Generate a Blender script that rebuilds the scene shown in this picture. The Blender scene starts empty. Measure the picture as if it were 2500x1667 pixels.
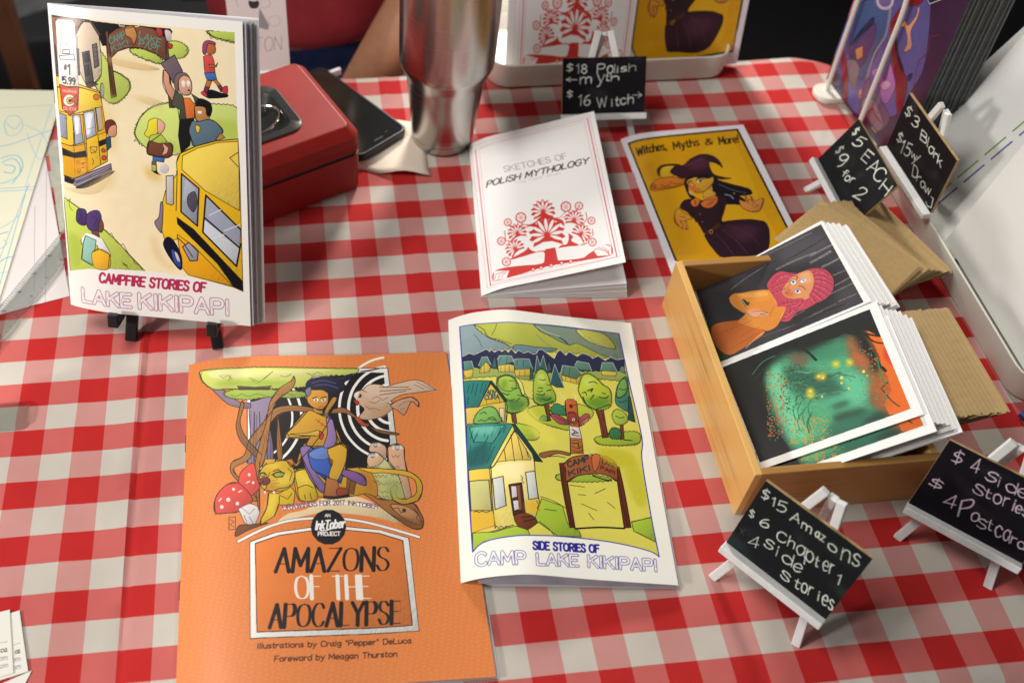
import bpy, bmesh, math, random
import numpy as np
from mathutils import Vector, Matrix
random.seed(11); rng=np.random.default_rng(5)
I=0.0254                       # everything is laid out in inches; one gingham band is one inch
scene=bpy.context.scene; COL=scene.collection
# ---------------------------------------------------------------- camera
CAM_R=np.array([[ 0.99342246,-0.1107875 , 0.0289472 ],[-0.06524008,-0.75537156,-0.65204105],[ 0.09410388, 0.64586371,-0.75763086]])
CAM_C=np.array([11.44108853,-23.88282854,30.35520275])
cd=bpy.data.cameras.new('camera'); cam=bpy.data.objects.new('camera',cd); COL.objects.link(cam)
M=Matrix([[CAM_R[0][k],-CAM_R[1][k],-CAM_R[2][k],CAM_C[k]*I] for k in range(3)]+[[0,0,0,1]])
cam.matrix_world=M
cd.sensor_width=36; cd.lens=36*2551.94/2500; cd.shift_x=(1250-1010.4)/2500; cd.shift_y=(715.8-833.5)/2500
cd.clip_start=.01; cd.clip_end=60
cd.dof.use_dof=True; cd.dof.focus_distance=0.90; cd.dof.aperture_fstop=4.5
scene.camera=cam
# ---------------------------------------------------------------- room light
wd=bpy.data.worlds.new('World'); scene.world=wd; wd.use_nodes=True
bg=wd.node_tree.nodes['Background']; bg.inputs[0].default_value=(.97,.97,1,1); bg.inputs[1].default_value=.09
def lamp(name,loc,target,size,watt,col):
    l=bpy.data.lights.new(name,'AREA'); l.shape='DISK'; l.size=size*I; l.energy=watt; l.color=col
    o=bpy.data.objects.new(name,l); COL.objects.link(o); o.location=Vector(loc)*I
    o.rotation_euler=(Vector(target)-Vector(loc)).to_track_quat('-Z','Y').to_euler()
lamp('hall_light_left',(-34,-22,26),(12,0,2),7,12.5,(1,.965,.91))
lamp('hall_light_behind_the_table',(27,46,23),(14,0,0),8,17,(1,.94,.87))
lamp('ceiling_light',(-14,2,60),(8,-2,0),26,18,(1,.96,.90))
scene.view_settings.view_transform='Standard'; scene.view_settings.look='None'; scene.view_settings.gamma=1
scene.view_settings.exposure=-0.07
def nrm(v): v=np.array(v,float); return v/np.linalg.norm(v)
class Surf:
    # four corners plus a bulge profile across the width, along the normal
    def __init__(s,BL,BR,TR,TL,bul=((0,0),(1,0))):
        s.c=[np.array(p,float) for p in (BL,BR,TR,TL)]
        s.n=nrm(np.cross(s.c[1]-s.c[0],s.c[3]-s.c[0]))
        s.bu=[b[0] for b in bul]; s.bv=[b[1] for b in bul]
        k=np.linspace(-.15,1.15,131); b=np.interp(k,s.bu,s.bv)
        for _ in range(3):
            b2=np.convolve(np.pad(b,4,'edge'),np.ones(9)/9,'valid'); b=np.where((k>.05)&(k<.97),b2,b)
        s.k=k; s.b=b
    def __call__(s,u,v,off=0.0):
        BL,BR,TR,TL=s.c
        return (BL*(1-u)+BR*u)*(1-v)+(TL*(1-u)+TR*u)*v+s.n*(np.interp(u,s.k,s.b)+off)
def fr(x,y,z,yaw,tilt,w,h):
    yaw,tilt=np.radians(yaw),np.radians(tilt)
    u=np.array([np.cos(yaw),np.sin(yaw),0]); b=np.array([-np.sin(yaw),np.cos(yaw),0])
    v=np.cos(tilt)*np.array([0,0,1])+np.sin(tilt)*b; O=np.array([x,y,z],float)
    return Surf(O,O+u*w,O+u*w+v*h,O+v*h)
SURF=dict(
 camp=Surf((2.68,1.52,1.19),(9.07,.16,.93),(9.7,4.96,10.46),(3.49,6.23,10.59),((0,0),(.06,.16),(.22,.33),(.5,.2),(1,0))),
 amaz=Surf((6.75,-12.7,.12),(15.95,-12.95,.12),(16.05,-1.05,.12),(6.8,-.78,.12),((0,0),(.1,.3),(.25,.34),(.6,.15),(1,.05))),
 side=Surf((15.27,-9.98,.15),(22.0,-10.75,.15),(23.1,-.4,.15),(16.33,.43,.15),((0,0),(.1,.45),(.3,.75),(.6,.42),(1,.12))),
 sket=Surf((17.76,1.54,.1),(23.00,1.21,1.9),(23.82,10.04,1.75),(18.55,10.18,.1),((0,0),(.15,.18),(.4,.1),(1,0))),
 witch=Surf((25.42,1.55,.1),(30.8,1.7,.7),(30.69,9.87,.7),(25.3,10.01,.1),((0,0),(.12,.22),(.35,.2),(1,0))),
 card1=Surf((25.51,.4,.95),(25.54,-3.15,.88),(30.3,-2.78,3.6),(29.99,1.11,3.6)),
 card2=Surf((25.39,-3.35,1.27),(25.29,-7.6,1.3),(29.83,-7.65,4.0),(30.18,-3.1,4.0)),
 s_amaz=fr(23.378,-10.115,1.61,-51.2,18.2,3.416,2.743),
 s_pol=fr(22.682,10.83,.989,-1.7,32.8,3.682,2.404),
 s_side=fr(29.701,-9.241,1.386,-41.7,22.6,3.5,2.6),
 s_each=fr(32.858,6.929,1.187,-90.2,26.2,3.9,2.321),
 s_blank=fr(35.66,6.88,1.74,-88.2,-3,4.0,2.8),
 bsk=fr(21.15,14.55,.35,0,13,5.55,8.5),
 bwi=fr(26.45,14.62,.35,0,13,5.55,8.5),
 page=Surf((-9.75,-.1,.12),(-.65,-1,.12),(.8,15.2,.12),(-8.3,16.1,.12)),
 page2=Surf((-8.4,.1,.05),(2.25,2.93,.05),(-.4,14.6,.05),(-11,11.8,.05)),
 print=fr(8.45,14.95,.1,-1,7,2.55,6.2),
 bc1=Surf((-1.33,-12.1,.09),(2.11,-11.42,.09),(1.74,-9.46,.09),(-1.7,-10.1,.09)),
 bc2=Surf((-.9,-12.2,.06),(2.51,-11.4,.06),(2.02,-9.5,.06),(-1.4,-10.3,.06)),
 bc3=Surf((-1.0,-14.2,.03),(1.9,-13.2,.03),(2.6,-11.37,.03),(-.7,-12.6,.03)),
 purp=fr(35.9,13.25,.3,-84,-3,6.3,9.5),
)
# postcards: width runs along y, the long side climbs; BL BR TR TL turned so that u goes with the drawing's own right

# ---------------------------------------------------------------- printed matter: flat art drawn stroke by stroke
# stroke font: glyph -> (width, "x,y x,y;..."), '~' = smooth. cap height 6, x height 4
SF={
'A':(4,"0 0 2 6 4 0;.7 2 3.3 2"),'B':(3.6,"0 0 0 6;~0 6 2.6 6 3.1 4.6 2.4 3.2 0 3.2;~0 3.2 2.9 3.1 3.6 1.6 2.9 .05 0 0"),
'C':(3.8,"~3.7 4.9 3 5.9 1.4 6 .2 4.6 0 3 .2 1.3 1.4 0 3 .1 3.8 1.1"),'D':(3.8,"0 0 0 6;~0 6 2.2 6 3.7 4.6 3.8 3 3.6 1.3 2.2 0 0 0"),
'E':(3.2,"3.2 0 0 0 0 6 3.2 6;0 3.2 2.6 3.2"),'F':(3.2,"0 0 0 6 3.2 6;0 3.2 2.6 3.2"),
'G':(4,"~3.7 5 3 5.9 1.4 6 .2 4.6 0 3 .2 1.3 1.4 0 3 .1 3.9 1.2;3.9 1.2 3.9 2.8 2.4 2.8"),
'H':(3.8,"0 0 0 6;3.8 0 3.8 6;0 3.1 3.8 3.1"),'I':(.6,".3 0 .3 6"),'J':(2.8,"~2.6 6 2.6 1.6 1.8 .1 .6 .2 0 1.4"),
'K':(3.7,"0 0 0 6;3.5 6 0 2.6;1.2 3.7 3.7 0"),'L':(3,"0 6 0 0 3 0"),'M':(4.6,"0 0 .3 6 2.3 1.6 4.3 6 4.6 0"),
'N':(3.8,"0 0 0 6 3.8 0 3.8 6"),'O':(4.4,"~2.2 6 .6 5.3 0 3 .6 .7 2.2 0 3.8 .7 4.4 3 3.8 5.3 2.2 6"),
'P':(3.5,"0 0 0 6;~0 6 2.7 6 3.5 4.6 2.7 3 0 2.9"),'R':(3.6,"0 0 0 6;~0 6 2.7 6 3.5 4.6 2.7 3.1 0 3;1.6 3 3.6 0"),
'S':(3.4,"~3.3 5 2.4 6 .8 5.9 .2 4.6 .9 3.5 2.6 2.7 3.4 1.5 2.6 .1 .9 0 0 1.2"),'T':(3.8,"0 6 3.8 6;1.9 6 1.9 0"),
'U':(3.8,"~0 6 0 1.8 .8 .2 1.9 0 3 .2 3.8 1.8 3.8 6"),'V':(4,"0 6 2 0 4 6"),'W':(5.6,"0 6 1.4 0 2.8 5 4.2 0 5.6 6"),
'X':(3.8,"0 0 3.8 6;0 6 3.8 0"),'Y':(4,"0 6 2 3 4 6;2 3 2 0"),'Z':(3.6,"0 6 3.6 6 0 0 3.6 0"),
'0':(3.2,"~1.6 6 .4 5 0 3 .4 1 1.6 0 2.8 1 3.2 3 2.8 5 1.6 6"),'1':(1.8,"0 4.8 1.3 6 1.3 0"),'2':(3.2,"~.1 4.6 .8 5.9 2.2 6 3 4.8 2.4 3;2.4 3 0 0 3.2 0"),
'3':(3.1,"~.2 5.3 1.5 6 2.8 5 2.4 3.6 1.2 3.2;~1.2 3.2 2.8 2.8 3.1 1.4 2 .1 .1 .7"),'4':(3.4,"2.6 0 2.6 6 0 1.8 3.4 1.8"),
'5':(3.1,"3 6 .5 6 .3 3.4;~.3 3.4 1.7 3.8 3 2.6 2.8 .8 1.4 0 0 .6"),'6':(3.2,"~2.7 5.8 1.2 5 .2 3 .2 1.2 1.5 0 3 .9 2.9 2.6 1.6 3.2 .3 2"),
'7':(3.2,"0 6 3.2 6 1.2 0"),'8':(3.2,"~1.6 6 .4 5 .8 3.6 2.4 2.8 3.1 1.4 1.6 0 .1 1.4 .8 2.8 2.4 3.6 2.8 5 1.6 6"),
'9':(3.1,"~2.9 4.4 1.8 3 .4 3.6 .2 5 1.5 6 2.8 5.2 2.9 3.6 2.4 1 1.4 0"),
'$':(3.2,"~3 4.8 2 5.5 .6 5 .6 3.7 2.4 2.7 2.9 1.5 1.8 .5 .1 1;1.6 6.6 1.6 -.5"),'#':(3.4,"1 0 1.5 6;2.3 0 2.8 6;0 2 3.3 2;.2 4 3.5 4"),
'&':(3.8,"~3.6 0 1.2 3.8 .8 5.2 1.7 6 2.5 5.2 1.9 4 .3 2.4 .2 .9 1.3 0 2.6 .7 3.6 2.6"),'!':(.8,".4 6 .4 2;.4 .5 .4 0"),
'.':(.8,".3 .3 .4 0"),',':(.8,".5 .5 .1 -.8"),'"':(1.4,".2 6 .1 4.6;1.1 6 1 4.6"),"'":(.6,".3 6 .2 4.6"),'/':(2.4,"0 -.6 2.4 6.2"),
'<':(4,"4 3 0 3;1.4 4.6 0 3 1.6 1.5"),'>':(4,"0 3 4 3;2.6 4.6 4 3 2.4 1.5"),'-':(2.4,"0 3 2.4 3"),' ':(1.8,""),
'a':(3,"~2.6 3.3 1.5 4 .3 3.1 0 1.6 .9 .1 1.9 .6 2.5 2.2;2.6 4.1 2.6 1 3.2 -.1"),'b':(3,"0 6 0 0;~0 2.6 1.2 4 2.6 3.4 3 1.8 2.2 .1 .8 .1 0 1"),
'c':(2.7,"~2.7 3.2 1.5 4 .2 3 0 1.6 .9 .1 2 .1 2.7 .8"),'d':(3,"3 6 3 0;~3 2.8 1.7 4 .4 3.3 0 1.7 .8 0 2 .1 3 1.3"),
'e':(2.9,"~.1 2 2.8 2.2 2.4 3.7 1.3 4 .2 3 0 1.4 1 0 2.7 .6"),'f':(2,"~2 5.8 1.2 6 .8 5 .8 0;0 3.7 1.9 3.7"),
'g':(3,"~2.8 3.2 1.6 4.1 .3 3.2 .1 1.8 1 .6 2.1 .9 2.8 2;~2.9 4 2.9 -.8 1.8 -1.9 .3 -1.3"),'h':(2.8,"0 6 0 0;~0 2.6 1.2 3.9 2.4 3.6 2.8 2.4 2.8 0"),
'i':(.6,".3 4 .3 0;.3 5.6 .3 5.2"),'j':(1.4,"~1.2 4 1.2 -1 .4 -1.8;1.2 5.6 1.2 5.2"),'k':(2.7,"0 6 0 0;2.5 4 0 1.6;1 2.4 2.7 0"),'l':(.6,".3 6 .3 0"),
'm':(4.6,"0 4 0 0;~0 2.8 1 3.9 2 3.6 2.3 2.4 2.3 0;~2.3 2.8 3.3 3.9 4.3 3.6 4.6 2.4 4.6 0"),'n':(2.8,"0 4 0 0;~0 2.6 1.2 3.9 2.4 3.6 2.8 2.4 2.8 0"),
'o':(3.1,"~1.5 4 .3 3.3 0 2 .4 .5 1.5 0 2.7 .6 3.1 2 2.7 3.4 1.5 4"),'p':(3,"0 4 0 -2;~0 2.6 1.2 4 2.6 3.4 3 1.8 2.2 .1 .8 .1 0 1"),
'r':(2,"0 4 0 0;~0 2.4 .8 3.7 2 3.9"),'s':(2.5,"~2.4 3.4 1.3 4 .2 3.2 .9 2.2 2.1 1.7 2.4 .7 1.2 0 0 .6"),'t':(2,"~.8 5.6 .8 .8 1.4 0 2 .3;0 3.9 2 3.9"),
'u':(2.8,"~0 4 0 1.4 .8 0 2 .3 2.8 1.6;2.8 4 2.8 0"),'v':(2.8,"0 4 1.4 0 2.8 4"),'w':(4.2,"0 4 1 0 2.1 3.4 3.2 0 4.2 4"),
'x':(2.7,"0 4 2.7 0;2.7 4 0 0"),'y':(2.8,"0 4 1.5 .2;~2.8 4 1.2 -1 .2 -1.9"),'z':(2.6,"0 4 2.6 4 0 0 2.6 0"),
'K2':(0,"")}

ART={
'camp':"""B 250,247,242
F 253,236,196 - 41 1934 744 1938 1404 1935 1918 1932 1916 1065 1928 247 1334 316 893 329 515 323 20 253 30 938
F 240,216,165 ~ 565 1704 716 1672 937 1656 1138 1667 1051 1689 831 1704 655 1715
F 244,222,172 ~ 810 1494 923 1507 1145 1471 1210 1440 1030 1444 865 1476
F 246,228,180 ~ 35 836 242 813 470 857 608 999 528 932 315 867
F 28,26,30 - 467 1929 742 1923 1270 1923 1291 1906 1229 1818 573 1784 545 1829
F 196,214,96 ~ 1657 1926 1918 1930 1919 1876 1733 1893 1668 1912
F 200,216,100 ~ 1241 1832 1342 1847 1439 1809 1391 1760 1257 1753
F 200,216,100 ~ 860 1779 1059 1776 1187 1710 1054 1719 901 1748
F 205,222,110 ~ 526 1755 608 1693 647 1641 733 1619 819 1583 813 1521 694 1446 604 1442 519 1492 480 1551 543 1609
F 216,232,130 ~ 939 1180 865 1233 863 1282 933 1369 1051 1431 1223 1468 1483 1479 1709 1484 1923 1464 1925 1270 1290 1150 1175 1144
L 60,60,30 8 939 1180 865 1233 863 1282 933 1369 1051 1431 1223 1468
L 60,60,30 8 647 1641 733 1619 819 1583 813 1521 694 1446 604 1442 519 1492
L 60,60,30 8 1657 1925 1689 1900 1799 1886 1919 1876
F 205,222,98 - 18 769 293 682 586 527 880 326 515 323 28 255
L 60,60,30 9 18 769 293 682 586 527 726 421 880 326
L 40,50,20 9 634 378 694 352 645 366 717 324
F 156,108,84 - 41 1932 393 1932 304 1833 246 1575 41 1563
F 226,204,178 - 392 1924 467 1926 547 1849 543 1609 384 1524 290 1632 300 1827
F 120,90,80 - 410 1928 478 1926 571 1847 544 1842 466 1919 397 1918 281 1845 271 1857
L 24,16,20 8 392 1924 301 1830
F 92,78,82 - 356 1731 434 1746 460 1556 376 1540
F 60,54,62 - 370 1722 418 1732 426 1682 378 1672
F 60,54,62 - 378 1652 417 1660 419 1601 380 1585
F 120,110,116 - 470 1784 517 1796 526 1662 479 1644
F 96,84,90 - 24 1758 57 1754 77 1574 38 1583
F 96,84,90 - 296 1753 323 1749 314 1587 284 1591
F 112,90,80 - 374 1540 458 1560 502 1545 407 1515
F 112,70,52 - 611 1873 643 1876 655 1715 686 1480 629 1465 619 1693
L 24,16,20 8 611 1873 619 1693 629 1465 686 1480 655 1715 643 1876
F 100,72,60 - 1183 1875 1239 1877 1239 1672 1275 1440 1223 1439 1206 1670
F 132,84,62 - 641 1853 717 1891 818 1917 961 1922 1093 1914 1223 1863 1212 1724 1124 1759 971 1789 838 1786 725 1759 655 1715
L 24,16,20 10 641 1853 717 1891 818 1917 961 1922 1093 1914 1223 1863
L 24,16,20 10 655 1715 725 1759 838 1786 971 1789 1124 1759 1212 1724
T 96,150,140 32 654 1798 811 1846 643 1834 CAMP
T 96,150,140 32 669 1753 840 1801 657 1785 KIKI
T 96,150,140 32 946 1853 1156 1811 964 1893 LAKE
T 96,150,140 32 943 1803 1125 1776 957 1840 PAPI
F 206,144,82 ~ 811 1900 851 1915 906 1913 929 1862 895 1804 866 1845 818 1861
L 24,16,20 8 816 1900 906 1913 929 1862 895 1804
L 230,220,210 16 743 1934 763 1912 807 1914
L 230,220,210 16 974 1942 950 1921 917 1916
F 190,60,60 ~ 1126 1916 1181 1914 1189 1875 1144 1873
F 220,200,200 ~ 1214 1909 1269 1905 1276 1860 1231 1851
F 190,60,50 ~ 1241 1832 1285 1827 1272 1804 1244 1805
F 250,204,44 - 39 1563 289 1532 509 1504 534 1403 558 1216 548 1058 329 971 186 908 32 921 16 936
F 238,178,30 - 213 1323 339 1348 329 971 186 908 32 921 38 1134 149 1125 188 1137
F 252,214,70 - 45 1495 287 1516 525 1492 532 1407 215 1337 35 1340
F 30,24,24 - 34 1105 182 1084 322 1112 329 1069 192 1049 33 1053
F 30,24,24 - 464 1182 552 1207 551 1172 467 1146
L 24,16,20 10 137 1323 200 1322 178 956
L 24,16,20 10 314 1346 317 970
L 24,16,20 10 457 1398 475 1032
L 24,16,20 10 289 1532 509 1504 534 1403 558 1216 548 1058
F 176,182,200 - 195 1327 283 1339 299 1161 203 1137
F 182,188,204 - 325 1354 442 1379 450 1223 337 1186
F 176,182,200 - 462 1395 521 1405 531 1265 476 1246
F 160,166,186 - 33 1332 124 1320 118 1165 32 1177
L 24,16,20 10 195 1327 283 1339 299 1161 203 1137 195 1327
L 24,16,20 10 325 1354 442 1379 450 1223 337 1186 325 1354
L 24,16,20 10 462 1395 521 1405 531 1265 476 1246 462 1395
L 235,238,245 16 200 1223 273 1314
L 235,238,245 16 347 1222 423 1354
F 235,185,60 - 371 1139 446 1145 437 1116 381 1097
F 222,70,44 - 239 1025 237 1020 231 1015 222 1012 213 1011 205 1012 200 1016 199 1021 201 1026 207 1031 216 1034 225 1035 233 1033 238 1030
F 222,70,44 - 535 1128 532 1122 526 1117 517 1114 508 1114 500 1116 494 1120 493 1125 495 1131 502 1136 510 1139 520 1139 528 1137 533 1133
F 222,70,44 - 541 1080 538 1073 530 1067 520 1063 508 1062 498 1065 492 1070 490 1076 493 1083 501 1089 511 1093 523 1094 533 1091 539 1086
F 222,70,44 - 250 973 247 967 240 962 231 958 221 957 212 959 206 963 204 968 208 974 215 980 224 983 234 984 243 982 249 978
F 222,120,40 - 509 1467 505 1458 496 1451 482 1446 468 1445 455 1448 447 1454 445 1462 449 1471 459 1478 472 1483 487 1484 499 1481 507 1475
F 236,210,200 - 253 1035 302 1045 308 975 254 964
F 150,140,160 - 141 903 354 973 583 1044 589 1001 234 859 156 865
L 24,16,20 11 141 903 583 1044
L 24,16,20 11 183 882 586 1016
F 24,20,24 - 47 921 180 901 137 869 41 877
F 24,20,24 ~ 179 857 583 993 568 965 315 867
F 150,150,165 ~ 531 1547 549 1556 562 1528 554 1480 533 1462 520 1499
L 24,16,20 8 531 1547 549 1556 562 1528 554 1480 533 1462 520 1499 531 1547
G 236,206,150 200 565 1704 783 1675 1003 1653 1116 1666 941 1697 721 1712
G 240,214,160 240 553 1596 621 1394 668 1187 592 1111 569 1322
G 236,206,150 200 865 1476 1032 1471 1197 1425 1030 1444
G 238,212,160 300 176 829 521 868 628 953 584 997 344 886
G 236,208,150 257 990 592 1078 433 1224 359 1074 383 970 493
G 232,200,120 214 931 1048 1051 1024 1120 965 972 965
G 176,196,70 160 553 1596 630 1477 766 1498 695 1453 583 1461
G 186,204,84 200 970 1274 1009 1205 1238 1218 1279 1164 1007 1177
G 186,204,84 200 1658 1381 1908 1381 1904 1297 1698 1286
G 176,196,74 214 49 514 175 498 152 311 49 296
L 60,70,30 8 865 1233 839 1203 874 1212 894 1185
L 60,70,30 8 882 1304 870 1317 896 1333
L 60,70,30 8 957 1378 935 1383 970 1399
L 60,70,30 8 1667 1899 1677 1883 1711 1895 1732 1880 1777 1892 1821 1876 1866 1889
L 60,70,30 8 902 1755 944 1730 967 1741 1009 1714 1043 1725 1097 1705 1142 1711
L 60,70,30 8 1407 1834 1439 1815 1416 1801 1437 1789 1391 1760
L 60,70,30 9 51 742 100 766 78 722 116 686
L 60,70,30 9 162 724 267 687
L 60,70,30 9 491 586 514 564 541 574 585 519 633 497 659 507 715 436
L 60,70,30 9 750 414 772 373 821 368 844 336
L 24,20,22 12 40 1925 387 1932 467 1928
L 90,60,50 8 97 1923 64 1881 73 1855
L 90,60,50 8 170 1922 140 1880
L 90,60,50 8 291 1918 236 1868 206 1826
L 90,60,50 8 335 1895 305 1847
L 24,20,22 10 315 1828 304 1647 384 1524 542 1602 546 1842
L 24,20,22 8 356 1731 376 1540 460 1556 434 1746 356 1731
L 24,20,22 8 470 1784 479 1644 526 1662 517 1796 470 1784
L 60,50,56 6 476 1765 528 1775
L 60,50,56 6 479 1739 525 1748
L 60,50,56 6 480 1713 526 1722
L 60,50,56 6 480 1686 528 1695
L 40,30,34 8 386 1538 481 1561
L 40,30,34 8 396 1528 492 1553
L 70,40,30 8 622 1846 621 1694 653 1485
L 70,40,30 8 633 1667 659 1493
L 70,40,30 8 1210 1863 1218 1684 1248 1497
L 70,40,30 7 716 1778 796 1802 907 1814
L 70,40,30 7 973 1811 1104 1792 1191 1763
L 70,40,30 7 693 1869 783 1899
G 236,170,30 160 495 1477 531 1389 550 1251 512 1220 503 1346
G 232,160,20 160 44 1034 175 1034 341 1065 343 978 178 962
L 24,20,22 8 43 1488 286 1510 519 1492
L 24,20,22 8 17 1132 188 1129 327 1157
L 24,20,22 8 467 1224 549 1247
L 24,20,22 12 213 1323 200 1131
L 24,20,22 8 379 1136 430 1104
L 24,20,22 8 384 1068 399 1048 385 1025
L 24,20,22 8 255 1021 306 1031
L 130,60,60 12 263 1014 289 1020
L 130,60,60 12 265 993 291 999
L 60,50,70 9 169 884 379 960 587 1029
L 60,50,70 9 207 865 402 938 588 1013
L 60,50,70 9 184 894 364 951
G 250,250,255 56 211 1309 262 1320 263 1229 223 1211
G 250,250,255 56 349 1335 411 1354 386 1240 347 1222
L 120,124,150 8 209 1196 288 1217
L 120,124,150 8 351 1251 442 1272
L 24,20,22 8 103 1299 137 1302
L 24,20,22 10 1178 1669 1165 1587 1205 1525 1269 1474
L 24,20,22 10 1233 1662 1244 1585 1312 1527
L 24,20,22 7 1210 1724 1255 1736
L 24,20,22 7 1220 1711 1266 1723
L 24,20,22 7 1230 1698 1276 1710
L 60,50,50 9 1291 1621 1326 1643 1383 1653
L 60,50,50 9 1300 1595 1310 1568 1331 1556
L 24,20,22 7 1357 1604 1381 1618 1402 1603 1389 1574 1362 1578 1357 1604
L 24,20,22 7 1411 1611 1432 1621 1451 1605 1438 1580 1416 1583 1411 1611
F 20,20,30 - 1384 1594 1384 1592 1382 1591 1380 1590 1377 1590 1375 1591 1374 1592 1373 1593 1374 1595 1375 1596 1378 1597 1380 1597 1382 1596 1384 1595
F 20,20,30 - 1436 1599 1436 1598 1434 1596 1432 1596 1429 1596 1427 1596 1426 1597 1425 1599 1426 1600 1427 1601 1430 1602 1432 1602 1434 1602 1436 1601
L 24,20,22 8 1401 1586 1413 1574 1397 1569
L 24,20,22 8 1363 1624 1388 1629
L 24,20,22 8 1415 1630 1439 1628
L 24,20,22 10 1291 1547 1320 1368
L 24,20,22 10 1454 1538 1531 1512 1477 1385
L 24,20,22 8 1373 1507 1392 1377
L 170,70,30 8 1428 1493 1432 1397
L 60,66,50 8 1317 1514 1335 1460 1342 1392
L 24,20,22 8 1514 1429 1526 1435 1550 1431
L 24,20,22 8 1492 1414 1480 1399 1496 1397
L 24,20,22 8 1500 1388 1528 1391
F 20,20,30 - 1542 1426 1541 1424 1540 1423 1537 1422 1535 1422 1533 1423 1531 1424 1531 1425 1531 1427 1533 1428 1535 1429 1538 1429 1540 1429 1541 1427
F 196,140,84 - 1650 1419 1648 1414 1643 1410 1635 1407 1627 1407 1620 1408 1615 1412 1614 1417 1616 1422 1621 1426 1629 1428 1637 1429 1644 1427 1649 1423
L 24,20,22 8 1627 1424 1643 1418 1628 1407
L 60,80,96 8 1521 1360 1540 1305 1512 1233
L 60,80,96 8 1656 1339 1687 1285
L 60,80,96 8 1450 1314 1468 1245
G 70,92,108 120 1426 1299 1466 1217 1581 1237 1697 1272 1583 1265
F 24,20,22 - 1504 1321 1504 1320 1503 1319 1502 1318 1500 1318 1499 1319 1498 1319 1498 1320 1498 1321 1499 1322 1500 1322 1502 1322 1503 1322 1504 1321
F 24,20,22 - 1518 1323 1518 1322 1517 1321 1515 1321 1514 1320 1513 1321 1512 1321 1511 1322 1512 1323 1513 1324 1514 1325 1516 1325 1517 1324 1518 1324
L 24,20,22 7 1653 1827 1662 1830
L 24,20,22 7 1685 1833 1698 1835
L 24,20,22 7 1672 1801 1694 1805
L 24,20,22 8 1597 1850 1643 1871 1709 1865 1718 1836 1714 1803 1665 1788
L 24,20,22 8 1592 1771 1602 1670 1707 1683
L 24,20,22 8 1646 1747 1656 1721 1723 1716
L 24,20,22 8 1597 1672 1617 1635 1684 1630 1721 1643
L 24,20,22 8 1622 1629 1585 1569
L 24,20,22 8 1718 1640 1772 1599
G 190,50,60 80 1600 1718 1632 1693 1699 1696 1631 1679
L 24,20,22 8 957 1255 990 1303 1004 1338 1080 1365 1115 1351
L 180,160,30 8 1020 1332 1005 1290 1025 1256
L 180,160,30 8 1067 1349 1052 1306
F 30,20,20 - 1136 1333 1135 1332 1134 1331 1132 1330 1130 1330 1128 1331 1127 1331 1127 1333 1127 1334 1129 1335 1130 1336 1132 1336 1134 1335 1135 1334
L 24,20,22 8 1146 1346 1169 1320 1145 1308
L 24,20,22 8 1130 1289 1144 1293
L 24,20,22 8 1013 1251 993 1211
L 24,20,22 8 1117 1271 1181 1222 1226 1210
L 70,40,30 8 1008 1191 1098 1182 1213 1188
L 70,40,30 8 1100 1196 1082 1124
G 90,50,36 96 993 1140 1071 1131 1186 1130 1071 1120
L 24,20,22 7 1014 1063 1011 1019
L 24,20,22 7 1060 1066 1057 1022
F 24,20,22 ~ 1002 1025 1052 1031 1074 1009 1098 999 1049 1004
L 24,20,22 7 609 1279 627 1283
L 24,20,22 7 668 1299 664 1257 649 1227
L 24,20,22 7 623 1244 647 1249
L 24,20,22 8 544 1285 563 1318 615 1330 658 1313
G 255,232,130 257 1368 1126 1578 1195 1809 1222 1803 1122 1571 1066 1566 991 1446 1046
G 236,160,20 171 1266 592 1411 519 1778 310 1527 361 1304 430
G 236,166,20 129 1127 745 1225 719 1229 606 1144 633
L 24,20,22 10 1267 1036 1253 768 1229 606
L 24,20,22 10 1060 677 1113 567
L 24,20,22 9 1566 999 1686 935 1916 823
L 24,20,22 9 1107 807 1130 777 1238 736
L 24,20,22 10 1342 329 1288 371
L 24,20,22 13 1247 678 1658 427 1827 274
L 70,74,96 13 1328 946 1429 975
L 70,74,96 13 1359 854 1378 776 1425 731
L 230,232,240 17 1326 828 1361 893 1440 960
L 40,36,50 17 1392 887 1424 897 1450 835 1428 779 1392 792 1376 839 1392 887
L 24,20,22 10 1411 857 1432 834 1410 809
G 240,242,250 69 1594 628 1743 604 1791 558 1665 567
G 110,116,140 86 1582 851 1680 825 1640 775
L 110,116,140 13 1666 584 1889 515
L 90,120,220 17 1173 521 1221 491 1254 427
L 10,10,20 13 1207 474 1237 459 1253 419
F 210,206,216 - 1245 450 1244 447 1241 444 1236 442 1231 442 1226 443 1223 445 1223 449 1224 452 1227 455 1232 456 1237 457 1241 456 1244 453
L 24,20,22 10 153 650 173 701 230 715 275 704
L 40,26,70 10 184 678 213 689 238 676 209 657
L 40,26,70 10 306 675 348 695 372 674 330 653
L 40,26,70 10 354 631 395 643 419 629
L 130,100,170 13 333 686 374 690
L 130,100,170 13 199 688 227 695
L 60,30,30 9 448 656 463 617 439 574
L 24,20,22 10 196 500 187 482 198 459
L 24,20,22 10 434 525 514 432 495 373
L 70,120,106 10 225 454 264 442 306 455
L 70,120,106 10 205 402 258 391 314 406
L 24,20,22 13 365 502 385 438
L 180,120,20 10 327 399 393 397 497 398
L 180,120,20 10 358 435 424 438 474 421
M 250,247,242 41 1934 411 1942 744 1938 1073 1937 1404 1935 1918 1932 1920 1395 1927 1066 1928 247 1625 292 1334 316 893 329 515 323 247 295 20 253 11 672 43 995 39 1277 37 1624
F 255,254,252 - 86 1899 114 1913 279 1917 297 1895 292 1517 72 1513
L 120,90,90 6 86 1899 114 1913 279 1917 297 1895 292 1517
L 90,80,80 6 153 1885 180 1900 228 1900 246 1869 220 1840 159 1839 143 1861 153 1885
L 90,80,80 6 123 1767 142 1808 206 1826 252 1810 265 1764 258 1710 115 1706 123 1767
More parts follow.
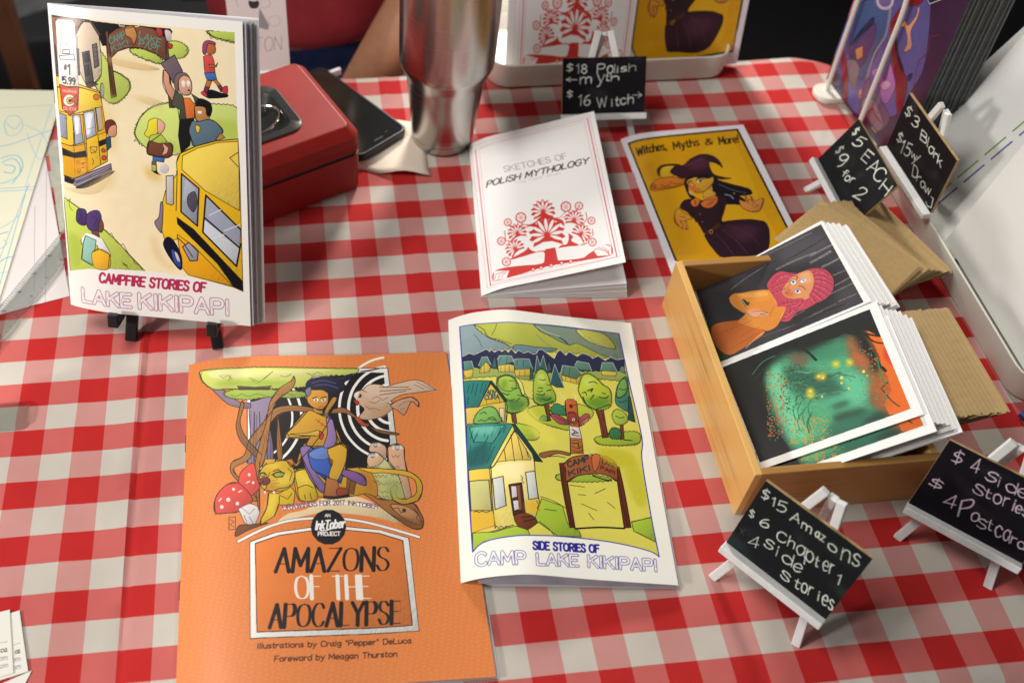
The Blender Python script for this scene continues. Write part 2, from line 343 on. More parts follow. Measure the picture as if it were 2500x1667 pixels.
L 90,80,80 12 95 1691 264 1711 274 1679 105 1671 95 1691
L 90,80,80 16 144 1732 218 1737 218 1714 140 1708 144 1732
L 90,80,80 8 163 1783 192 1765 220 1791
T 60,40,48 44 179 1581 210 1584 187 1644 1
T 60,40,48 28 139 1608 170 1610 143 1641 #
T 60,40,48 44 120 1523 254 1524 126 1564 5.99
T 60,40,48 28 105 1539 120 1538 108 1563 $
F 214,78,48 - 72 1513 180 1501 294 1514 266 1370 169 1323 87 1360
F 255,250,240 - 238 1424 230 1408 210 1394 183 1384 154 1382 128 1386 111 1397 107 1413 115 1429 136 1443 163 1453 192 1455 218 1451 234 1440
F 236,190,40 - 222 1423 217 1413 205 1404 188 1398 170 1397 154 1399 144 1406 141 1416 147 1426 159 1435 176 1440 194 1442 209 1439 219 1432
F 30,20,20 - 199 1419 197 1415 192 1411 184 1409 177 1408 170 1409 165 1412 164 1416 166 1421 172 1425 179 1427 187 1428 194 1427 198 1424
F 214,78,48 - 186 1424 268 1460 267 1398
T 250,235,225 9 103 1468 263 1473 105 1482 COLORADO
T 250,235,225 9 99 1355 249 1360 101 1373 COLLECTIVE
F 222,160,130 - 1181 1669 1233 1662 1239 1591 1307 1527 1263 1473 1206 1529 1175 1595
F 118,100,112 - 1155 1707 1300 1767 1376 1673 1272 1593 1237 1638
L 24,16,20 10 1155 1707 1300 1767 1376 1673
F 120,104,100 ~ 1286 1621 1327 1657 1406 1662 1449 1630 1425 1615 1333 1583 1318 1528 1287 1567
F 226,172,146 ~ 1330 1610 1383 1646 1449 1630 1465 1576 1442 1534 1385 1525 1331 1549
F 250,240,230 ~ 1359 1605 1380 1616 1400 1603 1389 1576 1366 1578
F 250,240,230 ~ 1414 1611 1431 1618 1449 1606 1436 1582 1417 1584
L 24,16,20 8 1330 1610 1333 1549 1385 1523 1442 1534 1465 1576 1449 1630
F 40,20,20 - 1444 1558 1442 1555 1439 1553 1434 1551 1429 1551 1425 1552 1422 1554 1421 1557 1422 1560 1426 1563 1430 1564 1435 1564 1440 1563 1443 1561
F 84,86,68 - 1291 1547 1362 1523 1372 1503 1397 1374 1320 1368 1331 1432 1245 1455
F 84,86,68 - 1454 1538 1531 1512 1494 1469 1480 1509
F 232,124,60 - 1373 1507 1440 1510 1485 1468 1477 1387 1392 1377
F 26,22,26 - 1320 1371 1477 1389 1419 1207 1319 1152 1298 1264
F 196,140,84 ~ 1481 1451 1517 1470 1595 1467 1644 1436 1624 1386 1544 1364 1488 1379
F 22,18,24 ~ 1488 1462 1513 1504 1564 1514 1648 1491 1664 1444 1637 1408 1603 1413 1589 1457 1516 1463
F 250,245,235 ~ 1514 1432 1554 1434 1547 1417 1519 1419
L 24,16,20 10 1481 1451 1490 1379 1544 1364 1624 1386
F 96,120,136 ~ 1447 1363 1521 1367 1624 1386 1703 1370 1770 1318 1697 1272 1684 1250 1465 1206 1434 1257 1415 1305
L 24,16,20 10 1447 1363 1415 1305 1434 1257 1465 1206
L 24,16,20 10 1624 1386 1703 1370 1770 1318 1697 1272
F 196,140,84 - 1745 1306 1787 1280 1731 1263 1685 1260
F 236,200,60 ~ 1483 1337 1506 1342 1530 1332 1517 1297 1494 1299
F 196,110,60 ~ 1619 1851 1676 1864 1718 1836 1714 1803 1665 1788 1622 1805
F 160,70,120 ~ 1597 1850 1643 1871 1709 1865 1719 1850 1653 1853 1628 1819 1615 1785 1588 1797
F 224,80,80 - 1592 1771 1638 1786 1682 1782 1702 1750 1707 1683 1602 1670 1600 1718
F 196,120,60 - 1645 1727 1712 1724 1738 1742 1723 1716 1655 1707
F 66,120,196 - 1597 1672 1707 1682 1721 1643 1684 1630 1617 1635
F 196,120,60 - 1622 1629 1673 1628 1648 1593 1601 1563 1585 1569
F 196,120,60 - 1684 1632 1718 1640 1772 1599 1749 1585
F 120,50,90 - 1603 1590 1648 1586 1612 1550 1578 1555
F 120,50,90 - 1727 1597 1761 1609 1793 1573 1759 1565
F 214,60,70 ~ 1561 1554 1590 1559 1627 1531 1616 1522 1561 1541
F 214,60,70 ~ 1789 1597 1828 1602 1826 1558 1803 1554 1771 1572
F 20,18,20 ~ 1624 1564 1669 1574 1759 1561 1831 1552 1814 1534 1666 1519 1616 1523
F 246,230,60 ~ 1022 1353 1080 1365 1113 1337 1095 1281 1059 1254 1001 1237 951 1255 983 1295 998 1338
F 240,180,160 ~ 1096 1357 1146 1346 1169 1320 1141 1283 1094 1270
F 190,206,90 - 1013 1251 1117 1271 1181 1222 1134 1198 1009 1198 994 1226
F 120,70,50 ~ 993 1211 1100 1203 1226 1210 1233 1154 1184 1116 1071 1120 969 1132
L 24,16,20 10 993 1211 969 1132 1071 1120 1184 1116 1233 1154 1215 1217
L 90,50,40 16 1010 1212 1116 1261
F 236,176,156 - 1129 1212 1195 1180 1175 1144 1117 1126 1149 1171
F 70,110,180 - 1025 1117 1150 1114 1136 1084 1022 1089
F 190,200,110 - 1009 1063 1055 1065 1051 1022 1011 1019
F 120,90,110 - 1013 1084 1058 1083 1054 1062 1009 1063
F 110,50,46 ~ 544 1285 563 1318 615 1330 650 1319 657 1299 610 1289 584 1253 560 1237
F 226,160,130 ~ 593 1281 657 1299 664 1257 649 1227 603 1218 570 1231
F 50,80,100 - 551 1212 598 1222 597 1154 548 1123
F 252,200,36 - 1269 1090 1313 1151 1488 1209 1696 1253 1922 1278 1929 1066 1928 247 1827 272 1342 329 1306 364 1252 575 1112 550 1061 661 1102 815 1139 896 1272 1021
F 255,222,96 - 1335 1138 1499 1197 1718 1245 1921 1263 1924 1114 1915 807 1561 920 1323 1047
L 24,16,20 12 1269 1090 1313 1151 1488 1209 1696 1253 1922 1278
L 24,16,20 12 1918 1192 1830 1152 1914 1099
F 246,176,30 - 1242 607 1412 536 1827 275 1342 329 1276 379
F 20,18,22 - 1244 728 1420 654 1931 319 1931 250 1827 274 1658 427 1247 678
F 166,172,190 - 1316 1019 1494 932 1461 677 1293 764
F 190,194,208 - 1356 987 1463 927 1357 830 1315 851
F 90,84,96 ~ 1386 887 1449 906 1469 836 1428 771 1380 800 1364 846
F 166,174,194 - 1564 891 1922 680 1909 566 1865 422 1516 638
F 214,218,228 - 1543 721 1904 549 1865 422 1516 638
L 24,16,20 30 1564 891 1922 680
L 24,16,20 30 1564 891 1516 638 1865 422 1918 582
L 24,16,20 30 1545 736 1906 552
L 24,16,20 26 1316 1019 1494 932 1461 677 1293 764 1316 1019
L 225,228,236 17 1589 756 1716 803
L 225,228,236 17 1746 661 1911 711
L 225,228,236 17 1604 596 1744 637
F 18,18,40 ~ 1134 584 1201 564 1270 478 1284 404 1261 357 1189 399 1107 484 1086 541
F 60,80,160 ~ 1171 497 1232 476 1271 404 1250 377 1190 415
F 214,208,220 ~ 1207 482 1238 468 1259 419 1228 426
F 214,210,206 - 1154 995 1231 1003 1219 814 1194 803 1140 813
L 24,16,20 13 1154 995 1231 1003 1219 814 1194 803 1140 813 1154 995
F 216,212,212 - 1193 1046 1186 1031 1171 1019 1150 1011 1127 1010 1106 1015 1093 1026 1089 1040 1095 1054 1111 1066 1132 1074 1155 1075 1175 1070 1189 1059
L 24,16,20 13 1273 1036 1241 768
F 150,130,150 ~ 1083 814 1106 792 1081 630 1061 612 1007 674 1057 717
F 170,166,184 - 1292 524 1361 559 1458 499 1446 437 1367 429
L 24,16,20 17 1292 524 1361 559 1458 499 1446 437 1367 429 1292 524
L 24,16,20 17 1240 586 1324 539
L 24,16,20 17 1324 530 1395 461
F 74,52,110 ~ 153 650 173 701 230 715 275 704 275 648 257 605 201 599 156 618
F 84,58,120 ~ 286 681 350 712 416 718 444 680 431 622 374 576 294 577 266 622
L 40,26,70 13 200 696 222 658 177 621
L 40,26,70 13 333 678 396 660 351 607
F 120,76,70 ~ 421 646 448 656 463 617 439 574 400 579
F 120,76,70 - 320 571 400 579 408 531 329 531
F 244,244,244 - 196 500 250 547 331 548 434 525 514 432 495 373 444 377 376 478 200 476
F 160,212,196 - 248 531 366 510 344 434 305 330 185 358 213 469
L 24,16,20 11 248 531 213 469 178 357 304 321
F 250,190,50 ~ 316 423 399 452 506 423 490 322 344 309 303 371
L 24,16,20 11 316 423 399 452 506 423 484 330
T 186,46,92 81 371 216 1512 217 387 281 CAMPFIRE STORIES OF
W 140,40,90 141 164 50 699 56 166 143 LAKE
W 140,40,90 141 796 55 1760 66 797 160 KIKIPAPI""",
'amaz':"""B 230,132,66
P 242,152,88
F 250,248,242 - 453 1908 1527 1895 1533 1353 1519 1153 451 1185
F 22,16,20 - 468 1774 1323 1867 1493 1857 1488 1376 1448 1189 502 1216
L 250,248,242 70 579 1846 609 1833 637 1817 664 1799 688 1778 710 1755 730 1730 746 1704 760 1676 770 1647 777 1617 781 1587 782 1557 779 1527 774 1498 765 1469 753 1442 738 1416 721 1391 702 1369 680 1348 656 1330 630 1314 603 1301 574 1290 544 1282
L 250,248,242 90 604 1909 641 1892 677 1872 710 1849 741 1822 768 1793 791 1761 811 1727 827 1691 838 1654 846 1617 849 1579 848 1541 843 1504 834 1467 821 1432 804 1399 783 1368 760 1339 733 1312 704 1288 672 1268 638 1251 603 1237 566 1226 529 1220
L 250,248,242 90 1442 1258 1401 1265 1360 1277 1322 1293 1286 1313 1253 1336 1223 1364 1197 1394 1174 1427 1157 1463 1144 1501 1135 1541 1132 1582 1134 1624 1141 1665 1153 1706 1171 1747 1193 1785 1220 1821 1251 1855 1286 1885 1325 1911 1366 1933 1409 1951 1455 1963 1501 1971
L 250,248,242 100 1455 1318 1420 1324 1387 1333 1355 1346 1326 1363 1298 1383 1274 1405 1252 1430 1234 1458 1220 1488 1209 1519 1203 1552 1200 1586 1202 1620 1208 1654 1219 1688 1233 1721 1251 1752 1274 1781 1299 1808 1328 1833 1359 1854 1393 1872 1429 1886 1466 1896 1503 1902
L 250,248,242 110 1467 1378 1440 1383 1414 1390 1389 1401 1366 1414 1345 1429 1325 1447 1309 1467 1295 1489 1283 1512 1275 1537 1270 1563 1269 1589 1270 1616 1275 1643 1283 1669 1295 1694 1309 1719 1327 1741 1347 1762 1369 1781 1394 1798 1420 1811 1448 1822 1476 1830 1506 1834
L 250,248,242 110 1480 1439 1461 1443 1442 1448 1424 1456 1407 1465 1391 1477 1377 1490 1365 1504 1355 1520 1347 1537 1342 1555 1338 1573 1337 1592 1338 1612 1342 1631 1348 1650 1357 1668 1367 1685 1380 1702 1394 1717 1410 1730 1428 1742 1447 1751 1467 1759 1487 1765 1508 1768
L 250,248,242 110 1492 1497 1480 1499 1467 1503 1456 1507 1445 1514 1435 1521 1426 1529 1419 1539 1412 1549 1407 1560 1404 1571 1401 1583 1401 1595 1402 1608 1404 1620 1408 1632 1414 1643 1420 1655 1428 1665 1438 1674 1448 1683 1459 1690 1471 1696 1484 1701 1497 1705 1510 1707
F 200,90,80 - 1313 1872 1497 1896 1373 1870
L 24,16,20 14 453 1636 451 1252
L 24,16,20 14 1285 1896 1527 1891 1533 1353
F 150,136,160 ~ 467 1645 525 1679 642 1704 660 1639 591 1559 615 1347 632 1262 465 1243 475 1439
F 126,112,140 ~ 600 1523 634 1381 632 1262 595 1263
L 60,50,70 14 505 1597 502 1266
L 60,50,70 14 543 1596 548 1264
L 60,50,70 14 580 1505 595 1263
F 150,130,150 ~ 182 1799 272 1769 390 1676 467 1663 467 1626 332 1653 243 1725
F 212,220,110 ~ 99 1899 108 1931 310 1919 607 1915 1004 1902 1285 1892 1241 1855 1051 1849 941 1841 898 1775 760 1767 643 1760 507 1754 331 1773 203 1782 121 1848
F 236,234,150 ~ 169 1910 409 1906 805 1895 1103 1887 803 1843 409 1843 211 1861
F 168,190,80 ~ 282 1740 370 1761 604 1751 876 1728 875 1700 758 1692 642 1704 467 1690 341 1707
L 60,80,30 11 99 1899 108 1931 310 1919 607 1915 1004 1902 1285 1892
L 60,80,30 11 99 1899 121 1848 203 1782 331 1773 507 1754 643 1764
L 60,80,30 11 468 1840 546 1809 646 1883
L 60,80,30 11 250 1875 330 1868 311 1831
F 70,50,60 - 380 1788 507 1773 634 1779 604 1751 390 1760
F 168,116,64 ~ 345 1275 428 1312 466 1413 542 1498 600 1558 659 1621 775 1637 891 1626 948 1606 946 1579 793 1600 677 1575 599 1487 522 1385 465 1285 354 1232 382 1181 464 1119 518 1028 482 1029 410 1122 336 1209
F 150,104,60 ~ 381 1568 409 1675 428 1647 400 1531 447 1423 558 1306 521 1291 409 1399 371 1497
F 176,120,60 ~ 622 1667 692 1759 782 1814 803 1847 813 1804 779 1748 680 1684 640 1612 618 1504 597 1382 567 1264 529 1182 535 948 518 1036 502 1216 541 1384 590 1523
F 168,110,50 ~ 677 1557 692 1432 702 1294 669 1269 663 1398
F 150,100,60 ~ 1084 1604 1172 1611 1273 1536 1363 1470 1542 1428 1541 1414 1417 1432 1308 1498 1179 1574 1072 1577
L 24,16,20 11 345 1275 428 1312 466 1413 542 1498 600 1558 659 1621 775 1637 891 1626
L 24,16,20 11 354 1232 382 1181 464 1119 518 1028
L 24,16,20 11 622 1667 692 1759 782 1814 803 1847 813 1804 779 1748 680 1684
L 24,16,20 11 539 1265 535 948
L 24,16,20 11 381 1568 409 1675 428 1647 400 1531 447 1423 558 1306
L 70,56,90 8 482 1610 473 1446 480 1258
L 70,56,90 8 502 1594 497 1430 495 1257
L 70,56,90 8 522 1578 516 1444 511 1342
L 70,56,90 8 584 1442 598 1368 589 1297
L 70,56,90 8 608 1470 622 1368 611 1253
L 120,70,40 9 561 1501 594 1576 644 1651 711 1704
L 120,70,40 9 626 1575 708 1611 821 1616 918 1606
L 120,70,40 9 641 1537 723 1588 837 1599 917 1591
L 120,70,40 9 457 1374 497 1445 585 1516
L 120,70,40 9 552 1472 575 1412 558 1326 541 1242
L 120,70,40 9 592 1471 607 1412 582 1325 565 1241
L 120,70,40 9 674 1559 677 1425 698 1294
L 120,70,40 9 385 1539 410 1434 449 1374 527 1320
F 228,84,70 ~ 390 1115 401 1196 465 1251 502 1249 524 1149 537 1099 464 1046 410 1065
F 224,76,66 ~ 230 969 228 1056 300 1129 382 1140 464 1070 482 1014 392 963 320 960
L 24,16,20 14 230 969 228 1056 300 1129 382 1140
L 24,16,20 14 230 961 392 963 482 1014
F 246,224,214 - 334 1038 333 1033 329 1029 323 1027 316 1027 311 1030 306 1035 305 1040 306 1046 310 1050 316 1052 323 1052 328 1049 332 1044
F 246,224,214 - 287 998 286 994 283 990 278 988 272 989 267 991 263 996 262 1001 263 1005 267 1009 272 1010 277 1010 283 1007 286 1003
F 246,224,214 - 366 1100 365 1096 362 1093 358 1091 353 1092 348 1094 345 1097 344 1102 345 1106 348 1109 353 1111 358 1110 362 1108 365 1105
F 246,224,214 - 395 1010 394 1006 391 1002 386 1000 380 1000 375 1003 372 1007 370 1012 371 1017 375 1020 380 1022 386 1022 391 1019 394 1015
F 246,224,214 - 476 1184 475 1180 472 1176 467 1175 462 1175 458 1177 455 1181 454 1185 455 1189 458 1193 462 1194 467 1194 472 1192 475 1188
F 246,224,214 - 501 1133 500 1130 497 1127 494 1126 490 1126 486 1128 484 1131 483 1134 484 1138 486 1141 490 1142 494 1142 498 1140 500 1137
F 226,222,220 - 388 979 464 1006 518 988 535 948 499 872 437 891 410 939
L 90,80,80 11 388 979 464 1006 518 988 535 948 499 872 437 891 410 939 388 979
F 120,70,30 ~ 370 818 392 878 463 881 552 885 587 884 463 851
F 240,216,170 ~ 658 882 722 934 858 962 980 1027 1172 1034 1297 997 1417 921 1536 845 1306 901 1037 934 856 923
F 170,110,50 ~ 1216 1114 1354 1011 1454 999 1590 978 1645 911 1661 863 1641 817 1569 824 1443 904 1317 1004 1230 1064
F 196,140,90 ~ 1441 967 1550 955 1626 904 1635 841 1523 885
L 24,16,20 14 1354 1011 1590 978 1645 911 1661 863 1641 817 1569 824 1443 904
F 206,206,140 ~ 1304 1161 1305 1262 1337 1299 1384 1302 1454 1239 1519 1153 1571 1117 1577 1019 1445 999 1365 1027 1327 1110
F 222,180,150 ~ 1329 1313 1342 1356 1391 1367 1446 1343 1451 1300 1437 1257 1384 1302
F 226,176,140 ~ 1460 1256 1464 1334 1534 1356 1583 1329 1578 1252 1584 1150 1595 1018 1555 995 1519 1153
F 230,190,150 ~ 1305 1262 1337 1304 1389 1300 1427 1257 1376 1217 1318 1211
L 24,16,20 14 1304 1161 1305 1262 1337 1299 1384 1302 1454 1239 1519 1153
L 24,16,20 14 1460 1256 1464 1334 1534 1356 1583 1329 1578 1252 1594 1150
F 20,16,20 - 1395 1354 1392 1346 1386 1340 1378 1337 1370 1338 1362 1341 1358 1347 1357 1355 1359 1362 1365 1368 1373 1371 1382 1371 1389 1368 1394 1361
F 20,16,20 - 1556 1332 1552 1323 1545 1316 1536 1312 1525 1313 1517 1317 1511 1325 1510 1334 1513 1343 1521 1350 1530 1353 1540 1353 1549 1349 1555 1341
F 20,16,20 - 1370 1285 1367 1277 1361 1271 1352 1268 1343 1268 1335 1272 1330 1279 1329 1287 1332 1295 1338 1301 1347 1305 1356 1304 1364 1300 1369 1294
L 90,90,50 9 1351 1159 1363 1142 1379 1158 1391 1141 1407 1157 1424 1140 1444 1155
L 90,90,50 9 1364 1109 1376 1092 1392 1108 1409 1090 1429 1106 1446 1089 1466 1105
L 90,90,50 9 1378 1059 1394 1042 1414 1057 1431 1041 1451 1056 1468 1039 1498 1054
F 214,160,36 ~ 785 1190 866 1215 995 1212 1175 1208 1295 1204 1356 1112 1352 1024 1280 1044 1180 1030 1022 1017 925 1037 807 1014
G 190,120,40 292 1233 1179 1332 1166 1356 1059 1281 1053
F 226,190,44 ~ 785 1190 835 1207 875 1197 902 1152 928 1081 937 1028 885 1008 827 1014 804 1040 801 1093
G 240,214,80 195 805 1181 864 1179 891 1125 831 1118
L 24,16,20 13 785 1190 835 1207 875 1197 902 1152 928 1081
L 24,16,20 11 806 1092 860 1109 909 1090
L 24,16,20 11 808 1040 811 1019
L 24,16,20 11 848 1048 852 1022
L 24,16,20 11 887 1056 895 1021
F 224,186,40 - 595 1065 673 1061 752 1102 782 1067 769 990 682 990 663 993 636 926 544 877 543 909 584 978
G 240,212,80 195 605 1046 653 1044 622 943 583 927
L 24,16,20 14 599 1063 584 978 543 909 538 879
L 24,16,20 12 672 1044 667 992 636 926
L 24,16,20 10 673 1052 730 1025 760 1059
F 216,176,36 ~ 539 1197 557 1226 589 1256 649 1263 709 1269 743 1256 776 1217 786 1172 767 1115 724 1084 673 1075 605 1080 557 1097 540 1135
F 222,170,60 - 555 1230 580 1280 651 1280 644 1256 589 1247
F 206,120,50 - 727 1272 769 1277 784 1251 759 1221 738 1252
G 236,206,80 243 636 1158 756 1191 763 1129 684 1104
G 200,130,40 195 587 1133 664 1096 605 1089
G 240,210,90 146 589 1240 688 1246 638 1220
F 120,60,54 ~ 538 1149 570 1167 605 1155 610 1134 586 1117 549 1122
F 70,30,30 - 571 1135 570 1132 568 1130 565 1129 561 1129 558 1130 556 1133 555 1136 556 1139 559 1141 562 1143 565 1142 568 1141 570 1138
F 164,176,70 ~ 633 1179 669 1193 708 1185 698 1169 650 1163
F 176,186,80 ~ 542 1184 564 1190 576 1176 554 1171
L 24,16,20 19 623 1178 665 1196 712 1188
L 24,16,20 17 539 1191 568 1196 588 1177
L 24,16,20 15 635 1201 667 1212 698 1192
L 24,16,20 15 633 1179 650 1161 701 1165
L 24,16,20 11 608 1194 597 1168 578 1165
L 24,16,20 13 566 1080 615 1073 674 1092 733 1098 755 1115
L 24,16,20 11 586 1117 584 1098 566 1083
L 24,16,20 13 539 1197 557 1226 589 1256
L 24,16,20 13 651 1263 709 1269 743 1256 776 1217 786 1172 767 1115
L 24,16,20 10 737 1218 767 1190 746 1138
F 250,246,230 - 564 1080 574 1059 582 1077
F 250,246,230 - 623 1074 640 1055 644 1077
L 150,90,40 8 626 1141 666 1149
L 150,90,40 8 635 1123 675 1126
F 134,104,168 ~ 833 1329 862 1352 889 1351 890 1260 924 1187 988 1097 968 1059 901 1132 856 1230
L 24,16,20 12 833 1329 856 1230 901 1132 968 1059 988 1097
L 90,60,130 15 861 1315 876 1224 958 1089
L 90,60,130 15 880 1306 905 1196 974 1106
F 70,112,200 - 891 1318 1026 1349 1031 1266 1007 1158 996 1137 917 1212 894 1260
G 140,170,226 195 911 1314 1013 1340 1011 1303 919 1286
F 26,66,170 - 917 1212 1026 1228 996 1137 963 1168
F 26,66,170 - 1080 1139 1118 1148 1108 1111 1083 1121
L 24,16,20 12 891 1318 894 1260 917 1212 996 1137
L 40,70,160 12 915 1214 966 1222 1028 1229
F 128,84,160 ~ 1125 1209 1194 1189 1271 1160 1287 1114 1255 1098 1228 1125 1170 1145 1116 1164
L 24,16,20 11 1125 1209 1194 1189 1271 1160 1287 1114
L 90,50,120 12 1133 1182 1211 1162 1258 1124
F 20,16,36 - 1264 1129 1289 1114 1286 1088 1252 1107
F 134,84,40 - 1155 1154 1220 1143 1191 1047 1138 1049
L 24,16,20 12 1190 1144 1166 1048
F 226,176,52 ~ 1026 1345 1086 1364 1138 1374 1172 1345 1162 1272 1135 1182 1092 1144 1023 1156 1048 1229 1030 1284
G 244,206,100 146 1043 1330 1126 1356 1132 1300 1060 1283
G 190,130,50 146 1040 1284 1078 1246 1062 1175 1033 1184
G 220,90,60 88 1107 1367 1171 1354 1159 1308 1125 1337
L 24,16,20 14 1026 1345 1086 1364 1138 1374 1172 1345 1162 1272 1135 1182 1092 1144
L 24,16,20 12 1082 1310 1040 1284 1048 1229 1023 1156
L 150,90,40 10 1041 1302 1083 1320 1092 1310
F 206,130,60 - 989 1088 1023 1158 1086 1137 1076 1086 1146 1070 1157 1040 1081 1026 984 1034
G 190,70,40 117 1066 1086 1144 1075 1151 1040 1073 1042
G 226,160,80 117 1020 1140 1060 1139 1035 1061 995 1062
L 24,16,20 12 989 1088 1023 1158 1086 1137 1076 1086 1146 1070 1157 1040
L 20,14,16 29 980 1032 1061 1022 1159 1033
L 20,14,16 15 1058 1139 1081 1128
L 20,14,16 15 1055 1121 1080 1112
L 20,14,16 15 1052 1104 1077 1094
L 20,14,16 12 1070 1144 1058 1077
F 220,166,52 ~ 869 1586 918 1596 966 1584 1013 1560 1031 1522 1033 1462 995 1404 969 1360 874 1369 905 1427 935 1464 880 1487 835 1548
F 222,168,54 ~ 870 1587 835 1548 768 1482 738 1453 734 1429 753 1413 828 1410 948 1415 983 1433 959 1463 878 1458 799 1458 864 1495 931 1539 917 1585
G 242,204,92 99 834 1533 884 1578 916 1570 849 1510 791 1474
G 236,190,80 91 782 1445 878 1450 926 1442 829 1425
G 226,110,60 84 735 1446 759 1453 765 1423 742 1420
G 190,130,50 114 881 1510 930 1524 943 1464 896 1480
F 22,16,20 - 812 1462 869 1500 883 1480 899 1460
L 24,16,20 11 870 1587 835 1548 768 1482 738 1453 734 1429 753 1413 828 1410 908 1411
L 24,16,20 10 799 1458 878 1458 951 1464
L 24,16,20 10 799 1458 873 1501 931 1541
L 24,16,20 9 908 1411 874 1369
F 196,160,190 - 1003 1582 1021 1530 1036 1462 1005 1403 957 1352 984 1348 1053 1432 1054 1507 1029 1560
F 150,122,186 ~ 1021 1577 1054 1560 1093 1491 1073 1431 1042 1366 968 1344 1020 1410 1043 1462
L 24,16,20 9 1003 1582 1029 1560 1053 1552 1093 1491 1073 1431 1081 1372
L 24,16,20 9 1003 1582 1021 1530 1036 1462 1005 1403 957 1352
L 110,80,150 9 1066 1506 1049 1432 1025 1374
F 216,160,50 - 1089 1491 1117 1423 1129 1379 1080 1365 1081 1431
F 196,130,50 - 875 1381 953 1368 976 1351 944 1343 871 1367
L 24,16,20 8 875 1381 953 1368 976 1351
L 190,50,40 13 953 1539 986 1515 1016 1485
L 190,50,40 10 962 1523 973 1541
L 190,50,40 10 978 1511 990 1527
L 190,50,40 10 995 1496 1007 1512
F 190,76,50 ~ 974 1441 989 1458 1007 1440 1002 1406 984 1401 969 1422
F 220,166,52 ~ 942 1456 967 1466 984 1448 974 1422 945 1425
L 24,16,20 8 958 1449 979 1445
L 24,16,20 8 957 1437 976 1433
F 220,166,52 - 932 1615 1004 1605 1006 1574 950 1587
G 180,120,50 76 935 1611 999 1599 990 1587
F 218,158,56 ~ 1016 1575 1032 1606 1085 1659 1092 1650 1065 1605 1038 1570
L 24,16,20 9 1016 1575 1032 1606 1085 1659
L 20,16,16 11 1085 1659 1073 1605 1026 1507 955 1397 823 1284
F 222,166,60 ~ 893 1695 905 1729 958 1739 1031 1734 1057 1706 1050 1655 1018 1617 993 1599 958 1610 919 1643 902 1667
G 206,100,40 99 921 1662 962 1664 969 1638 936 1638
G 206,90,40 91 1012 1668 1046 1671 1034 1637 1010 1645
G 150,70,50 76 923 1690 972 1694 971 1677 930 1674
G 150,70,50 76 997 1690 1042 1699 1042 1678 1001 1679
F 240,226,216 - 931 1668 952 1683 976 1669 954 1658
F 240,226,216 - 1000 1670 1023 1685 1037 1672 1018 1662
L 20,16,20 19 958 1681 958 1661
L 20,16,20 19 1019 1685 1016 1665
L 24,16,20 13 928 1673 952 1686 977 1672
L 24,16,20 13 999 1671 1021 1688 1042 1675
L 24,16,20 15 926 1691 953 1699 982 1689
L 24,16,20 15 1000 1690 1025 1702 1046 1699
L 150,80,40 9 987 1668 982 1647 998 1640
F 120,40,50 ~ 975 1625 995 1631 1014 1625 994 1616
L 24,16,20 10 893 1695 902 1667 919 1643 958 1610 993 1599 1018 1617 1050 1655 1057 1706
F 216,160,60 ~ 884 1697 897 1701 902 1670 889 1673
L 24,16,20 8 884 1697 889 1673 902 1668
F 230,220,200 - 913 1650 913 1648 911 1647 910 1646 908 1646 906 1647 905 1648 905 1650 906 1651 907 1653 908 1653 910 1653 912 1653 913 1651
F 112,112,140 ~ 884 1749 928 1759 935 1734 897 1696
F 28,24,52 ~ 885 1755 929 1810 997 1835 1060 1826 1090 1856 1103 1823 1128 1857 1143 1823 1199 1846 1254 1859 1239 1822 1186 1793 1195 1759 1156 1724 1105 1709 1061 1725 1033 1746 990 1726 932 1743
L 110,116,176 11 936 1779 995 1803 1061 1794
L 130,136,196 11 992 1747 1058 1754 1142 1768
L 110,116,176 11 1057 1730 1107 1737 1168 1776
L 90,96,156 11 959 1755 1027 1778 1129 1808
L 70,74,130 11 1029 1810 1113 1817 1197 1831
L 60,60,110 11 1089 1722 1140 1736 1178 1759
F 214,160,80 - 1108 1684 1107 1679 1103 1675 1098 1673 1093 1673 1089 1675 1086 1679 1085 1684 1086 1689 1090 1692 1095 1694 1100 1694 1104 1692 1107 1688
L 50,30,20 11 1082 1671 1097 1659
L 24,16,20 15 778 1262 799 1244 814 1270
F 206,140,50 ~ 811 1280 842 1352 884 1389 872 1352 840 1306 823 1252 797 1230 775 1244 788 1253 799 1245
F 226,176,50 ~ 1243 1209 1448 1193 1596 1171 1673 1113 1678 1047 1637 984 1533 968 1463 999 1452 1064 1493 1091 1504 1070 1487 1046 1501 1009 1556 999 1624 1025 1640 1073 1610 1132 1427 1169 1333 1172
L 24,16,20 14 1243 1209 1448 1193 1596 1171 1673 1113 1678 1047 1637 984 1533 968 1463 999 1452 1064
F 130,80,40 - 1183 1165 1230 1163 1191 1041 1155 1050
F 140,112,170 ~ 830 1343 887 1359 923 1323 926 1205 994 1104 963 1060 896 1172 854 1257
F 60,100,190 ~ 895 1324 1029 1364 1032 1270 1048 1219 1118 1167 1097 1126 989 1170 916 1205 892 1264
F 110,140,210 ~ 894 1315 1029 1356 1033 1278 929 1272
F 130,90,150 ~ 1121 1200 1222 1180 1282 1128 1279 1095 1216 1114 1110 1175
F 220,170,50 ~ 1032 1338 1124 1369 1169 1335 1153 1250 1109 1167 1069 1126 1025 1161 1059 1252 1038 1278
L 24,16,20 14 1032 1338 1124 1369 1169 1335 1153 1250 1109 1167
F 176,110,60 - 1006 1153 1083 1134 1094 1085 1147 1067 1155 1042 1080 1032 980 1039
F 150,70,40 ~ 1075 1077 1130 1084 1157 1050 1081 1036
L 24,16,20 18 980 1033 1080 1027 1156 1041
L 24,16,20 14 1006 1153 980 1039
F 222,166,52 ~ 889 1589 928 1598 985 1569 1061 1550 1093 1468 1096 1372 1029 1356 962 1357 878 1367 900 1428 748 1414 738 1449 819 1518
F 236,190,70 ~ 758 1440 882 1446 969 1462 967 1427 900 1428
F 160,130,186 ~ 1032 1550 1079 1531 1096 1442 1081 1363 1000 1348 1034 1443
